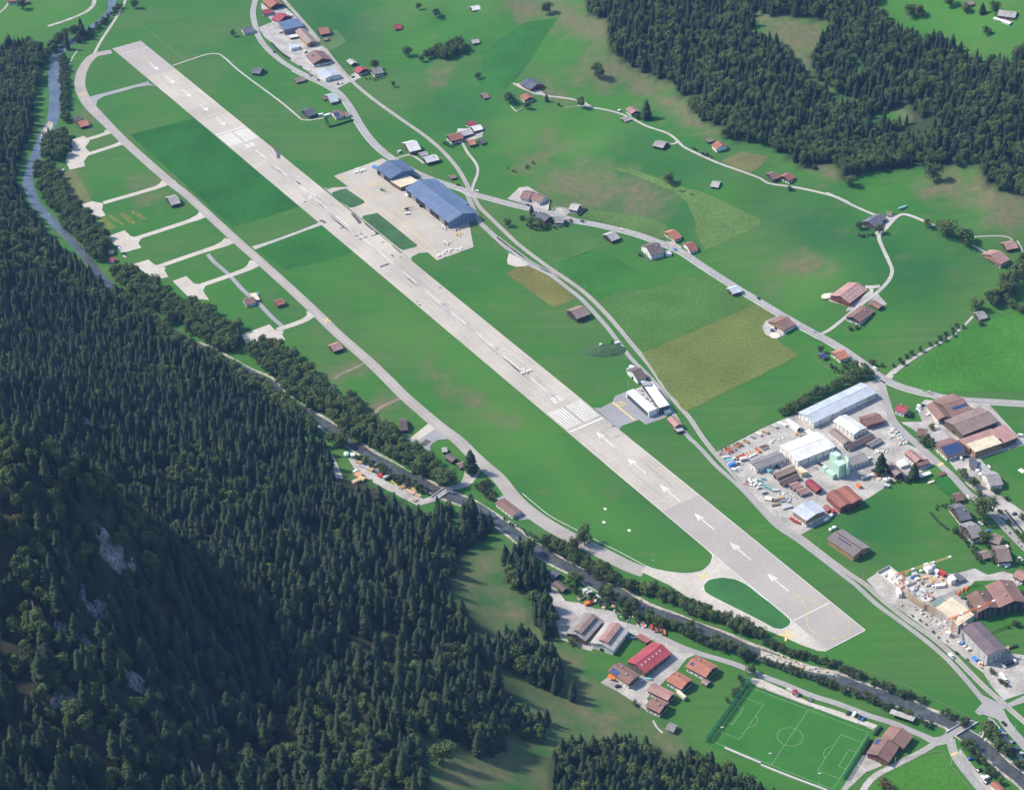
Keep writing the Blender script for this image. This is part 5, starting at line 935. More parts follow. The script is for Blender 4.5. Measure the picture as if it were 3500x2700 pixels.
# ---- mint green batching plant
z0 = 0; c0_ = flat(P('32 610,770')[0]); t = empty('batching_plant', (c0_[0], c0_[1], 0), 0); tag(t, 'tall mint green concrete batching plant with three silos', 'concrete plant')
HOUSES.append((c0_, 16, AU, 13, 11)); MINT = mat('mint_cladding', (.42, .60, .48), .6, .07, .5, .06, .2, obj=True, stripe=((1, 0, 0), 1.2, .1, .88)); ang = AU + .06
def rot(x, y): return (.82 * (math.cos(ang) * x - math.sin(ang) * y), .82 * (math.sin(ang) * x + math.cos(ang) * y))
def tower(name, x0, x1, y0, y1, z0, z1, m): b = MB(); b.prism([rot(x, y) for x, y in ((x0, y0), (x1, y0), (x1, y1), (x0, y1))], z0, z1); return b.build(name, m, t)
tower('tower', -9, -1, 2, 9, 0, 17, MINT); tower('tower', -1, 9, -4, 6, 0, 14, MINT); tower('elevator', -12, -9.2, 3, 6, 0, 15.5, MINT); tower('base_block', -5, 6, -9, -4.2, 0, 5, MINT); tower('control_cabin', -13, -8, -7, -2, 0, 4.5, MINT)
for i, (x, y) in enumerate(((6, 9.2), (9.6, 7.6), (12.6, 5.4))):
    b = MB(); p_ = rot(x, y); b.lathe([(0, 0), (.4, 3), (1.5, 5.5), (1.5, 17.5), (1.1, 18.6), (0, 18.9)], (p_[0], p_[1], 0), 12); s_ = b.build('silo', paint((.46, .60, .52), .5), t, True)
    b = MB(); b.bar((p_[0], p_[1], 18.6), (p_[0], p_[1], 20.2), .6); b.build('filter', paint((.6, .62, .6)), s_)
# ---- raised ridge roofs of the two old barns
for o in [o for o in bpy.data.objects if o.get('label', '').startswith(('larger left one', 'right one of two old'))]:
    ro = [c for c in o.children if c.name.startswith('roof')][0]; vs = [v.co for v in ro.data.vertices]; Lx, hr, hw = max(v.x for v in vs), max(v.z for v in vs), max(v.y for v in vs)
    b = MB(); 
    for sg in (-1, 1):
        qd = [(-Lx * .82, 0, hr + 1.7), (Lx * .82, 0, hr + 1.7), (Lx * .82, sg * hw * .42, hr + .55), (-Lx * .82, sg * hw * .42, hr + .55)]; b.raw(qd + [(x, y, z - .25) for x, y, z in qd], [(0, 1, 2, 3), (7, 6, 5, 4), (1, 5, 6, 2), (2, 6, 7, 3), (3, 7, 4, 0)])
    b.build('raised_roof', rmat('p' if 'pinkish' in o['label'] else 'n', 0), ro)
    b = MB(); b.box(-Lx * .78, Lx * .78, -hw * .34, hw * .34, hr - 1.6, hr + .7); b.build('raised_wall', wmat('n'), ro)

o = [o for o in bpy.data.objects if o.get('label', '').startswith('large timber barn with dark striped')][0]; ro = [c for c in o.children if c.name.startswith('roof')][0]; vs = [v.co for v in ro.data.vertices]; Lx, hr, hw = max(v.x for v in vs), max(v.z for v in vs), max(v.y for v in vs); lo_ = min(v.z for v in vs) + .28
for sg in (-1, 1):
    for k in range(1, 7):
        f = k / 6.6; q = MB(); y, z = sg * hw * f, hr + (lo_ - hr) * f; q.box(-Lx, Lx, y - .16, y + .16, z + .02, z + .10); q.build('panel_strip', paint((.36, .35, .34)), ro)

# ------------------------------------------------------------------ trees
def leafmat(name, c1, c2, c3=None):
    m = bpy.data.materials.new(name); m.use_nodes = True; n, l = m.node_tree.nodes, m.node_tree.links; b = n['Principled BSDF']
    b.inputs['Roughness'].default_value = .8; b.inputs['Specular IOR Level'].default_value = .15
    oi = n.new('ShaderNodeObjectInfo'); tc_ = n.new('ShaderNodeTexCoord')
    r = mix(n, l, oi.outputs['Random'], c1, c2)
    f = noise(n, l, tc_.outputs['Object'], .55, 2, .35, .65, 0, .6); q = mix(n, l, f, r, tuple(v * 1.4 for v in c2))
    l.new(q, b.inputs['Base Color']); return m
SPR_M = leafmat('spruce_needles', (.008, .020, .014), (.030, .048, .019)); LEAF_M = leafmat('leaves', (.034, .068, .022), (.088, .122, .034)); BUSH_M = leafmat('shrub_leaves', (.028, .050, .022), (.064, .084, .034))
AUT_M = leafmat('autumn_leaves', (.060, .078, .022), (.085, .070, .024)); BARK = mat('bark', (.085, .070, .058), .95, .2, 1, 0, 1, obj=True); DEADW = mat('dead_wood', (.21, .185, .17), .95, .2, 1, 0, 1, obj=True)
def mk_mesh(name, v, f, m):
    me = bpy.data.meshes.new(name); me.from_pydata(v, [], f); me.materials.append(m); return me
def spruce(seed, h=1.0, wd=.14, lv=17, dead=False):
    """crown of drooping boughs, unit height; returns crown mesh and trunk mesh"""
    q = random.Random(seed); v, f = [], []
    def tri(*p): b = len(v); v.extend(p); f.append(tuple(range(b, b + len(p))))
    for k in range(lv):
        t = k / (lv - 1); z = .10 + .86 * t ** .92; r = wd * ((1 - t) ** .66) * min(1, .72 + 1.4 * t) * q.uniform(.85, 1.12) + .012; n = max(6, int(11 - 4 * t)); a0 = q.uniform(0, 6.28)
        for i in range(n):
            if q.random() < .10: continue
            a = a0 + 6.283 * i / n + q.uniform(-.25, .25); rr = r * q.uniform(.72, 1.2); dz = -rr * q.uniform(.30, .62); ca, sa = math.cos(a), math.sin(a)
            def pt(u, s, zz): return (ca * u - sa * s, sa * u + ca * s, zz)
            w_ = rr * q.uniform(.34, .50)
            if dead:
                w_ = .0035; tri(pt(0, -w_, z), pt(rr, 0, z + dz * .3), pt(0, w_, z)); tri(pt(rr * .5, 0, z + dz * .15), pt(rr * .75, rr * .2, z + dz * .5), pt(rr * .5, w_, z + dz * .15 - .004)); continue
            tip = pt(rr, 0, z + dz); root_ = pt(0, 0, z + .012)
            tri(root_, pt(rr * .55, -w_, z + dz * .72), tip); tri(root_, tip, pt(rr * .55, w_, z + dz * .72))
            for sg in (-1, 1):
                u = rr * q.uniform(.45, .7); tri(pt(u * .6, sg * w_ * .2, z + dz * .35), pt(u, sg * w_ * 1.5, z + dz * q.uniform(.7, 1.1)), pt(u * 1.15, sg * w_ * .3, z + dz * .8))
    if not dead:
        for i in range(4): a = i * 1.57; tri((.010 * math.cos(a), .010 * math.sin(a), .93), (.010 * math.cos(a + 1.57), .010 * math.sin(a + 1.57), .93), (0, 0, 1.0))
    b = MB(); b.bar((0, 0, -.03), (0, 0, .97), .012, .002, 6); tm = b.mesh('trunk'); tm.materials.append(DEADW if dead else BARK)
    return mk_mesh('crown', v, f, DEADW if dead else SPR_M), tm
def broadleaf(seed, m=None, bush=False, tall=1.0):
    q = random.Random(seed); v, f = [], []; blobs = []
    nb = 12 if bush else 17
    for i in range(nb):
        a, rr = q.uniform(0, 6.28), q.uniform(.06, .34) ; z = q.uniform(.20, .70) if bush else q.uniform(.30, .84)
        rr *= (1.0 if .36 < z < .68 else .7); blobs.append((rr * math.cos(a), rr * math.sin(a), z, q.uniform(.13, .21)))
    for x, y, z, r in blobs:
        for k in range(66):
            d = Vector((q.gauss(0, 1), q.gauss(0, 1), q.gauss(.25, 1))).normalized(); p = Vector((x, y, z)) + d * r * q.uniform(.75, 1.08)
            nn_ = (d + Vector((q.uniform(-.7, .7), q.uniform(-.7, .7), q.uniform(-.4, .7)))).normalized(); u = nn_.orthogonal().normalized(); w_ = nn_.cross(u); s = q.uniform(.028, .052); t = q.uniform(0, 6.28)
            u, w_ = u * math.cos(t) + w_ * math.sin(t), w_ * math.cos(t) - u * math.sin(t); b = len(v)
            v.extend([tuple(p + u * s), tuple(p + w_ * s * .7), tuple(p - u * s), tuple(p - w_ * s * .7)]); f.append((b, b + 1, b + 2, b + 3))
    b = MB(); b.bar((0, 0, -.04), (0, 0, .45), .022, .012, 7)
    for x, y, z, r in blobs[:7]: b.bar((0, 0, .28), (x * .9, y * .9, z), .010, .003, 5)
    tm = b.mesh('trunk'); tm.materials.append(BARK); return mk_mesh('crown', v, f, m or (BUSH_M if bush else LEAF_M)), tm
PRO = {'spruce': [spruce(s, wd=w_, lv=l_) for s, w_, l_ in ((1, .205, 16), (2, .235, 15), (3, .185, 17), (4, .22, 15), (5, .25, 14))], 'leaf': [broadleaf(s) for s in (11, 12, 13, 14, 15)], 'bush': [broadleaf(s, None, True) for s in (21, 22, 23)], 'autumn': [broadleaf(s, AUT_M) for s in (31, 32)], 'dead': [spruce(s, wd=.10, lv=15, dead=True) for s in (41, 42)]}
NM = {'spruce': ('spruce_tree', 'tree'), 'leaf': ('broadleaf_tree', 'tree'), 'bush': ('bush', 'bush'), 'autumn': ('broadleaf_tree', 'tree'), 'dead': ('dead_tree', 'dead tree')}
def plant(kind, x, y, h, label, group=None, wide=1.0):
    cm, tm = rnd.choice(PRO[kind]); z = float(hz(x, y)); r = empty(NM[kind][0], (x, y, z - .15), rnd.uniform(0, 6.28)); r.scale = (h * wide, h * wide, h)
    tag(r, label, NM[kind][1], group)
    for n_, me_ in (('crown', cm), ('trunk', tm)): o = bpy.data.objects.new(n_, me_); col.objects.link(o); o.parent = r
    return r
def at(s): return hit(P(s)[0])
for k, s, h, lab, wd in [
 ('leaf', '00 1920,300', 8, 'round tree left of the lone dark blue roofed house', 1), ('leaf', '00 185,78', 12, 'big round tree in front of the far left corner houses', 1.1), ('leaf', '00 1110,72', 11, 'dark tree at the top edge right of the pale path', 1), ('leaf', '10 1030,572', 11, 'dark round tree behind the grey roofed house at the railway', 1), ('leaf', '10 1305,470', 12, 'separate round tree at the left end of the copse', 1), ('leaf', '10 1540,152', 11, 'single round tree high in the upper meadow', 1.1), ('leaf', '10 1400,88', 9, 'thin tree left of the single round tree in the upper meadow', .8), ('leaf', '10 1886,655', 8, 'small tree alone below the copse', 1), ('leaf', '10 1190,718', 7, 'sparse little tree alone above the railway', .7), ('leaf', '20 100,852', 13, 'round dark tree left of the red house on the farm lane', 1.2), ('leaf', '20 245,902', 8, 'small tree in front of the red house on the farm lane', 1.1), ('spruce', '20 405,838', 9, 'small spruce beside the farm lane', 1), ('leaf', '20 690,884', 12, 'tall tree over the pale track bay on the slope', .9), ('bush', '20 505,872', 5, 'low round bush beside the pale farm lane', 1.2), ('leaf', '20 830,645', 16, 'dark isolated tree on the dry slope below the forest', 1), ('spruce', '20 1225,985', 22, 'tall lone spruce beside the red chalet on the lane', 1.1), ('bush', '20 1150,975', 7, 'bush between the red chalet and its tall spruce', 1.3), ('leaf', '20 1405,1512', 11, 'round tree alone in the meadow above the hay wedge', 1.2), ('leaf', '20 410,120', 14, 'dark tree alone above the dark slanting meadow', 1), ('spruce', '21 282,198', 10, 'slender spruce beside the road at the slate chalets', 1), ('leaf', '21 85,298', 8, 'lone tree in the meadow left of the slate chalets', 1.1), ('leaf', '21 272,292', 9, 'left tree in front of the large slate chalet', 1.1), ('leaf', '21 352,312', 9, 'right tree in front of the large slate chalet', 1.1), ('bush', '21 420,302', 6, 'bush between the two slate chalets', 1.3), ('bush', '21 200,242', 5, 'bush left of the small dark shed at the slate chalets', 1.6), ('bush', '21 1172,545', 4, 'bush in the lawn of the large dark brown chalet', 1.2), ('leaf', '31 1360,312', 9, 'small tree over the lane right of the dark farmhouse', 1), ('leaf', '31 1528,385', 18, 'big left tree of the pair on the right hand slope', 1.15), ('leaf', '31 1665,452', 17, 'big right tree of the pair on the right hand slope', 1.1), ('leaf', '31 810,325', 8, 'tree at the left of the dark farmhouse', 1), ('leaf', '31 970,355', 9, 'tree in front of the dark farmhouse by the lane', 1), ('leaf', '31 1770,995', 12, 'dark round tree behind the slate roofed hut', 1.2), ('leaf', '31 1890,935', 13, 'tree above the slate roofed hut at the field edge', 1), ('leaf', '31 1990,885', 15, 'broad tree up the slope from the slate hut', 1), ('leaf', '31 2075,790', 15, 'tall tree near the right edge below the lone chalet', 1), ('leaf', '31 2150,720', 15, 'tree cut by the right edge below the lone chalet', 1.1), ('leaf', '31 2070,972', 8, 'small round tree right of the slate hut path', 1.2), ('leaf', '31 2148,1012', 9, 'small round tree at the right edge below the slate hut', 1.1), ('bush', '31 1812,1112', 5, 'bush in front of the slate roofed hut', 1.4), ('leaf', '31 492,1340', 7, 'small tree above the solar shed in the garden', 1), ('leaf', '31 845,1545', 11, 'dark tree at the road end of the orange house garden', 1.1), ('leaf', '31 775,1480', 9, 'tree in the middle of the orange house garden', 1.1), ('bush', '31 690,1465', 5, 'bush on the lawn of the orange house', 1.3), ('leaf', '31 912,1535', 6, 'small tree between garden and road junction', 1.1), ('bush', '31 735,1148', 5, 'left bush in front of the long farmhouse', 1.3), ('bush', '31 785,1140', 5, 'right bush in front of the long farmhouse', 1.3), ('leaf', '30 735,1530', 12, 'dark tree standing forward of the forest edge', 1.1), ('leaf', '30 1420,1492', 17, 'large broad tree bulging out of the forest edge', 1.0), ('bush', '30 240,1570', 6, 'bush in front of the two red brown houses', 1.3), ('bush', '30 440,1392', 6, 'dark bush at the foot of the forest', 1.3), ('leaf', '30 1220,140', 14, 'dark tree alone in the uppermost right meadow', 1.1), ('autumn', '30 1300,140', 12, 'brownish tree beside the dark one in the uppermost meadow', 1), ('leaf', '30 1565,55', 11, 'round tree at the top edge left of the dark red chalet', 1.2), ('leaf', '30 1850,285', 9, 'lone tree in the meadow below the white marquees', 1.1), ('leaf', '30 1920,112', 13, 'tall dark tree left of the grey roofed inn', 1), ('spruce', '30 1820,118', 12, 'dark conifer between the red chalet and the inn', 1.3), ('leaf', '30 1690,105', 9, 'bushy tree below the dark red chalet', 1.2), ('leaf', '22 715,1345', 15, 'tall lone broadleaf tree between taxiway and river', .95), ('autumn', '22 640,1400', 12, 'yellowish tree left of the tall lone broadleaf', .8), ('spruce', '12 1830,758', 25, 'tall lone spruce beside the taxiway', 1.15), ('leaf', '12 1625,872', 15, 'big dark round tree at the river lane', 1.25), ('leaf', '13 1600,1445', 13, 'bright round broadleaf tree alone on the lower meadow', 1.3), ('spruce', '32 985,760', 19, 'tall spruce in the industrial estate', 1.1), ('spruce', '32 1255,810', 15, 'shorter spruce below the patchy red chalet', 1.2), ('leaf', '32 1402,548', 8, 'right tree at the corner house of the workshop yard', 1.1), ('leaf', '32 1345,525', 8, 'left tree at the corner house of the workshop yard', 1.2), ('bush', '32 1225,300', 5, 'bush at the corner of the dark red roofed white house', 1.4), ('leaf', '32 1408,412', 6, 'small tree behind the corner house of the workshop yard', 1), ('leaf', '32 1828,1140', 19, 'huge round olive tree beside the village street', 1.05), ('leaf', '32 1665,800', 8, 'upper round tree by the slate roofed house', 1.3), ('leaf', '32 1745,872', 8, 'lower round tree by the slate roofed house', 1.2), ('leaf', '32 1800,945', 5, 'small tree at the left kerb of the parking strip', 1.2), ('bush', '32 1925,925', 6, 'bush beside the broad grey roofed house', 1.3), ('leaf', '32 1900,1008', 5, 'small street tree right behind the huge olive tree', 1.1), ('leaf', '32 1968,1098', 4.5, 'first small tree in the village parking strip', 1.1), ('leaf', '32 2035,1182', 4.5, 'second small tree in the village parking strip', 1.1), ('leaf', '32 2105,1265', 4.5, 'third small tree in the village parking strip', 1.1), ('leaf', '32 2148,1325', 7, 'tree at the right edge of the village street', 1.1), ('bush', '32 2022,985', 5, 'bush at the edge of the sunny field', 1.2), ('bush', '32 2150,1140', 6, 'brown bush at the right edge by the parking strip', 1.2), ('leaf', '32 1830,1330', 10, 'dark tree beside the pinkish grey chalet', 1.1), ('bush', '32 1605,1260', 7, 'bush left of the pinkish grey chalet', 1.2), ('autumn', '33 1020,1690', 9, 'rusty brown tree at the bottom edge by the pale lane', 1.2), ('bush', '33 1900,725', 5, 'round bush at the gravel lot by the railway', 1.3), ('bush', '33 1975,800', 4, 'left bush in the gravel lot by the crossing', 1.4), ('bush', '33 2015,825', 4, 'right bush in the gravel lot by the crossing', 1.4), ('bush', '33 2105,340', 7, 'dark bush in the hotel garden', 1.1), ('leaf', '23 2085,730', 8, 'small tree at the corner of the football ground', 1), ('bush', '23 1130,985', 5, 'round bush by the lane at the brown chalet', 1.1), ('leaf', '23 610,485', 6, 'small tree at the corner of the larger old barn', 1.2), ('spruce', '21 942,1272', 5, 'tiny conifer beside the parked van at the grass mound', 1), ('bush', '21 605,262', 4, 'small bush at the roadside right of the slate chalets', 1.2), ('bush', '31 1000,1450', 4, 'small bush beside the main road at the footpath', 1.2), ('autumn', '31 915,1440', 6, 'reddish bush at the main road end of the garden', 1.1)]:
    big = 1.22 if h < 24 and k != 'bush' else 1.05; q = at(s); plant(k, q[0], q[1], h * big, lab, None, wd * (1.25 if k == 'spruce' else 1.1))

USED = []
def clear_of(x, y, r=2.0):
    for (c, rad, rz, hl, hw) in HOUSES:
        dx, dy = x - c[0], y - c[1]
        if abs(dx) > rad * 1.5 + 8 or abs(dy) > rad * 1.5 + 8: continue
        ca, sa = math.cos(rz), math.sin(rz)
        if abs(ca * dx + sa * dy) < hl + r and abs(-sa * dx + ca * dy) < hw + r: return False
    return True
RVA = np.array(rv); RVN = side(rv, 0)
ROADS = [np.array(c) for c in (tc, mc, rc)]
def off_water(p, d=5.2): return dist_line(p, RVN[::2] + [RVN[-1]]) > d
def scatter(poly, sp, kindf, hf):
    """base points over a polygon read off the photo, one per jittered cell"""
    pl_ = np.array([hit(p)[:2] for p in poly]); x0, y0 = pl_.min(0) - sp; x1, y1 = pl_.max(0) + sp
    gx, gy = np.meshgrid(np.arange(x0, x1, sp), np.arange(y0, y1, sp)); gx = gx + npr.uniform(-.42, .42, gx.shape) * sp; gy = gy + npr.uniform(-.42, .42, gy.shape) * sp
    p = np.stack([gx.ravel(), gy.ravel()], -1); p = p[inside(p, pl_)]; p = p[off_water(p)] if len(p) else p
    return [(x, y, kindf(), hf()) for x, y in p if clear_of(x, y)]
def along(s, hw, sp, kindf, hf):
    c = curve(hits(s), 3.0); out = []; L_ = len(c) * 3.0; n_ = int(L_ * 2 * hw / (sp * sp))
    for _ in range(n_ * 3):
        i = rnd.randrange(1, len(c)); t = c[i] - c[i - 1]; t = t / (np.linalg.norm(t) + 1e-9); q = c[i] + np.array([-t[1], t[0]]) * rnd.uniform(-hw, hw)
        if all((q[0] - a) ** 2 + (q[1] - b) ** 2 > (sp * .72) ** 2 for a, b, *_ in out) and clear_of(q[0], q[1]) and off_water(q[None], 5.0)[0]: out.append((q[0], q[1], kindf(), hf()))
        if len(out) >= n_: break
    return out
def pick(**kw): ks, ws = list(kw), list(kw.values()); return lambda: rnd.choices(ks, ws)[0]
U = lambda a, b: (lambda: rnd.uniform(a, b))
BELTS = [
 (along('00 1000,60 900,140 760,280 640,355', 4, 4.5, pick(leaf=3, bush=2), U(6, 9)), 'broadleaf tree or bush on the right bank of the far river', 'trees on the right bank of the far river'),
 (along('00 520,480 535,650 530,800 535,1010', 4, 5, pick(leaf=4, bush=1), U(7, 10)), 'tree in the narrow row between far river and footpath', 'trees between far river and footpath'),
 (scatter(P('00 410,1130 560,1120 590,1250 540,1320 440,1350 350,1290'), 6, pick(leaf=9, spruce=1), U(11, 15)), 'tree of the clump between river bend and first pad', 'trees between river bend and first pad'),
 (scatter(P('00 310,1400 450,1380 500,1500 560,1640 560,1720 450,1740 350,1640 300,1500'), 6, pick(leaf=9, spruce=1), U(11, 15)), 'tree of the clump left of the brown plot', 'trees left of the brown plot'),
 (scatter(P('01 480,90 590,130 720,190 780,290 870,400 900,460 850,520 860,620 830,660 700,540 600,420 520,310 460,180'), 6, pick(leaf=8, spruce=2), U(11, 15)), 'tree of the riverside wood beside the pads', 'trees of the riverside wood beside the pads'),
 (scatter(P('01 900,700 1060,680 1190,740 1290,800 1420,870 1490,960 1620,960 1720,1010 1800,1100 1900,1140 2010,1140 2000,1240 1900,1330 1830,1350 1700,1270 1500,1150 1300,1010 1150,910 1020,820'), 6.2, pick(leaf=8, spruce=2), U(11, 16)), 'tree of the riverside wood below the lower pads', 'trees of the riverside wood below the lower pads'),
 (scatter(P('11 -40,1330 60,1290 200,1310 340,1330 440,1450 560,1600 650,1660 / 12 660,130 780,170 900,190 930,290 1050,380 1200,420 1250,520 1400,600 1540,700 1590,790 1680,840 1560,880 1400,800 1250,720 1100,640 950,550 830,480 690,360 520,260 370,160 260,80'), 6.4, pick(leaf=8, spruce=2), U(11, 16)), 'tree of the riverside wood between taxiway and timber yard', 'trees of the riverside wood by the timber yard'),
 (along('12 900,645 1000,700 1180,800 1400,900 1480,925', 3.5, 4.5, pick(leaf=1, bush=2), U(5, 8)), 'bush in the row between river and timber yard', 'bushes between river and timber yard'),
 (scatter(P('12 630,500 790,500 830,555 690,560'), 5.5, pick(leaf=1), U(12, 15)), 'pale green tree on the river bank above the timber yard', 'trees on the bank above the timber yard'),
 (scatter(P('12 1860,860 1960,830 2050,930 2080,990 1990,1000 1900,940'), 4.2, pick(bush=3, autumn=1), U(4, 6)), 'bush on the overgrown patch beside the red brown shed', 'bushes on the overgrown patch by the taxiway'),
 (along('22 -10,1140 100,1190 250,1275 340,1325', 3, 4, pick(bush=1), U(2.5, 4.2)), 'low bush below the long red brown shed at the river', 'low bushes below the red brown shed'),
 (along('22 380,1345 460,1390 560,1445 650,1500 850,1600 1000,1672', 5, 4.5, pick(leaf=3, bush=2), U(6.8, 13.5)), 'tree or bush between curved taxiway and river', 'trees between curved taxiway and river'),
 (along('23 1010,10 1250,65 1450,135 1600,205 1750,265 1900,310 2100,405 2166,450', 4.5, 4.5, pick(leaf=3, bush=2), U(6.8, 12.2)), 'tree or bush between taxi loop and river', 'trees between taxi loop and river'),
 (along('33 0,475 100,505 250,565 350,595 450,620 600,670 700,715 850,775 1000,840 1100,890 1250,940 1330,970', 3, 3.6, pick(bush=4, leaf=1), U(4.7, 8.1)), 'bush of the row between meadow and river at the runway end', 'bushes between runway end meadow and river'),
 (along('33 1440,1050 1530,1085 1630,1120 1680,1140', 3, 4, pick(bush=3, leaf=1), U(5.4, 8.1)), 'bush on the right bank just before the bridge', 'bushes on the right bank before the bridge'),
 (along('23 820,60 950,110 1060,170 1180,260 1400,345 1560,400 1780,490 1900,530 2100,620', 4, 4.8, pick(leaf=2, bush=2), U(6.8, 12.2)), 'tree or bush on the farm side bank of the river', 'trees on the farm side bank of the river'),
 (along('33 0,640 200,690 300,735 450,785 650,855 800,905 900,945 1000,995 1100,1045 1250,1110 1400,1155', 2.8, 3.8, pick(bush=4, leaf=1), U(4.7, 8.1)), 'bush on the football side bank of the river', 'bushes on the football side bank of the river'),
 (along('33 1820,1160 1890,1240 1950,1330 2060,1420 2166,1510', 3.2, 5, pick(leaf=4, bush=1), U(8.1, 12.2)), 'tree between parked cars and river below the bridge', 'trees right of the river below the bridge'),
 (along('33 1660,1310 1730,1360 1800,1450 1870,1550 1950,1640 2040,1710', 3, 5, pick(leaf=3, bush=2), U(6.8, 10.8)), 'tree left of the river below the bridge', 'trees left of the river below the bridge'),
 (along('32 150,318 235,262 330,225 410,160 500,118 600,70 740,10 790,-15', 3, 4, pick(leaf=1), U(8, 11)), 'dense green tree of the hedge behind the long factory', 'trees of the hedge behind the long factory'),
 (scatter(P('10 1310,620 1400,530 1500,490 1620,510 1790,440 1800,390 1700,370 1560,430 1450,480 1370,560'), 6, pick(leaf=1), U(11, 14)), 'broadleaf tree in the copse in the upper meadow', 'trees of the copse in the upper meadow'),
 (along('31 1060,1450 1180,1415 1290,1340 1400,1290 1490,1245 1590,1170 1650,1130', 3, 6, pick(bush=3, leaf=1), U(4.5, 7)), 'bush along the upper side of the pale footpath', 'bushes along the pale footpath'),
 (along('31 2200,600 2120,700 2060,790 1990,890 1900,945', 7, 7, pick(leaf=1), U(10, 15)), 'broad tree in the row along the field edge at the right', 'trees along the right hand field edge'),
 (along('N 392,1018 460,1066 560,1140 640,1198 740,1258 830,1316 895,1348 990,1418 1080,1482', 4, 5.2, pick(leaf=2, spruce=1), U(12, 18)), 'tree leaning over the near bank of the hidden river', 'trees over the near bank of the hidden river'),
 (along('N 430,1010 520,1075 640,1165 760,1240 880,1305 960,1340', 3, 5.2, pick(leaf=3, bush=1), U(8, 13)), 'tree close along the far bank of the hidden river', 'trees along the far bank of the hidden river'),
 (along('32 1420,1080 1500,1040 1580,1010', 3, 4, pick(bush=1), U(2.5, 4.5)), 'garden bush above the large dark grey chalet', 'garden bushes above the dark grey chalet'),
 (along('32 1850,1290 1890,1400 1930,1500 2000,1535 2110,1500', 3, 5, pick(bush=2, leaf=1), U(3, 6)), 'garden bush round the lowest village chalets', 'garden bushes round the lowest village chalets'),
 (along('32 940,730 1000,810 1100,850 1180,825 1260,840', 3, 4.5, pick(bush=2, leaf=1), U(3, 6)), 'bush at the lawn edge below the estate chalets', 'bushes below the estate chalets'),
 (along('31 560,1430 640,1505 700,1495 760,1440 830,1440 880,1490', 3, 4.5, pick(bush=1), U(2.5, 5)), 'garden bush in the garden of the orange roofed house', 'garden bushes at the orange roofed house'),
 (along('21 220,270 300,325 400,335 500,322 580,290', 2, 4, pick(bush=1), U(3, 5)), 'garden bush in front of the slate chalets', 'garden bushes at the slate chalets'),
 (along('10 1600,1180 1650,1212 1710,1192', 2.5, 4, pick(bush=1), U(3, 5)), 'garden bush below the large red roofed farmhouse', 'garden bushes at the red roofed farmhouse'),
 (along('10 950,648 1040,662 1110,640', 2, 4, pick(bush=1), U(2.5, 4.5)), 'garden bush below the grey roofed white house', 'garden bushes at the grey roofed house'),
 (along('33 2000,330 2080,350 2150,330', 3, 5, pick(bush=1), U(3, 6)), 'bush in the hotel garden at the right edge', 'bushes in the hotel garden'),
 (along('20 1120,960 1180,985 1250,990', 2, 4, pick(bush=1), U(3, 5)), 'garden bush at the red chalet on the lane', 'garden bushes at the red chalet'),
 (along('20 70,1385 130,1415 200,1430 240,1390 315,1325', .8, 3.2, pick(bush=1), U(2.5, 4.5)), 'small dark bush of the L shaped row on the dry slope', 'bushes of the L shaped row on the slope'),
 (along('20 1600,1225 1640,1240 1700,1275 1760,1300', 2, 4, pick(bush=1), U(3, 5)), 'bush round the pond garden at the forest edge house', 'bushes round the pond garden'),
 (along('31 780,370 850,385 920,380', 2, 3.5, pick(bush=1), U(3, 5)), 'garden bush in front of the dark farmhouse', 'garden bushes at the dark farmhouse'),
 (along('32 1880,1080 1990,1200 2100,1310 2150,1370', .8, 3.5, pick(bush=1), U(1.5, 2.5)), 'low bush in the strip between village street and parking', 'low bushes along the village street'),
 (along('33 1190,220 1300,300 1400,370 1500,450 1620,560 1760,690', 1.8, 5.5, pick(bush=1), U(2, 3.5)), 'scrubby bush between railway and building site', 'scrub between railway and building site'),
 (along('32 1640,1230 1680,1330 1760,1400 1800,1500', 2.5, 4.5, pick(bush=2, leaf=1), U(3, 6)), 'garden bush left of the village chalets', 'garden bushes left of the village chalets'),
 (scatter(P('22 430,1600 520,1590 660,1650 690,1720 560,1740'), 5.5, pick(leaf=3, spruce=1), U(8, 12)), 'tree between the river and the shed at the old barns yard', 'trees between river and old barns shed'),
 (along('23 560,20 800,130 980,215 1050,265', 3, 5.5, pick(leaf=2, bush=1), U(5, 8)), 'tree behind the rubble heaps of the old barns yard', 'trees behind the rubble heaps'),
 (along('23 1130,285 1250,325 1370,335', 3, 5, pick(bush=2, leaf=1), U(4, 7)), 'bush behind the rusty skips', 'bushes behind the rusty skips'),
 (along('23 1990,740 2010,830 1920,930 1880,990', 1.8, 4, pick(bush=1, leaf=1), U(4, 6)), 'tree of the row along the net beside the football pitch', 'trees along the football net'),
]
SIZE = {'spruce': 1, 'leaf': 1, 'bush': 1, 'autumn': 1, 'dead': 1}
indiv, stuff = [], []
for pts_, lab, grp in BELTS:
    for (x, y, k, h) in pts_: indiv.append((x, y, k, h, lab, grp))
# forests
sf = P('N -260,260 -60,215 40,170 110,160 160,180 250,110 345,75 335,110 250,160 160,210 135,260 120,340 115,430 75,530 50,620 75,690 165,820 275,920 365,995 430,1038 480,1085 560,1140 650,1200 740,1262 830,1325 890,1362 1000,1440 1090,1500 1110,1545 1125,1560 1140,1640 1125,1700 1200,1715 1270,1720 1370,1755 1450,1785 1515,1750 1600,1750 1660,1795 1750,1850 1810,1880 1860,1960 1900,2060 1860,2050 1830,1960 1760,1860 1700,1830 1640,1870 1575,1895 1555,1950 1530,2010 1530,2040 1556,2104 1665,2208 1680,2287 1619,2299 1640,2320 1735,2374 1745,2457 1722,2550 1660,2598 1598,2561 1550,2523 1425,2532 1460,2610 1480,2760 1480,3050 -300,3050')
LF = P('N -60,200 260,100 345,75 160,210 105,430 25,620 45,700 260,960 370,1050 200,1000 -100,820')
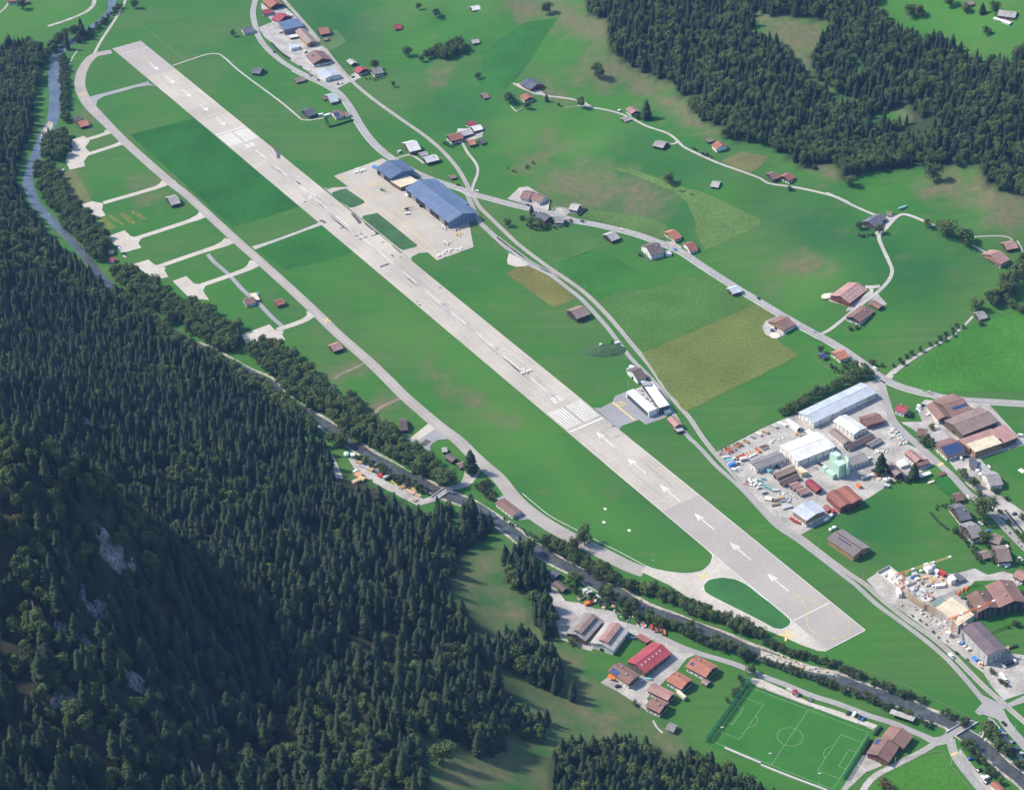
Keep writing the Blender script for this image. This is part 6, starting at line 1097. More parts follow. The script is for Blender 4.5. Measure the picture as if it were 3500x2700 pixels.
sfor = scatter(sf, 7.0, lambda: 'spruce', lambda: rnd.choice((rnd.uniform(11, 19), rnd.uniform(17, 26))))
pf = project(np.array([(x, y, 0.) for x, y, *_ in sfor]) + np.array([[0, 0, float(hz(x, y))] for x, y, *_ in sfor]))
left = inside(pf, LF); RIDGE = P('N -20,1720 190,1650 430,1690 560,1850 420,1900 200,1880 -20,2000')
ROCKS = [('N 395,1900', 11, 'steep pale rock face on the wooded spur'), ('N 330,1450', 10, 'grey rocky scree among spruces on the upper left slope'), ('N 330,2075', 10, 'broken pale cliff below the wooded spur'), ('N 225,2140', 8, 'small pale crag left of the broken cliff'), ('N 300,2200', 9, 'pale rock step among the spruces low on the spur'), ('N 460,2330', 9, 'pale rock rib near the foot of the spur'), ('N 220,2390', 9, 'grey crag near the lower left corner'), ('N 450,1500', 8, 'grey scree patch right of the upper scree'), ('N 15,2620', 8, 'pale rock at the left edge near the bottom')]
rk = [at(s) for s, *_ in ROCKS]
for i, (x, y, k, h) in enumerate(sfor):
    f_ = float(np.clip((pf[i][1] - 1450) / 1250, 0, 1)) * .42
    if rnd.random() > 1 / (1 + f_) ** 1.7: continue
    h *= 1 + f_
    dens = float(vnoise(np.array(x), np.array(y), 40, 77))
    if any((x - q[0]) ** 2 + (y - q[1] + r * .6) ** 2 < (r * .72) ** 2 for q, (_, r, _) in zip(rk, ROCKS)): continue
    if inside(pf[i][None], RIDGE)[0] and rnd.random() < .38: k, h = rnd.choice(('leaf', 'leaf', 'autumn')), rnd.uniform(9, 14)
    if left[i] and rnd.random() < .62: k, h = 'leaf', rnd.uniform(11, 16)
    elif rnd.random() < (.05 if float(vnoise(np.array(x), np.array(y), 55, 91)) < .66 else .45): k, h = 'leaf', rnd.uniform(9, 15)
    if dens < .2 and rnd.random() < .5: continue
    stuff.append((x, y, k, h, 0))
SMALL = [('N 1700,2200 1800,2195 1890,2260 1925,2320 1915,2375 1860,2350 1790,2310 1700,2280', 'spruce of the grove on the meadow behind the old barns', 'spruces of the meadow grove', U(17, 26)), ('N 1690,2420 1790,2440 1875,2470 1875,2515 1830,2545 1750,2490 1690,2480', 'tree of the small grove below the meadow path', 'trees of the small meadow grove', U(12, 19)), ('N 1925,2370 1965,2375 1965,2400 1925,2395', 'tall spruce standing alone at the lower tip of the grove', 'spruces at the tip of the meadow grove', U(17, 21)), ('N 1825,2060 1880,2075 1900,2160 1850,2200 1830,2130', 'spruce between meadow and the old barns yard', 'spruces beside the old barns yard', U(16, 23)), ('N 1720,1930 1790,1880 1830,1940 1850,2010 1800,2030 1740,2000', 'spruce of the strip between meadow and river', 'spruces of the strip above the old barns', U(17, 24)), ('N 1590,2555 1640,2590 1700,2585 1730,2550 1690,2520 1620,2520', 'tall spruce of the round clump on the lower meadow', 'spruces of the round meadow clump', U(20, 26)), ('N 1890,2640 1900,2575 1980,2580 2080,2560 2180,2550 2230,2590 2260,2650 2330,2610 2420,2620 2480,2650 2560,2690 2700,2790 2720,2950 1880,2950', 'spruce of the dark wood at the bottom edge', 'spruces of the bottom edge wood', U(14, 24))]
for s, lab, grp, hf in SMALL:
    for (x, y, k, h) in scatter(P(s), 6.0, pick(spruce=5, leaf=1), hf): indiv.append((x, y, k, h * (.75 if k == 'leaf' else 1), lab, grp))
nf = [(hh) for hh in scatter(NFOREST, 7.4, lambda: 'spruce', U(12, 21))]
pn = project(np.array([[x, y, float(hz(x, y))] for x, y, *_ in nf]).reshape(-1, 3))
for (x, y, k, h), px in zip(nf, pn):
    if any(inside(px[None], h_)[0] for h_ in NHOLES): continue
    if float(vnoise(np.array(x), np.array(y), 45, 79)) < .10: continue
    edge = px[1] > 480 + .12 * (px[0] - 2600) if px[0] > 2600 else px[1] > 330 and float(vnoise(np.array(x), np.array(y), 50, 92)) > .6
    if rnd.random() < (.8 if edge else .38): k, h = 'leaf', rnd.uniform(11, 17)
    stuff.append((x, y, k, h, 1))

# ------------------------------------------------------------------ vehicles, aircraft and small things
COL = dict(white=(.72, .72, .70), silver=(.42, .43, .44), grey=(.19, .20, .21), dark=(.025, .03, .04), blue=(.03, .09, .30), brightblue=(.05, .22, .62), teal=(.20, .42, .42), red=(.42, .04, .04), orange=(.60, .17, .03), yellow=(.70, .50, .10), green=(.06, .22, .12), cream=(.62, .56, .44), tan=(.42, .31, .18), brown=(.17, .10, .07), rust=(.38, .15, .06), wood=(.50, .36, .19), pink=(.50, .30, .26), conc=(.46, .45, .43), black=(.02, .02, .022), mint=(.45, .68, .58))
TYRE = paint((.02, .02, .02), .9); CARGL = paint((.03, .04, .05), .15)
def extr(mbx, prof, y0, y1, mi=0):
    n_ = len(prof); mbx.raw([(x, y0, z) for x, z in prof] + [(x, y1, z) for x, z in prof], [tuple(range(n_)), tuple(range(2 * n_ - 1, n_ - 1, -1))] + [(i, (i + 1) % n_, n_ + (i + 1) % n_, n_ + i) for i in range(n_)], mi)
def carmesh(kind):
    if kind == 'van': bp_, gp, L_, W_ = [(-2.5, .35), (2.5, .35), (2.55, .95), (1.9, 1.25), (1.45, 2.15), (-2.45, 2.2), (-2.5, 1.0)], [(1.48, 2.05), (1.86, 1.3), (.5, 1.3), (.5, 2.05)], 5.0, .95
    else: bp_, gp, L_, W_ = [(-2.1, .32), (2.1, .32), (2.15, .75), (1.2, .92), (.55, 1.42), (-1.1, 1.46), (-1.75, 1.0), (-2.15, .92)], [(1.12, .96), (.52, 1.38), (-1.08, 1.42), (-1.66, 1.0)], 4.2, .88
    b = MB(); extr(b, bp_, -W_, W_); body = b.mesh('body'); g = MB(); extr(g, gp, -W_ - .015, W_ + .015); gl = g.mesh('window'); gl.materials.append(CARGL)
    b = MB(); q = [(-W_ * .8, 0)]; 
    ws = MB(); x1_, z1_, x2_, z2_ = (1.92, 1.27, 1.5, 2.08) if kind == 'van' else (1.16, .95, .6, 1.39); ws.face([(x1_, -W_ * .85, z1_ + .03), (x1_, W_ * .85, z1_ + .03), (x2_, W_ * .85, z2_ + .03), (x2_, -W_ * .85, z2_ + .03)]); wsm = ws.mesh('windscreen'); wsm.materials.append(CARGL)
    w_ = MB(); w_.bar((0, -.1, 0), (0, .1, 0), .33, n=10); wm = w_.mesh('wheel'); wm.materials.append(TYRE); return body, gl, wsm, wm, L_, W_
CARM = {k: carmesh(k) for k in ('car', 'van')}; _cb = {}
def carbody(kind, c):
    if (kind, c) not in _cb: m = CARM[kind][0].copy(); m.materials.append(paint(COL[c], .3)); _cb[(kind, c)] = m
    return _cb[(kind, c)]
def zat(x, y): return float(hz(x, y)) + (.2 if float(hz(x, y)) < .01 else .35)
def car(s, c, label, kind='car', group=None):
    a, b = hits(s); d = (b - a)[:2]; m = (a + b)[:2] / 2; rz = math.atan2(d[1], d[0]); r = empty(kind, (m[0], m[1], zat(*m)), rz); tag(r, label, kind, group)
    _, gl, ws, wm, L_, W_ = CARM[kind]; k = 1.08; r.scale = (k, k, k)
    for n_, me_, lo in [('body', carbody(kind, c), (0, 0, 0)), ('window', gl, (0, 0, 0)), ('windscreen', ws, (0, 0, 0))] + [('wheel', wm, (x, y, .33)) for x in (-1.3, 1.32) for y in (-W_ + .08, W_ - .08)]: put(n_, me_, r, lo)
    return r
def truck(s, cab, box, label, h=3.0, w_=2.4, group=None, trailer=False):
    a, b = hits(s); d = (b - a)[:2]; L_ = float(np.linalg.norm(d)); m = (a + b)[:2] / 2; r = empty('trailer' if trailer else 'truck', (m[0], m[1], zat(*m)), math.atan2(d[1], d[0])); tag(r, label, 'trailer' if trailer else 'truck', group); L_ = max(L_, 5.5); x = L_ / 2
    xb = x if trailer else x - 2.2; q = MB(); q.box(-x, xb - .2, -w_ / 2, w_ / 2, .9, .9 + h - .9); q.build('load_box', paint(COL[box], .5), r)
    if not trailer:
        q = MB(); extr(q, [(x - 2.1, .6), (x, .6), (x, 1.6), (x - .3, 2.7), (x - 2.1, 2.7)], -w_ / 2, w_ / 2); q.build('cab', paint(COL[cab], .35), r); q = MB(); q.face([(x + .03, -1, 1.7), (x + .03, 1, 1.7), (x - .24, 1, 2.6), (x - .24, -1, 2.6)]); q.build('windscreen', CARGL, r)
    q = MB(); q.box(-x + .2, x - .3, -.5, .5, .55, .9); q.build('chassis', paint(COL['black'], .8), r)
    for wx in (-x + 1, -x + 2.1, x - 1.2):
        for y in (-1, 1): q = MB(); q.bar((wx, y - .15, .48), (wx, y + .15, .48), .48, n=10); q.build('wheel', TYRE, r)
    return r
CARS = [
 ('h 1120,1172 1240,1150', 'blue', 'dark blue car parked alone beside the lower village road', 'car'), ('h 1282,1400 1395,1350', 'black', 'black car on the gravel strip below the dark blue one', 'car'), ('h 1365,1512 1470,1465', 'silver', 'silver car left of the white van on the gravel strip', 'car'), ('h 1425,1535 1515,1505', 'white', 'white van between two cars on the gravel strip', 'van'), ('h 1425,1620 1535,1570', 'dark', 'dark blue car lowest on the gravel strip by the river', 'car'), ('h 1752,470 1832,552', 'dark', 'dark car driving down the village road right of the bridge', 'car'), ('h 1548,470 1605,545', 'dark', 'dark car parked under the tree at the bridge', 'car'), ('h 1612,600 1695,590', 'white', 'white car parked above the bright blue one by the river trees', 'car'), ('h 1680,660 1752,645', 'brightblue', 'bright blue car parked by the village road', 'car'), ('h 1735,705 1832,695', 'silver', 'silver car parked below the bright blue one', 'car'), ('h 1915,868 1982,840', 'grey', 'grey car half hidden by the trees along the village road', 'car'), ('h 1985,1005 2068,975', 'blue', 'blue car near the right edge above the white one', 'car'), ('h 2052,1085 2148,1050', 'white', 'white car lowest in the row at the right edge', 'car'),
 ('d 590,562 665,622', 'white', 'white pickup driving on the service road by the railway', 'van'), ('d 1680,985 1735,1040', 'white', 'upper white van by the bushes in the gravel lot', 'van'), ('d 1735,1065 1800,1120', 'white', 'lower white van by the bushes in the gravel lot', 'van'), ('d 1765,815 1690,770', 'white', 'small white car at the tip of the long white truck', 'car'),
 ('33 703,1078 738,1035', 'dark', 'black car leftmost of the four parked by the pitch', 'car'), ('33 752,1092 788,1045', 'white', 'white van parked by the football pitch', 'van'), ('33 798,1108 826,1075', 'dark', 'dark car right of the white van by the pitch', 'car'), ('33 828,1118 854,1090', 'blue', 'dark blue car rightmost of the four parked by the pitch', 'car'), ('33 397,922 422,956', 'grey', 'grey car parked alone halfway along the pitch', 'car'),
 ('g 1580,1635 1660,1670', 'white', 'white car beside the chalet with the blue solar panels', 'car'), ('23 975,838 1008,832', 'dark', 'dark car below the orange awning', 'car'),
 ('21 683,258 716,268', 'dark', 'dark car on the main road right of the slate chalets', 'car'), ('21 1008,326 1044,336', 'white', 'white car on the main road above the silvery barn', 'car'), ('21 1450,488 1476,504', 'brightblue', 'bright blue car on the main road by the orange roofed house', 'car'), ('21 238,124 264,134', 'dark', 'dark car on the main road by the white walled house', 'car'), ('21 2133,886 2162,908', 'dark', 'dark car on the main road below the white roofed roadside barn', 'car'), ('31 425,1158 452,1178', 'silver', 'silver car on the main road at the farm lane turning', 'car'), ('31 920,1464 960,1494', 'white', 'white van on the main road at the estate junction', 'van'), ('32 1372,98 1412,112', 'silver', 'silver car on the main road above the solar roofed hall', 'car'), ('10 198,424 222,446', 'dark', 'dark car on the main road beside the hamlet hedge', 'car'), ('10 498,622 518,638', 'grey', 'grey car on the main road below the hamlet', 'car'), ('10 563,658 584,672', 'dark', 'dark car on the main road at the workshop', 'car'), ('10 1710,1525 1738,1532', 'dark', 'dark car behind the larger hangar on the main road', 'car'), ('10 1888,1580 1866,1574', 'white', 'white car turning at the level crossing', 'car'),
 ('10 413,546 442,560', 'grey', 'grey car parked below the large brown chalet', 'car'), ('10 728,702 748,688', 'dark', 'dark car at the tip of the hamlet yard', 'car'), ('10 750,698 770,684', 'white', 'white car at the tip of the hamlet yard', 'car'), ('10 702,664 720,650', 'white', 'white van leftmost of three at the hamlet workshop', 'van'), ('10 722,658 738,645', 'white', 'white van in the middle of three at the hamlet workshop', 'van'), ('10 740,652 754,640', 'white', 'white van rightmost of three at the hamlet workshop', 'van'), ('10 312,128 330,145', 'white', 'left white van behind the blue roofed workshop', 'van'), ('10 342,132 362,148', 'white', 'right white van behind the blue roofed workshop', 'van'), ('10 468,572 486,590', 'white', 'left white car beside the hamlet workshop', 'car'), ('10 488,578 506,596', 'white', 'right white car beside the hamlet workshop', 'car'), ('10 458,438 474,430', 'white', 'white van beside the large brown chalet', 'van'), ('10 845,645 872,636', 'dark', 'dark car by the crimson roofed house', 'car'), ('20 1000,918 1016,912', 'white', 'white car beside the red roofed chalet on the lane', 'car'),
 ('01 960,462 990,476', 'white', 'upper white car at the end of the fourth pad', 'car'), ('01 970,480 1000,494', 'white', 'lower white car at the end of the fourth pad', 'car'), ('01 1000,520 1040,530', 'blue', 'dark blue car beside the red garden hut', 'car'), ('01 1008,550 1046,562', 'white', 'white car beside the red garden hut', 'car'), ('01 2104,846 2138,872', 'teal', 'pale blue car beside the beige carport', 'car'),
 ('a 868,1012 950,1062', 'teal', 'lower teal pickup by the long grey shed', 'van'), ('a 918,988 978,1038', 'teal', 'upper teal car by the long grey shed', 'car'), ('a 1018,942 1078,980', 'dark', 'dark car by the long grey shed', 'car'), ('a 1085,945 1155,920', 'silver', 'silver car at the right end of the long grey shed', 'car'), ('a 700,1310 795,1285', 'silver', 'silver car left of the teal row', 'car'), ('a 770,1395 890,1365', 'silver', 'long silver van below the teal row', 'van'), ('a 1638,945 1702,985', 'silver', 'silver car left of the mint green plant', 'car'), ('a 1700,890 1758,915', 'dark', 'dark car left of the mint green plant', 'car'), ('a 1760,920 1800,960', 'black', 'black car close to the mint green tower', 'car'), ('a 1770,690 1838,702', 'white', 'white van in front of the widest warehouse', 'van'), ('a 1638,755 1692,740', 'dark', 'dark car in front of the widest warehouse', 'car'), ('a 1908,632 1978,612', 'grey', 'grey van at the right end of the widest warehouse', 'van'), ('a 1508,818 1562,804', 'grey', 'grey car at the left end of the widest warehouse front', 'car'), ('a 400,872 468,912', 'white', 'white car beside the bright blue container', 'car'), ('a 298,998 382,1022', 'white', 'white van at the railway corner of the estate', 'van'), ('a 390,968 434,990', 'white', 'small white car at the railway corner of the estate', 'car'),
 ('b 1420,185 1490,242', 'white', 'white van beside the dark red roofed white house', 'van'), ('b 1478,188 1532,180', 'dark', 'dark car behind the white van at the estate entrance', 'car'), ('b 1575,338 1650,325', 'white', 'white car left of the brown workshop', 'car'), ('b 1875,438 1965,420', 'white', 'white van in front of the brown workshop', 'van'), ('b 1998,418 2062,398', 'white', 'white car between the two brown workshops', 'car'), ('b 1720,535 1780,558', 'white', 'white car above the rough grey roof', 'car'), ('b 610,1058 684,1040', 'white', 'white car right of the dark grey workshop', 'car'), ('b 672,1245 736,1275', 'dark', 'dark car below the tall estate spruce', 'car'),
 ('32 1695,955 1715,978', 'white', 'white car beside the small brown village shed', 'car'), ('32 1796,1172 1822,1188', 'white', 'left white car under the huge olive tree', 'car'), ('32 1826,1172 1852,1186', 'dark', 'dark car under the huge olive tree', 'car'), ('32 1850,1250 1880,1238', 'brightblue', 'bright blue car by the pinkish grey chalet', 'car'), ('32 2120,1462 2150,1484', 'white', 'white car beside the lowest village chalet', 'car'), ('32 2012,1540 2044,1530', 'white', 'white car in front of the lowest village chalet', 'car'), ('32 2118,460 2166,465', 'white', 'white van at the right corner of the workshop yard', 'van'), ('32 2070,1108 2102,1098', 'dark', 'dark car in the village parking strip', 'car'), ('32 520,1165 560,1145', 'white', 'left white van beside the light grey hall', 'van'), ('32 566,1135 592,1108', 'white', 'right white van beside the light grey hall', 'van'), ('12 868,765 895,750', 'white', 'white van among the stacks of the timber yard', 'van'), ('21 968,1272 1012,1262', 'white', 'white van parked at the grass mound', 'van'), ('e 1072,520 1118,545', 'white', 'white van at the front corner of the larger hangar', 'van'),
]
for s, c, lab, k in CARS: car(s, c, lab, k)
for s in ('a 745,1172 805,1198', 'a 808,1242 862,1268', 'a 846,1272 900,1298', 'a 888,1298 942,1322', 'a 930,1322 986,1344', 'a 790,1140 846,1160'): car(s, 'teal', 'teal car in the row of parked cars below the long grey shed', 'car', 'teal cars in the estate row')
for s in ('32 245,1140 268,1152', '32 258,1150 284,1162', '32 272,1160 298,1172', '32 288,1170 322,1182'): car(s, 'red', 'small red car in the row at the railway beside the light grey hall', 'car', 'red cars by the light grey hall')
for a in (('10 250,275 326,266', 'dark', 'white', 'truck with white box in the hamlet yard'), ('d 1740,790 1990,700', 'white', 'dark', 'long white truck beside the purple roofed new building'), ('a 430,850 548,818', 'white', 'white', 'white truck above the bright blue container'), ('e 1275,690 1345,670', 'white', 'dark', 'dark truck at the doors of the larger hangar'), ('f 1000,745 1180,665', 'white', 'conc', 'white timber truck in the forest yard'), ('b 500,1400 690,1340', 'white', 'silver', 'grey and white crane truck above the double red hall'), ('32 585,1105 600,1080', 'red', 'red', 'small red truck beside the little red shed')): truck(*a)
truck('23 1482,893 1545,950', 'white', 'cream', 'long cream box trailer beside the pink metal roof', 3.6, trailer=True); truck('g 240,560 285,670', 'dark', 'dark', 'dark tarpaulin trailer at the forest edge of the old barns yard', 2.6, trailer=True)

# boxes of many kinds: containers, skips, stacks
def box(name, cat, s, w_, h, c, label, group=None, kind='solid', z=0, L0=None):
    a, b = hits(s); d = (b - a)[:2]; L_ = L0 or max(float(np.linalg.norm(d)), 1.2); m = (a + b)[:2] / 2; zz = zat(*m) - .1 + z; r = empty(name, (m[0], m[1], zz), math.atan2(d[1], d[0])); tag(r, label, cat, group); x, y = L_ / 2, w_ / 2; pm = paint(COL[c], .6)
    if kind == 'container':
        q = MB(); q.box(-x, x, -y, y, .1, h); q.build('body', mat_cached(c), r); q = MB(); q.box(-x - .03, x + .03, -y - .03, y + .03, h, h + .08); q.build('roof', pm, r); q = MB(); q.box(x, x + .05, -y + .1, y - .1, .3, h - .2); q.build('door', pm, r)
    elif kind == 'skip':
        q = MB(); t_ = .12
        for bx in ((-x, x, -y, -y + t_), (-x, x, y - t_, y), (-x, -x + t_, -y + t_, y - t_), (x - t_, x, -y + t_, y - t_)): q.box(*bx, .15, h)
        q.build('side_wall', pm, r); q = MB(); q.box(-x + t_, x - t_, -y + t_, y - t_, .15, h * .55); q.build('contents', paint(COL['rust' if c != 'rust' else 'brown'], .9), r)
    elif kind == 'stack':
        for i in range(max(2, int(h / .55))):
            q = MB(); n_ = max(2, int(w_ / .9))
            for j in range(n_): q.box(-x + rnd.uniform(0, .4), x - rnd.uniform(0, .4), -y + w_ * j / n_ + .05, -y + w_ * (j + 1) / n_ - .05, i * .55, i * .55 + .48)
            q.build('timber_layer', paint(tuple(v * rnd.uniform(.8, 1.15) for v in COL[c]), .9), r)
    elif kind == 'bag':
        q = MB(); n_ = 8; q.lathe([(0, 0), (.9, 0), (1.05, .5), (1.0, .85), (.55, 1.0), (0, 1.02)], (0, 0, 0), n_); o = q.build('bag', pm, r, True); o.scale = (x, y, h)
    elif kind == 'rock':
        q = MB(); q.lathe([(0, 0), (rnd.uniform(.7, 1), 0), (rnd.uniform(.8, 1.05), .5), (rnd.uniform(.4, .7), .9), (0, 1)], (0, 0, 0), 6); o = q.build('stone', pm, r); o.scale = (x, y, h)
    elif kind == 'pallet':
        q = MB(); q.box(-x, x, -y, y, 0, .18); q.build('pallet', paint(COL['wood'], .9), r); q = MB(); q.box(-x + .06, x - .06, -y + .06, y - .06, .18, h); q.box(-x * .55, x * .5, -y * .6, y * .5, h, h + .3); q.build('goods', pm, r)
    return r
_cm = {}
def mat_cached(c):
    if c not in _cm: _cm[c] = mat('container_steel', COL[c], .6, .1, .8, 0, 1, obj=True, stripe=((1, 0, 0), .6, .3, .85))
    return _cm[c]
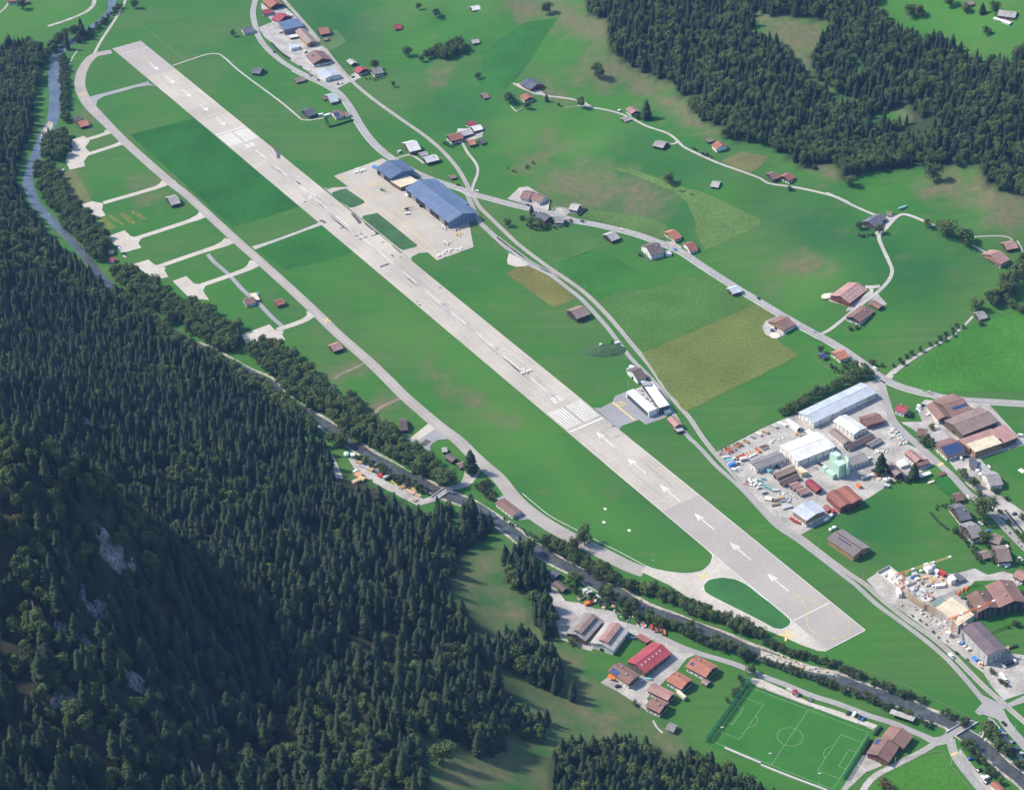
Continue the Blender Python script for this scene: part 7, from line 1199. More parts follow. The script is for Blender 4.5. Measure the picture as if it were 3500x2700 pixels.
for s, w_, h, c, lab, kd in [
 ('a 120,690 240,740', 2.4, 2.2, 'silver', 'pale blue grey skip at the fence corner by the railway', 'skip'), ('a 190,655 300,710', 2.4, 2.0, 'red', 'dark red skip second from the railway along the fence', 'skip'), ('a 230,625 355,670', 2.4, 2.2, 'conc', 'white skip third from the railway along the fence', 'skip'), ('a 325,600 412,625', 2.4, 1.8, 'tan', 'tan skip at the fence', 'skip'), ('a 372,575 472,605', 2.4, 1.8, 'brown', 'brown skip at the fence', 'skip'), ('a 488,525 572,552', 2.4, 1.6, 'tan', 'long tan skip at the fence', 'skip'), ('a 90,745 180,755', 2.2, 1.6, 'silver', 'low pale skip nearest the railway', 'skip'), ('a 690,405 778,440', 2.4, 2.2, 'cream', 'cream container at the fence', 'container'), ('a 800,365 892,400', 2.4, 2.2, 'tan', 'brown container at the fence', 'container'), ('a 955,280 1035,310', 2.4, 2.2, 'conc', 'pale container near the arched tent hall', 'container'), ('a 1045,235 1190,280', 3, 2.0, 'white', 'long white load below the estate hedge', 'container'), ('a 600,450 676,480', 2, 1.4, 'grey', 'grey metal bundle at the fence', 'stack'), ('a 150,815 262,800', 3, 2.6, 'conc', 'pale container uppermost at the railway corner', 'container'), ('a 190,875 318,850', 2.6, 2.6, 'teal', 'blue grey container under the pale one', 'container'), ('a 222,920 335,885', 2.6, 2.6, 'silver', 'pale blue container next to the bright blue one', 'container'), ('a 248,945 345,905', 2.6, 2.6, 'brightblue', 'bright blue container at the railway side of the estate', 'container'), ('a 340,910 400,890', 2.4, 2.6, 'silver', 'silvery container right of the bright blue one', 'container'), ('a 305,840 345,815', 2, 2.2, 'cream', 'small cream loader in the middle of the skips', 'container'),
 ('a 385,785 412,835', 2.2, 1.4, 'rust', 'first rust filled skip of the central row', 'skip'), ('a 432,765 470,820', 2.2, 1.4, 'red', 'red skip of the central row', 'skip'), ('a 480,745 525,795', 2.2, 1.4, 'red', 'second red skip of the central row', 'skip'), ('a 532,720 575,770', 2.2, 1.4, 'cream', 'cream skip of the central row', 'skip'), ('a 585,700 630,750', 2.2, 1.4, 'cream', 'second cream skip of the central row', 'skip'), ('a 575,795 700,735', 1.4, 1.2, 'white', 'long white tank lying below the cream skips', 'container'), ('a 690,655 758,712', 2.4, 1.8, 'orange', 'rusty orange skip at the end of the central row', 'skip'), ('a 725,610 845,570', 2.2, 1.6, 'conc', 'upper pale stack of beams in the estate yard', 'stack'), ('a 770,635 890,600', 2.2, 1.6, 'brown', 'middle brown stack of beams in the estate yard', 'stack'), ('a 800,670 905,630', 2.2, 1.6, 'grey', 'lower grey stack of beams in the estate yard', 'stack'),
 ('a 840,1470 955,1490', 5, 1.6, 'cream', 'wide cream sheet covered heap at the railway', 'container'), ('a 975,1510 1090,1490', 3, 1.6, 'brown', 'dark timber stack at the railway side', 'stack'), ('a 1080,1520 1205,1495', 3, 1.6, 'grey', 'dark grey stack at the railway side', 'stack'), ('a 1065,1465 1160,1445', 2.4, 1.4, 'tan', 'tan stack behind the dark timber stack', 'stack'), ('a 950,1590 1090,1560', 2.6, 1.6, 'brown', 'lowest dark stack at the railway side', 'stack'), ('a 1200,1530 1265,1515', 2, 1.4, 'silver', 'pale boat hull shaped load left of the light grey hall', 'bag'), ('a 1130,1640 1275,1600', 2.6, 1.6, 'silver', 'silvery load beside the light grey hall', 'container'), ('a 965,1345 1065,1340', 2.4, 1.8, 'conc', 'pale load right of the teal row', 'container'), ('a 1100,1240 1155,1215', 2, 1.6, 'conc', 'pale block below the dark rack', 'pallet'),
 ('b 870,1400 925,1440', 3, 2.8, 'white', 'left white cube at the lawn edge of the estate', 'container'), ('b 925,1405 985,1440', 3, 2.8, 'white', 'right white cube at the lawn edge of the estate', 'container'), ('b 865,1510 965,1520', 2.6, 2.2, 'silver', 'white wrapped load on the lawn edge below the cubes', 'container'), ('b 730,1325 785,1345', 2, 1.8, 'orange', 'orange loader below the dark car of the estate', 'container'), ('b 775,1390 860,1370', 2.4, .8, 'cream', 'flat cream timber frame beside the orange loader', 'stack'), ('b 635,1350 715,1400', 1.4, 1.0, 'wood', 'bundle of yellow boards behind the crane truck', 'stack'), ('b 430,1490 485,1540', 2.4, 2.6, 'orange', 'orange digger body beside the double red hall', 'container'), ('b 1765,1330 1890,1285', 4, 1.0, 'brown', 'reddish timber stacks beside the yellow crossing', 'stack'), ('b 1590,1460 1710,1420', 3, 1.2, 'cream', 'white tarpaulin over a sand pit in the lawn', 'bag'), ('b 1400,220 1475,290', .8, .8, 'white', 'narrow white boat trailer at the estate entrance', 'container'), ('b 1395,275 1425,275', 1.6, 1.4, 'brightblue', 'round blue tarpaulin at the estate entrance', 'bag'),
 ('c 1015,200 1100,290', 4, 5.2, 'white', 'left white container pair at the building site', 'container'), ('c 1090,185 1145,250', 4, 5.2, 'conc', 'second pale container stack at the building site', 'container'), ('c 1160,250 1235,300', 3.6, 2.8, 'white', 'white container right of the stacked pair', 'container'), ('c 1255,275 1350,345', 3.4, 3, 'red', 'red and white container at the building site', 'container'), ('c 808,335 885,320', 3, 2.8, 'silver', 'grey container beside the blue tank', 'container'), ('c 775,370 830,360', 2, 2, 'brightblue', 'bright blue tank at the building site', 'bag'), ('c 925,265 975,255', 2.4, 2, 'white', 'white round tank at the building site', 'bag'), ('c 1185,515 1340,500', 3, 2.4, 'white', 'long white site cabin in front of the green hut', 'container'), ('c 960,370 1060,350', 3, .9, 'wood', 'yellow formwork stack left in the site yard', 'stack'), ('c 1080,350 1170,400', 3, .9, 'wood', 'yellow formwork stack in the middle of the site yard', 'stack'), ('c 1180,390 1280,450', 3, .9, 'wood', 'yellow formwork stack right in the site yard', 'stack'), ('c 950,450 1020,470', 2, 1.2, 'brown', 'dark red stack in the site yard', 'stack'), ('c 1020,500 1090,480', 2.4, 1.6, 'conc', 'grey block stack in the site yard', 'pallet'), ('c 855,400 920,380', 2.4, 1.6, 'white', 'white pallet stack beside the blue tank', 'pallet'), ('c 1095,440 1145,430', 2, 1.4, 'yellow', 'yellow mixer in the site yard', 'bag'), ('c 1340,480 1385,470', 2, 1.4, 'yellow', 'second yellow mixer by the white site cabin', 'bag'), ('c 565,580 605,690', 2.6, 4.2, 'white', 'white ballast tower at the foot of the left crane', 'container'), ('c 1350,1300 1430,1330', 3, 4, 'white', 'white ballast block at the foot of the right crane', 'container'), ('c 610,820 645,810', 1.4, 1.4, 'yellow', 'yellow barrel by the railway at the site', 'bag'), ('d 765,300 815,290', 2, 1.6, 'white', 'white bag left of the blue tarpaulin', 'bag'), ('d 830,330 900,300', 2.6, 1.8, 'brightblue', 'blue tarpaulin heap below the right crane', 'bag'), ('d 885,380 945,370', 2, 1.6, 'white', 'white bags right of the blue tarpaulin', 'bag'), ('d 950,450 1040,430', 2.6, 1.8, 'cream', 'cream board stack below the purple roof', 'pallet'), ('d 1095,610 1175,690', 2.6, 2, 'brightblue', 'bright blue container below the purple roof', 'container'), ('d 1200,740 1250,720', 2, 1.6, 'cream', 'cream pallet by the orange barrel', 'pallet'), ('d 1260,770 1302,765', 1.6, 1.6, 'orange', 'orange red barrel below the purple roof', 'bag'), ('d 1215,800 1290,830', 2, 1, 'wood', 'plank stack below the orange red barrel', 'stack'),
 ('f 155,235 275,225', 6, 3, 'mint', 'pale green and white tent at the head of the timber yard', 'bag'), ('f 300,260 390,250', 4, 2.8, 'white', 'white cabin at the head of the timber yard', 'container'), ('f 430,350 560,405', 5, 2.2, 'tan', 'first stack of grey tan timber', 'stack'), ('f 540,440 620,470', 5, 1.8, 'conc', 'low stack of weathered grey boards', 'stack'), ('f 620,465 700,500', 5, 1.8, 'conc', 'second low stack of weathered grey boards', 'stack'), ('f 690,505 800,555', 6, 2.6, 'wood', 'tall stack of yellow boards beside the grey roofed shed', 'stack'), ('f 840,545 960,590', 5, 2.4, 'grey', 'dark grey covered stack in the timber yard', 'container'), ('f 960,610 1070,640', 4, 2.4, 'grey', 'second grey covered stack in the timber yard', 'container'), ('f 890,650 985,690', 4, 1.8, 'red', 'red covered stack in the timber yard', 'container'), ('f 1170,775 1300,850', 1.8, 1.4, 'yellow', 'long yellow beam stack in the timber yard', 'stack'), ('f 1240,765 1330,830', 1.8, 1.6, 'cream', 'cream beam stack behind the yellow one', 'stack'), ('f 1310,925 1450,860', 1.6, 1.2, 'tan', 'upper long log pile across the yard', 'stack'), ('f 1350,950 1480,890', 1.6, 1.2, 'tan', 'lower long log pile across the yard', 'stack'), ('f 1420,840 1580,920', 3, 2, 'grey', 'dark plank stack at the yard edge', 'stack'), ('f 1590,910 1700,975', 3, 2, 'tan', 'tan plank stack at the yard edge', 'stack'), ('f 1470,960 1550,1000', 3, 1.6, 'tan', 'low tan log pile', 'stack'), ('f 1570,960 1690,1020', 3, 1.6, 'tan', 'second low tan log pile', 'stack'), ('f 1530,1010 1650,1065', 3, 1.8, 'pink', 'reddish brown board stack near the lane', 'stack'), ('f 1660,1050 1790,1110', 3, 1.6, 'pink', 'pinkish board stack nearest the lane', 'stack'), ('f 1600,1200 1700,1150', 1.6, 1.2, 'tan', 'left log pile at the lane end', 'stack'), ('f 1640,1220 1730,1165', 1.6, 1.2, 'tan', 'right log pile at the lane end', 'stack'), ('f 400,640 540,690', 6, 2.4, 'wood', 'orange tan board stack left of the yard lane', 'stack'), ('f 470,720 600,770', 5, 2.4, 'wood', 'second orange tan board stack left of the yard lane', 'stack'), ('f 345,820 490,770', 4, 2.2, 'wood', 'lowest orange tan board stack at the forest edge', 'stack'),
 ('g 610,340 700,290', 3.2, 2, 'conc', 'open concrete trough in the old barns yard', 'skip'), ('g 690,225 765,200', 3.4, 3, 'conc', 'white concrete box behind the open trough', 'container'), ('g 755,270 830,220', 3, 2.4, 'silver', 'silvery box beside the white concrete one', 'container'), ('g 900,280 1030,310', 3, 1.2, 'silver', 'flat silvery sheet stack by the river trees', 'container'), ('g 720,430 850,380', 3, 2.4, 'orange', 'orange tractor trailer in the old barns yard', 'container'), ('g 790,410 855,360', 1.6, 3, 'red', 'red orange loader beside the orange trailer', 'container'), ('g 872,395 918,350', 2.2, 2.2, 'white', 'white tank beside the orange machine', 'bag'), ('g 1570,690 1625,775', 2.6, 1.4, 'white', 'white framed skip with orange filling leftmost by the lane', 'skip'), ('g 1645,715 1705,800', 2.6, 1.4, 'white', 'second white framed skip by the lane', 'skip'), ('g 1720,780 1745,715', 1, 1, 'conc', 'small pale posts pile between the skips', 'stack'), ('g 1822,735 1824,840', 2.4, 1.8, 'red', 'bright red covered boat by the skips', 'bag'), ('g 1880,785 1895,880', 2.6, 1.4, 'rust', 'left rusty orange skip', 'skip'), ('g 1950,785 1965,870', 2.6, 1.4, 'rust', 'middle rusty orange skip', 'skip'), ('g 2010,800 2025,930', 2.8, 1.8, 'brown', 'right rusty brown skip', 'skip'), ('g 1100,1625 1225,1660', 4, .25, 'orange', 'orange awning of the chalet with solar panels', 'container'), ('g 1700,1635 1840,1650', 2, 1.2, 'teal', 'grey blue boat on the chalet yard', 'bag'),
 ('e 590,100 650,130', 3, 2.6, 'brightblue', 'dark blue containers behind the smaller hangar', 'container'), ('21 1085,1468 1122,1478', 4, 3, 'white', 'white box truck body beside the dark roofed white house', 'container'), ('21 1072,1500 1082,1490', 3, 3, 'white', 'small white box left of the dark roofed white house', 'container'), ('31 505,900 580,860', 9, 1.4, 'cream', 'pale silage heap at the end of the huge barn', 'bag'), ('31 75,1205 160,1195', 10, .8, 'cream', 'pale tarpaulin heap in front of the roadside brown barn', 'bag'), ('31 80,1160 110,1162', 2.4, 2, 'blue', 'blue machine in front of the roadside brown barn', 'container'), ('31 1132,170 1210,132', 3, 2, 'teal', 'long tarpaulin covered heap right of the dark farmhouse', 'bag'), ('10 1680,1478 1702,1468', 3, 2.2, 'white', 'white tank beside the tiny railway shed', 'bag'), ('10 575,953 612,948', 2.4, 2, 'white', 'left white caravan at the end of the field path', 'container'), ('10 622,965 672,950', 2.6, 2.4, 'white', 'right white caravan at the end of the field path', 'container'), ('10 1228,1262 1252,1250', 3, 2, 'conc', 'pale block at the meadow left of the white roofed barn', 'container'), ('32 1640,655 1660,648', 3, 2.6, 'white', 'white tank in front of the slate roofed house', 'bag'), ('32 1770,740 1800,755', 4, 2, 'white', 'left white wrapped load by the row of panels', 'bag'), ('32 1795,770 1825,785', 4, 2, 'white', 'right white wrapped load by the row of panels', 'bag'), ('32 1868,700 1890,725', 2, 1, 'white', 'white boat at the edge of the sunny field', 'bag'), ('32 2128,735 2166,760', 4, .6, 'white', 'white slab at the right edge in the sunny field', 'container'), ('33 215,855 255,875', 2, 1.4, 'conc', 'pale bench wall beside the football kiosk', 'container'), ('32 585,1225 625,1215', 3, 2.4, 'white', 'white bales behind the striped timber barn', 'bag'), ('32 560,1240 585,1235', 3, 2.4, 'white', 'second white bale behind the striped timber barn', 'bag'),
 ]: box({'skip': 'skip', 'container': 'container', 'stack': 'timber_stack', 'bag': 'covered_heap', 'rock': 'stone', 'pallet': 'pallet_stack'}[kd] if 'awning' not in lab else 'awning', {'skip': 'skip', 'container': 'container', 'stack': 'timber stack', 'bag': 'covered load', 'pallet': 'pallet'}[kd] if 'awning' not in lab else 'awning', s, w_, h, c, lab, None, kd, 2.4 if 'awning' in lab else 0)
def spread(poly, n_, fn):
    pl_ = np.array([hit(p)[:2] for p in P(poly)]); x0, y0 = pl_.min(0); x1, y1 = pl_.max(0); k = 0; tries = 0
    while k < n_ and tries < n_ * 40:
        tries += 1; q = np.array([rnd.uniform(x0, x1), rnd.uniform(y0, y1)])
        if inside(q[None], pl_)[0] and clear_of(q[0], q[1], .5): fn(q); k += 1
def loose(name, cat, cols, kd, smin, smax, lab, grp):
    def f(q):
        c = rnd.choice(cols); s_ = rnd.uniform(smin, smax); px = project(np.array([[q[0], q[1], 0]]))[0]; a_ = rnd.uniform(0, 3.1); px2 = project(np.array([[q[0] + s_ * math.cos(a_), q[1] + s_ * math.sin(a_), 0]]))[0]
        box(name, cat, f'N {px[0]},{px[1]} {px2[0]},{px2[1]}', s_ * rnd.uniform(.6, 1), s_ * rnd.uniform(.4, .7), c, lab, grp, kd)
    return f
spread('b 930,530 1040,520 1120,640 1260,780 1260,850 1100,830 1050,740 960,700', 46, loose('stone_block', 'stone', ['conc', 'white', 'silver', 'cream', 'conc'], 'rock', 1.4, 3.2, 'pale block on the stone display beside the estate street', 'stone blocks on display by the estate street'))
spread('b 700,920 900,880 980,940 900,980 820,960 720,980', 20, loose('stone_block', 'stone', ['white', 'conc', 'pink', 'cream'], 'rock', 1.4, 3, 'pale block in the rubble heap behind the tall estate spruce', 'rubble blocks behind the estate spruce'))
spread('a 570,1150 660,1130 745,1230 740,1270 620,1270', 16, loose('big_bag', 'bag', ['white', 'cream', 'white'], 'bag', 2, 3, 'white big bag in the heap at the railway end of the grey shed', 'white big bags by the grey shed'))
spread('a 480,1200 560,1190 600,1280 540,1290', 5, loose('machine_part', 'scrap', ['orange', 'pink', 'rust'], 'rock', 1.6, 2.6, 'orange scrap piece in the heap beside the white big bags', 'orange scrap by the white big bags'))
spread('a 1290,330 1470,330 1520,430 1420,460 1320,420', 16, loose('pallet_stack', 'pallet', ['wood', 'tan', 'conc', 'rust'], 'pallet', 1.4, 2.4, 'pallet of mixed goods below the arched tent hall', 'pallets below the arched tent hall'))
spread('a 900,520 1180,480 1100,600 930,600', 9, loose('stone_block', 'stone', ['conc', 'white'], 'rock', 1.5, 3, 'pale gravel heap in the middle of the estate yard', 'gravel heaps of the estate yard'))
spread('a 980,1360 1180,1330 1500,1500 1300,1560 1100,1440', 14, loose('stone_block', 'stone', ['conc', 'silver', 'white'], 'rock', 1.2, 2.6, 'pale block strewn between the pinkish sheds and the grey hall', 'blocks strewn by the grey hall'))
spread('g 930,350 1190,330 1210,470 1050,500 930,440', 18, loose('log_pile', 'wood', ['tan', 'brown', 'cream', 'wood'], 'stack', 2, 3.2, 'weathered wood pile in the row above the old barns', 'weathered wood piles above the old barns'))
spread('g 1200,510 1310,500 1330,600 1500,560 1560,640 1440,720 1200,660', 26, loose('stone_block', 'stone', ['white', 'conc', 'silver'], 'rock', 1, 2.4, 'white rubble block between the old barns and the river', 'rubble blocks behind the old barns'))
spread('c 960,350 1290,330 1380,480 1100,560 900,420', 26, loose('pallet_stack', 'pallet', ['white', 'cream', 'wood', 'conc', 'pink'], 'pallet', 1.3, 2.4, 'pallet of building material in the crowded site yard', 'pallets in the site yard'))
spread('c 700,800 900,830 1280,1130 1500,1330 1440,1330 1180,1120 900,930 720,830', 18, loose('pallet_stack', 'pallet', ['conc', 'cream', 'silver'], 'pallet', 1.2, 2.2, 'pallet of grey material between scaffolds and railway', 'pallets between scaffolds and railway'))
spread('d 760,260 1000,300 1330,760 1290,820 1000,470 760,330', 14, loose('pallet_stack', 'pallet', ['white', 'conc', 'brown'], 'pallet', 1.2, 2.2, 'pallet beside the scaffold of the purple roofed building', 'pallets by the purple roofed building'))
spread('33 0,540 250,610 640,740 640,760 300,690 0,600', 36, loose('boulder', 'boulder', ['conc', 'tan', 'conc'], 'rock', 1.2, 2.8, 'pale boulder on the gravel bar of the river', 'boulders on the river gravel bar'))
spread('33 1740,1200 1850,1215 1900,1300 1860,1310 1780,1240', 10, loose('boulder', 'boulder', ['conc', 'tan'], 'rock', 1.2, 2.4, 'pale boulder in the river below the bridge', 'boulders below the bridge'))
spread('13 1560,1350 2000,1400 2166,1600 1700,1680', 26, loose('boulder', 'boulder', ['conc', 'white'], 'rock', .6, 1.3, 'small pale stone scattered on the lowest pasture', 'stones on the lowest pasture'))
# aircraft
def plane(c, nose, tail, span, col1, label):
    a, b = hits(nose)[0][:2] if ' ' in nose else None, hits(tail)[0][:2]; d = a - b; m = (a + b) / 2; L_ = span * .72; r = empty('light_aircraft', (m[0], m[1], .22), math.atan2(d[1], d[0])); tag(r, label, 'aircraft'); pm = paint(COL[col1], .35); x = L_ / 2
    q = MB(); prof = [(x, .08, 1.1), (x * .9, .42, 1.1), (x * .45, .62, 1.25), (x * .05, .6, 1.35), (-x * .45, .3, 1.3), (-x, .1, 1.4)]; n_ = 8; vs = [(px_, rr * math.cos(6.283 * k / n_), zc2 + rr * math.sin(6.283 * k / n_)) for px_, rr, zc2 in prof for k in range(n_)]
    q.raw(vs, [(i * n_ + k, i * n_ + (k + 1) % n_, (i + 1) * n_ + (k + 1) % n_, (i + 1) * n_ + k) for i in range(len(prof) - 1) for k in range(n_)] + [tuple(range(n_)), tuple(range((len(prof) - 1) * n_, len(prof) * n_))]); q.build('fuselage', pm, r, True)
    s_ = span / 2
    for sg in (-1, 1):
        q = MB(); pts = [(x * .42, 0), (x * .36, sg * s_), (x * .16, sg * s_), (-x * .02, 0)]; q.prism(pts, 1.62, 1.78); q.build('wing', pm, r); q = MB(); q.prism([(-x * .78, 0), (-x * .84, sg * span * .16), (-x * 1.0, sg * span * .16), (-x * 1.02, 0)], 1.42, 1.5); q.build('tailplane', pm, r)
    q = MB(); extr(q, [(-x * .74, 1.4), (-x * .95, 2.6), (-x * 1.06, 2.6), (-x * 1.03, 1.4)], -.07, .07); q.build('fin', pm, r); q = MB(); q.box(x * .12, x * .5, -.45, .45, 1.62, 1.98); q.build('canopy', CARGL, r); q = MB(); q.box(x, x + .06, -.07, .07, .25, 1.95); q.build('propeller', TYRE, r)
    for px_, y in ((x * .2, -.9), (x * .2, .9), (x * .8, 0)): q = MB(); q.bar((px_, y, .0), (px_, y * .4, 1.0), .06); q.bar((px_, y - .08, .2), (px_, y + .08, .2), .2, n=8); q.build('wheel', TYRE, r)
for n_, t_, sp, c, lab in [('e 412,196', 'e 342,124', 15.5, 'white', 'white motor glider with very long wings at the far apron corner'), ('e 1606,1010', 'e 1690,992', 10, 'white', 'white light aircraft nearest the larger hangar'), ('e 1762,1038', 'e 1848,1030', 9.5, 'cream', 'cream light aircraft on the grass at the hangar corner'), ('e 1806,1116', 'e 1892,1088', 9.5, 'yellow', 'yellow light aircraft at the apron edge'), ('e 1632,1240', 'e 1722,1215', 10, 'white', 'white light aircraft alone in the middle of the apron end'), ('e 1668,1318', 'e 1722,1374', 11, 'white', 'white light aircraft with straight wings right of the lowest one'), ('e 1545,1384', 'e 1640,1436', 11.5, 'white', 'lowest white light aircraft at the apron corner'), ('e 1840,1298', 'e 1884,1344', 9.5, 'white', 'white light aircraft close to the apron edge marking'), ('21 248,1516', '21 208,1480', 12.5, 'white', 'white light aircraft rolling on the runway')]: plane(None, n_, t_, sp, c, lab)
def helicopter(nose, tail, c, c2, label):
    a, b = hits(nose)[0][:2], hits(tail)[0][:2]; d = a - b; m = a - d * .32; r = empty('helicopter', (m[0], m[1], .25), math.atan2(d[1], d[0])); tag(r, label, 'helicopter'); pm = paint(COL[c], .35); L_ = 11.0
    q = MB(); prof = [(2.9, .1, 1.3), (2.4, .7, 1.4), (1.0, 1.0, 1.6), (-1.0, .95, 1.7), (-2.2, .45, 1.95), (-7.5, .16, 2.2)]; n_ = 9; vs = [(x, rr * math.cos(6.283 * k / n_), z + rr * math.sin(6.283 * k / n_)) for x, rr, z in prof for k in range(n_)]
    q.raw(vs, [(i * n_ + k, i * n_ + (k + 1) % n_, (i + 1) * n_ + (k + 1) % n_, (i + 1) * n_ + k) for i in range(5) for k in range(n_)]); q.build('fuselage', pm, r, True); q = MB(); q.box(1.1, 2.5, -.62, .62, 1.5, 2.25); q.build('windscreen', CARGL, r)
    q = MB(); q.bar((-.3, 0, 2.5), (-.3, 0, 3.2), .18); q.build('rotor_mast', paint(COL['grey']), r)
    for k in range(4):
        t_ = .5 + k * 1.571; q = MB(); q.box(.2, 5.2, -.14, .14, 3.18, 3.23); o = q.build('rotor_blade', paint(COL['dark']), r); o.location = (-.3, 0, 0); o.rotation_euler.z = t_
    q = MB(); extr(q, [(-7.0, 2.1), (-7.9, 3.5), (-8.3, 3.5), (-7.8, 2.0)], -.08, .08); q.build('fin', paint(COL[c2]), r); q = MB(); q.box(-7.5, -7.2, -1.1, 1.1, 2.2, 2.28); q.build('tailplane', paint(COL[c2]), r)
    for y in (-1.05, 1.05): q = MB(); q.bar((-1.6, y, .1), (2.0, y, .1), .07); q.bar((-.8, y, .1), (-.8, y * .6, 1), .05); q.bar((1.1, y, .1), (1.1, y * .6, 1), .05); q.build('skid', paint(COL['grey']), r)
helicopter('e 690,440', 'e 782,468', 'green', 'white', 'dark green helicopter on its yellow ring beside the cream link roof'); helicopter('e 1030,742', 'e 1215,712', 'dark', 'red', 'dark blue helicopter with red trim in front of the larger hangar')
truck('e 1060,798 1140,790', 'white', 'white', 'low white fuel trailer in front of the dark blue helicopter', 1.6, 1.8, trailer=True)
# building site: shells, scaffolds, cranes
RC['s'] = (.15, .23, .20); RC['v'] = (.145, .11, .125); RC['h'] = (.56, .53, .47)
house('new_building', 'new building with purple brown roof behind scaffolds', 'building', '33 1722,306 1948,536 1871,586', 10.5, 'v', 'c', pitch=12, over=.5)
flatbox('building_shell', 'new building topped by a cream timber deck', 'building', 'c 1195,845 1570,1142 1832,965', 9, 'y', 'c', win=2); flatbox('building_shell', 'low green sheeted roof beside the cream timber deck', 'building', 'c 1060,790 1250,838 1440,735', 8, 's', 'c')
s1 = flatbox('building_shell', 'half built concrete storey between the two cranes', 'building', 'c 690,515 985,770 1165,690', 5.5, 'h', 'c', win=1); s2 = flatbox('building_shell', 'newly poured basement walls leftmost on the site', 'building', 'c 222,300 560,555 765,440', 1.2, 'h', 'c')
def innerwalls(root, n_, h0, h1):
    ro = [c for c in root.children if c.name.startswith('roof')][0]; vs = [v.co for v in ro.data.vertices]; X, Y = max(v.x for v in vs), max(v.y for v in vs)
    for i in range(n_): q = MB(); x, y, l_ = rnd.uniform(-.75, .75) * X, rnd.uniform(-.75, .75) * Y, rnd.uniform(2, 5); (q.box(x, x + l_, y, y + .25, h0, h1) if i % 2 else q.box(x, x + .25, y, y + l_, h0, h1)); q.build('inner_wall', paint(COL['pink' if i % 3 == 0 else 'white'], .9), root)
    q = MB(); 
    for bx in ((-X, X, -Y, -Y + .3), (-X, X, Y - .3, Y), (-X, -X + .3, -Y + .3, Y - .3)): q.box(*bx, h0, h1)
    q.build('outer_wall', paint(COL['conc'], .9), root)
innerwalls(s1, 14, 5.5, 7.6); innerwalls(s2, 9, 1.2, 3.4)
def scaffold(s, h, label, dep=1.6):
    a, b = hits(s); d = (b - a)[:2]; L_ = float(np.linalg.norm(d)); r = empty('scaffold', (a[0], a[1], zat(*a[:2])), math.atan2(d[1], d[0])); tag(r, label, 'scaffold'); n_ = int(L_ / 2.5)
    q = MB()
    for i in range(n_ + 1):
        for y in (0, dep): q.bar((i * 2.5, y, 0), (i * 2.5, y, h + 1), .06, n=4)
    for z in np.arange(2, h + .1, 2):
        for y in (0, dep): q.bar((0, y, z + 1), (n_ * 2.5, y, z + 1), .05, n=4)
    q.build('tube_frame', paint(COL['silver']), r)
    for z in np.arange(2, h + .1, 2): q = MB(); q.box(0, n_ * 2.5, .05, dep - .05, z - .06, z); q.build('plank_deck', paint(COL['tan'], .9), r)
scaffold('c 690,690 985,900', 6, 'scaffold along the half built storey'); scaffold('c 1010,890 1560,1270', 9, 'long scaffold along the cream decked building'); scaffold('c 1590,1230 2060,1690', 10, 'scaffold along the railway side of the purple roofed building'); scaffold('d 1425,740 1840,590', 10, 'scaffold on the road side of the purple roofed building'); scaffold('c 990,905 1160,800', 6, 'short scaffold at the end of the half built storey')
def crane(base, top, tip, c, label, back=9):
    g = hits(base)[0]; z = 24.0
    for _ in range(4):
        rr = ray(P(top)[0]); t_ = np.hypot(*g[:2]) / np.hypot(*rr[:2]); z = CAM_H + rr[2] * t_
    tp = flat(P(tip)[0], z + .6); d = tp - g[:2]; L_ = float(np.linalg.norm(d)); r = empty('tower_crane', (g[0], g[1], 0), math.atan2(d[1], d[0])); tag(r, label, 'crane'); pm, pj = paint(COL[c], .5), paint((.52, .41, .17), .5)
    def lattice(name, p0, p1, w_, m_, n_):
        p0, p1 = Vector(p0), Vector(p1); ax = (p1 - p0).normalized(); u = Vector((0, 1, 0)); v = ax.cross(u).normalized(); q = MB(); cs = [(w_, w_), (w_, -w_), (-w_, -w_), (-w_, w_)]
        for a_, b_ in cs: q.bar(p0 + u * a_ + v * b_, p1 + u * a_ + v * b_, .14, n=4)
        for i in range(n_):
            c0, c1 = p0 + (p1 - p0) * (i / n_), p0 + (p1 - p0) * ((i + 1) / n_)
            for k in range(4): (a1, b1), (a2, b2) = cs[k], cs[(k + 1) % 4]; q.bar(c0 + u * a1 + v * b1, c1 + u * a2 + v * b2, .09, n=4)
        q.build(name, m_, r)
    lattice('mast', (0, 0, 0), (0, 0, z), .8, pm, int(z / 2)); lattice('jib', (0, 0, z + .6), (L_, 0, z + .6), .55, pj if 'yellow' in label else pm, int(L_ / 2)); lattice('counter_jib', (0, 0, z + .6), (-back, 0, z + .6), .55, pm, 4)
    q = MB(); q.box(-back, -back + 3, -1.3, 1.3, z - 1.4, z + .3); q.build('counterweight', paint(COL['white']), r); q = MB(); q.box(.9, 2.6, -.7, .7, z - 2.2, z - .2); q.build('cab', paint(COL['white']), r); q = MB(); q.box(-2.6, 2.6, -2.6, 2.6, 0, .8); q.build('base', paint(COL['conc']), r)
    for f in (.18, .62, .98): q = MB(); q.box(L_ * f - 1.2, L_ * f + 1.2, -.7, .7, z + .1, z + 1.3); q.build('sign_board', paint(COL['white']), r)
crane('c 640,650', 'c 672,270', 'c 1440,12', 'orange', 'orange masted tower crane with long yellow jib over the lawn'); crane('c 1460,1310', 'c 1485,1010', 'c 2160,735', 'orange', 'orange tower crane beside the purple roofed building')
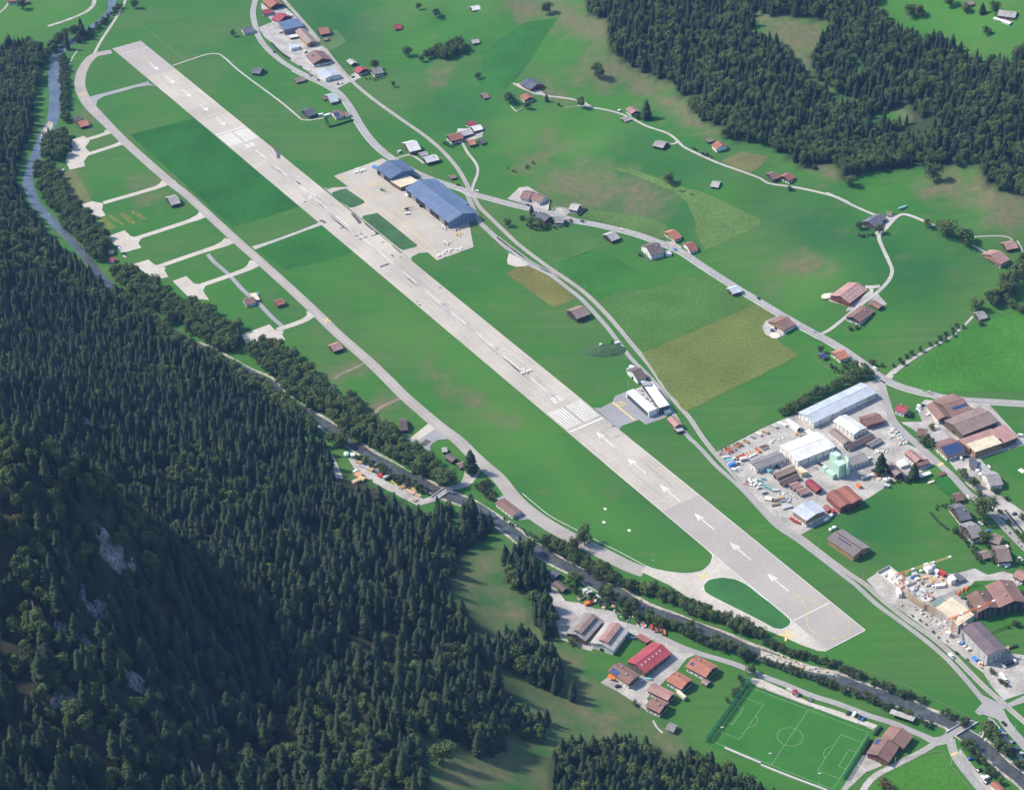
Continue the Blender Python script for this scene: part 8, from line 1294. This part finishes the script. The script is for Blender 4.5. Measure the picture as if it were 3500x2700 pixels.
for s, c in (('c 1570,690 1600,680', 'orange'), ('c 1635,640 1665,630', 'orange'), ('c 1705,610 1740,600', 'orange')):
    g = hits(s)[0]; r = empty('silo', (g[0], g[1], .1), 0); tag(r, 'orange and white mortar silo beside the hotel', 'silo', 'mortar silos beside the hotel'); q = MB(); q.lathe([(0, 1.2), (1.2, 3), (1.3, 6.2), (.6, 7), (0, 7.1)], (0, 0, 0), 10); q.build('tank', paint(COL['orange'], .5), r, True)
    q = MB(); [q.bar((x, y, 0), (x, y, 3), .1, n=4) for x in (-1, 1) for y in (-1, 1)]; q.build('frame', paint(COL['white']), r)
# inn tents, kiosk, masts, nets, hedges, fences, bridges
for i, s in enumerate(('30 1922,132 1992,152 1925,148', '30 1990,152 2062,178 1992,172')): house('marquee', ['left', 'right'][i] + ' white marquee in front of the grey roofed inn', 'tent', s, 2.6, 'w', 'w', win=False, door=False, pitch=16)
house('kiosk', 'small red roofed kiosk beside the football pitch', 'kiosk', '33 268,872 300,858 290,896', 3, 'c', 'w', win=False, over=.3)
def mast(s, h, name, cat, label, group=None, arm=None, lamp=False, col_='silver'):
    g = hits(s)[0]; r = empty(name, (g[0], g[1], float(hz(*g[:2]))), 0); tag(r, label, cat, group); q = MB(); q.bar((0, 0, -.3), (0, 0, h), .16, .10, 6); q.build('pole', paint(COL[col_]), r)
    if arm is not None: q = MB(); q.bar((0, 0, h - .6), (arm[0], arm[1], h - .3), .07, n=4); q.bar((0, 0, h - 1.6), (arm[0], arm[1], h - .35), .05, n=4); q.build('bracket', paint(COL['grey']), r)
    if lamp: q = MB(); q.box(-1.1, 1.1, -.25, .25, h - .1, h + .5); q.build('floodlight', paint(COL['white']), r)
    return r
for s, lab in (('33 70,1490', 'floodlight mast on the lower side of the pitch near the centre line'), ('33 475,1655', 'floodlight mast on the lower side of the pitch near the right corner'), ('33 24,852', 'floodlight mast on the upper side of the pitch near its left part'), ('33 408,1000', 'floodlight mast on the upper side of the pitch at the centre line'), ('33 803,1152', 'floodlight mast on the upper side of the pitch near the parked cars'), ('23 1845,1275', 'floodlight mast at the left lower corner of the pitch')): mast(s, 13, 'floodlight_mast', 'light pole', lab, None, None, True)
cum = 0; rcl = side(rc, 3.1); last = rcl[0]
for i, q_ in enumerate(rcl[1:-1]):
    cum += float(np.linalg.norm(q_ - last)); last = q_
    if cum > 46 and q_[1] < 2300 and q_[0] < 420:
        cum = 0; px = project(np.array([[q_[0], q_[1], float(hz(*q_))]]))[0]; t_ = rc[min(i + 2, len(rc) - 1)] - rc[i]; t_ = t_ / np.linalg.norm(t_)
        mast(f'N {px[0]},{px[1]}', 7.5, 'railway_mast', 'mast', 'slim grey overhead line mast beside the railway', 'overhead line masts of the railway', (t_[1] * 2.6, -t_[0] * 2.6))
for s, lab in (('21 1075,1622', 'white flagpole beside the terminal'), ('33 2010,1010', 'white lamp post at the asphalt crossing'), ('33 2090,1200', 'lamp post on the grass strip at the right edge'), ('33 1105,1465', 'lamp post below the club house'), ('33 1565,1480', 'lamp post at the lower village road')): mast(s, 7, 'lamp_post', 'lamp post', lab, None, None, False, 'white')
NET = bpy.data.materials.new('green_net'); NET.use_nodes = True; nn2 = NET.node_tree; pb = nn2.nodes['Principled BSDF']; pb.inputs['Base Color'].default_value = (.10, .36, .24, 1); pb.inputs['Alpha'].default_value = .45
def net(s, h, label, c=None):
    a, b = hits(s); d = (b - a)[:2]; L_ = float(np.linalg.norm(d)); r = empty('ball_net', (a[0], a[1], 0), math.atan2(d[1], d[0])); tag(r, label, 'net fence'); n_ = int(L_ / 6) + 1
    q = MB(); [q.bar((L_ * i / n_, 0, 0), (L_ * i / n_, 0, h), .09, n=4) for i in range(n_ + 1)]; q.bar((0, 0, h), (L_, 0, h), .06, n=4); q.build('post_row', paint(COL['green']), r); q = MB(); q.box(0, L_, -.03, .03, .1, h); q.build('netting', NET, r)
net('23 2090,775 1718,1292', 6, 'tall green ball net at the left end of the football pitch'); net('33 890,1262 680,1600', 5, 'green ball net at the right end of the football pitch')
def wall(s, h, t_, m_, name, cat, label, kind=None):
    c = curve(hits(s), 3, True); q = MB(); 
    L1, R1 = side(c, t_ / 2), side(c, -t_ / 2); k = len(c); vs = []
    for lst, hh in ((L1, 0), (L1, h), (R1, h), (R1, 0)): vs += [(p[0], p[1], float(hz(*p)) + (hh if hh else -.3) + (rnd.uniform(-.15, .15) if 'hedge' in name and hh else 0)) for p in lst]
    q.raw(vs, [(a * k + i, a * k + i + 1, ((a + 1) % 4) * k + i + 1, ((a + 1) % 4) * k + i) for a in range(4) for i in range(k - 1)] + [(0, k, 2 * k, 3 * k), (k - 1, 2 * k - 1, 3 * k - 1, 4 * k - 1)]); o = q.build(name, m_); tag(o, label, cat); return o
HEDGE = mat('hedge_leaves', (.020, .045, .018), .95, .5, .9, .2, .2)
for s, h, t_, lab in (('10 668,1050 760,1025 860,992', 2, 1.6, 'front run of the square hedge round the solar roofed house'), ('10 622,968 640,1010 668,1052', 2, 1.6, 'side run of the square hedge round the solar roofed house'), ('10 188,362 240,420 290,460 338,490', 2, 1.8, 'long dark hedge between main road and hamlet yard'), ('21 735,160 700,190 672,215', 2, 1.8, 'curved hedge beside the pale grey roofed chalet'), ('33 990,1170 960,1200 935,1235', 2, 1.6, 'upper hedge beside the club house'), ('33 905,1280 870,1340 838,1395', 2, 1.6, 'lower hedge beside the club house'), ('32 2010,1070 2166,1260', 1, 1, 'low hedge along the village parking'), ('33 1900,560 2000,535 2110,500', 1.6, 1.6, 'hedge at the end of the hotel garden'), ('32 1395,1090 1460,1165 1540,1230', 1.4, 1.4, 'low hedge of the village gardens beside the lawn')): wall(s, h, t_, HEDGE, 'hedge', 'hedge', lab)
WALLM = mat('pale_wall', (.50, .48, .45), .9, .12, .5, .1, .1)
for s, h, t_, lab in (('33 0,1480 250,1580 545,1690', 1.2, 1.2, 'pale retaining wall along the lower side of the pitch'), ('23 1870,1340 2010,1400 2166,1465', 1.2, 1.2, 'pale retaining wall at the lower left of the pitch'), ('33 0,835 300,950 640,1080 930,1180', .9, .8, 'pale wall between pitch and parking strip'), ('20 130,692 210,735 300,770', 1.2, .8, 'pale wall in front of the dark roofed upper farm'), ('20 112,880 160,922 205,898', 1, .6, 'pale garden wall below the red roofed house'), ('21 430,80 418,170', 1.6, .5, 'white wall at the end of the paved yard'), ('21 455,175 480,148 570,158', 1.4, .5, 'white curved wall beside the pale grey roofed chalet'), ('33 795,1480 830,1500 872,1535', 1, .6, 'pale low wall beside the club house lawn'), ('22 1270,1480 1290,1480', .5, .5, 'small pale kerb stone between taxiway and river')): wall(s, h, t_, WALLM, 'garden_wall', 'wall', lab)
def fence(s, label, h=1.1):
    c = curve(hits(s), 2.5, False); r = empty('garden_fence', (c[0][0], c[0][1], float(hz(*c[0]))), 0); tag(r, label, 'fence'); z0 = r.location.z; q = MB(); pts = [(p[0] - c[0][0], p[1] - c[0][1], float(hz(*p)) - z0) for p in c]
    for p in pts: q.bar((p[0], p[1], p[2] - .2), (p[0], p[1], p[2] + h), .08, n=4)
    q.build('post_row', paint((.24, .20, .15), .9), r); q = MB()
    for f in (.45, .9):
        for p, p2 in zip(pts[:-1], pts[1:]): q.bar((p[0], p[1], p[2] + h * f), (p2[0], p2[1], p2[2] + h * f), .06, n=4)
    q.build('rail', paint((.28, .24, .18), .9), r)
for s, lab in (('31 430,1380 540,1460 660,1542', 'fence along the lower side of the orange house garden'), ('31 642,1115 725,1155', 'fence of the long farmhouse garden'), ('31 1812,618 1942,655', 'fence below the lone chalet at the right'), ('31 770,362 920,405', 'fence below the dark farmhouse garden'), ('21 1130,525 1238,598 1345,562', 'fence round the lawn of the large dark brown chalet'), ('21 1600,415 1708,455 1712,510 1660,545', 'fence round the small garden right of the red brown house'), ('33 945,1525 1200,1420 1480,1362 1560,1480 1740,1700', 'fence round the bright lawn between the lanes'), ('33 500,590 800,690 1150,810 1400,930 1720,1085', 'long fence between the runway end meadow and the river'), ('22 1780,590 1900,520 2166,390', 'fence between the estate yard and the meadow'), ('32 1600,1270 1680,1350 1790,1430', 'fence of the village chalet gardens'), ('21 830,480 600,560', 'wire fence across the meadow by the railway')): fence(s, lab)
def bridge(s1, s2, label):
    (a, b), (c, d) = hits(s1), hits(s2); r = empty('bridge', ((a + b + c + d)[0] / 4, (a + b + c + d)[1] / 4, 0), 0); tag(r, label, 'bridge'); o = np.array(r.location[:2])
    for p, q_ in ((a, b), (c, d)): q = MB(); ribbon_ = [p[:2] - o, q_[:2] - o]; t_ = (ribbon_[1] - ribbon_[0]) / np.linalg.norm(ribbon_[1] - ribbon_[0]); n2 = np.array([-t_[1], t_[0]]) * .25; q.prism([tuple(ribbon_[0] - n2), tuple(ribbon_[1] - n2), tuple(ribbon_[1] + n2), tuple(ribbon_[0] + n2)], -.5, 1.25); q.build('parapet', WALLM, r)
    q = MB(); q.prism([tuple(a[:2] - o), tuple(b[:2] - o), tuple(d[:2] - o), tuple(c[:2] - o)], -.4, .13); q.build('deck', ROADM, r)
bridge('33 1520,1215 1715,1098', '33 1605,1240 1790,1128', 'concrete road bridge over the river beside the football ground'); bridge('00 470,408 552,411', '00 470,420 552,424', 'small pale footbridge over the far river'); bridge('12 1500,965 1610,885', '12 1530,1000 1650,915', 'small bridge between taxiway lane and timber yard')
# grass mound with its hatch
g = hits('21 890,1330')[0]; q = MB(); n_ = 16; vs = []
for j in range(5):
    for k in range(n_): t_ = 6.283 * k / n_; rr = 1 - j / 4.6; vs.append((g[0] + 21 * rr * math.cos(t_), g[1] + 12 * rr * math.sin(t_) + 2, -.2 + 4.2 * (1 - rr * rr)))
q.raw(vs, [(j * n_ + k, j * n_ + (k + 1) % n_, (j + 1) * n_ + (k + 1) % n_, (j + 1) * n_ + k) for j in range(4) for k in range(n_)] + [tuple(range(4 * n_, 5 * n_))]); tag(q.build('grass_mound', mat('mound_grass', (.040, .085, .030), .95, .35, .5, .2, .1), None, True), 'overgrown grass mound beside the service road', kind='structure')
box('hatch', 'hatch', '21 842,1305 860,1300', 2.5, 5.2, 'conc', 'small pale hatch block on top of the grass mound', None, 'container')
for i in range(8): # white panels leaning in a row behind the slate roofed house
    x, y = 1800 + i * 11.5, 708 + i * 11; box('panel_rack', 'panel', f'32 {x},{y + 8} {x + 26},{y - 4}', .4, 2.2, 'white', 'white panel standing in the row beside the slate roofed house', 'white panels in a row by the slate house', 'container')
# the individuals of each kind: marked groves and belts first, then the forest trees that show largest; the rest of each forest is one mass
def shown(t):
    q = project(np.array([[t[0], t[1], float(hz(t[0], t[1])) + t[3] * .6]]))[0]
    return -40 < q[0] < 3540 and -40 < q[1] < 2740
def appar(t): return t[3] / math.dist((t[0], t[1], float(hz(t[0], t[1]))), (0, 0, CAM_H))
cnt = {'spruce': 12, 'leaf': 70, 'bush': 45, 'autumn': 6, 'dead': 30}
indiv.sort(key=appar, reverse=True); rest = []
for t in indiv:
    if cnt[t[2]] < 298 and shown(t):
        cnt[t[2]] += 1; kw = {'leaf': 'broadleaf tree', 'bush': 'green bush', 'autumn': 'yellowish tree', 'spruce': 'dark spruce'}[t[2]]
        plant(t[2], t[0], t[1], t[3], kw + re.search(r' (on|in|of|between|beside|along|left|right|behind|standing|round|all|to|at|just|above) .*', t[4])[0], t[5] + ', ' + kw, rnd.uniform(.9, 1.2))
    else: rest.append((*t[:4], 0))
stuff.sort(key=appar, reverse=True)
for t in stuff:
    if t[2] in cnt and cnt[t[2]] < 298 and t[4] == 0 and shown(t):
        cnt[t[2]] += 1; plant(t[2], t[0], t[1], t[3], {'spruce': 'tall dark spruce in the dense forest on the near left slope', 'leaf': 'broadleaf tree among the spruces of the near left slope', 'autumn': 'yellowish olive tree on the wooded spur of the near left slope'}[t[2]], {'spruce': 'spruces of the near left forest', 'leaf': 'broadleaf trees of the near left forest', 'autumn': 'olive trees of the wooded spur'}[t[2]], rnd.uniform(.85, 1.15))
    else: rest.append(t)
for i, (s, h) in enumerate([('N 75,1130', 22), ('N 100,1150', 20), ('N 255,1160', 18), ('N 205,1200', 18), ('N 545,1340', 22), ('N 85,1390', 18), ('N 240,1950', 24), ('N 125,2120', 22), ('N 120,2170', 24), ('N 400,2210', 26), ('N 620,2190', 24), ('N 650,2230', 26), ('N 740,2230', 24), ('N 720,2230', 20), ('N 680,2310', 26), ('N 740,2480', 26), ('N 715,2470', 20), ('N 545,2520', 18), ('N 670,2680', 26), ('N 695,2700', 28), ('N 870,2140', 18), ('N 895,2490', 24), ('N 865,2500', 22), ('N 1085,1760', 16), ('N 885,1960', 18), ('N 1540,2510', 14), ('N 885,1330', 14), ('N 1000,2190', 18)]):
    q = at(s); plant('dead', q[0], q[1], h * .85, 'bare grey dead spruce standing in the left hand forest', 'dead spruces of the left hand forest', 1.2)
pc = bpy.data.collections.new('tree_sources'); order = {}
for k in ('spruce', 'leaf', 'bush', 'autumn'):
    for j, (cm, tm) in enumerate(PRO[k]):
        order[(k, j)] = 0; o = bpy.data.objects.new(f'a_{k}_{j}', cm); pc.objects.link(o)
names = sorted(o.name for o in pc.objects); idx = {n: i for i, n in enumerate(names)}
def mass(name, label, pts):
    me = bpy.data.meshes.new(name); me.from_pydata([(x, y, float(hz(x, y)) - .2) for x, y, *_ in pts], [], [])
    for nm, ty, vals in (('pick', 'INT', [idx[f'a_{k}_{rnd.randrange(len(PRO[k]))}'] for _, _, k, *_ in pts]), ('turn', 'FLOAT', [rnd.uniform(0, 6.28) for _ in pts])):
        a = me.attributes.new(nm, ty, 'POINT'); a.data.foreach_set('value', vals)
    a = me.attributes.new('size', 'FLOAT_VECTOR', 'POINT'); sz = []
    for t in pts: w_ = rnd.uniform(.85, 1.15); sz += [t[3] * w_, t[3] * w_, t[3]]
    a.data.foreach_set('vector', sz)
    ng = bpy.data.node_groups.new('trees', 'GeometryNodeTree'); ng.interface.new_socket('Geometry', in_out='INPUT', socket_type='NodeSocketGeometry'); ng.interface.new_socket('Geometry', in_out='OUTPUT', socket_type='NodeSocketGeometry')
    n, l = ng.nodes, ng.links; gi, go = n.new('NodeGroupInput'), n.new('NodeGroupOutput'); ip = n.new('GeometryNodeInstanceOnPoints'); ci = n.new('GeometryNodeCollectionInfo')
    ci.inputs[0].default_value = pc; ci.inputs[1].default_value = True; ci.inputs[2].default_value = True
    def attr(nm, ty): q = n.new('GeometryNodeInputNamedAttribute'); q.data_type = ty; q.inputs[0].default_value = nm; return q.outputs[0]
    cx = n.new('ShaderNodeCombineXYZ'); l.new(attr('turn', 'FLOAT'), cx.inputs[2])
    mp = n.new('GeometryNodeMeshToPoints'); l.new(gi.outputs[0], mp.inputs[0]); l.new(mp.outputs[0], ip.inputs['Points']); l.new(ci.outputs[0], ip.inputs['Instance']); ip.inputs['Pick Instance'].default_value = True
    l.new(attr('pick', 'INT'), ip.inputs['Instance Index']); l.new(cx.outputs[0], ip.inputs['Rotation']); l.new(attr('size', 'FLOAT_VECTOR'), ip.inputs['Scale']); l.new(ip.outputs[0], go.inputs[0])
    o = bpy.data.objects.new(name, me); col.objects.link(o); md = o.modifiers.new('trees', 'NODES'); md.node_group = ng
    tag(o, label, 'forest', None, 'stuff')
print('TREES', cnt, len(rest), len(stuff))
mass('spruce_forest', 'dense dark spruce forest on both valley sides', [t for t in rest if t[2] == 'spruce'])
mass('broadleaf_forest', 'green broadleaf trees mixed into the forests', [t for t in rest if t[2] in ('leaf', 'autumn')])
if [t for t in rest if t[2] == 'bush']: mass('scrub', 'low scrub along river and lanes', [t for t in rest if t[2] == 'bush'])
# rock faces on the wooded spur
ROCK = mat('rock', (.17, .175, .175), .95, .5, .5, .4, .12)
for (s, r, lab), q in zip(ROCKS, rk):
    b = MB(); n_ = 9; vs = []
    for j in range(n_):
        for i in range(n_ + 5):
            u, v_ = (i / (n_ + 4) - .5) * 2, j / (n_ - 1); x = q[0] + u * r * 1.0 + rnd.uniform(-.7, .7); y = q[1] - r * .9 + v_ * r * 1.9 + rnd.uniform(-.7, .7)
            bulge = max(0, 1 - u * u) * (1 - abs(2 * v_ - 1) ** 3) * r * .34; vs.append((x, y, float(hz(x, y)) - .8 + bulge + rnd.uniform(-.16, .30) * r * (1 if 0 < j < n_ - 1 else 0)))
    w_ = n_ + 5; b.raw(vs, [(j * w_ + i, j * w_ + i + 1, (j + 1) * w_ + i + 1, (j + 1) * w_ + i) for j in range(n_ - 1) for i in range(w_ - 1)]); tag(b.build('rock_face', ROCK), lab, 'rock')

# ------------------------------------------------------------------ air
mb = MB(); mb.box(-9600, 9600, -5600, 12600, -2, 990)
hm = bpy.data.materials.new('haze'); hm.use_nodes = True; hn = hm.node_tree.nodes; hn.clear()
ho = hn.new('ShaderNodeOutputMaterial'); hv = hn.new('ShaderNodeVolumePrincipled'); hm.node_tree.links.new(hv.outputs[0], ho.inputs['Volume'])
hv.inputs['Color'].default_value = (.26, .50, .95, 1); hv.inputs['Density'].default_value = .000032; hv.inputs['Anisotropy'].default_value = 0
tag(mb.build('haze', hm), 'thin bluish haze in the valley air', kind='stuff')
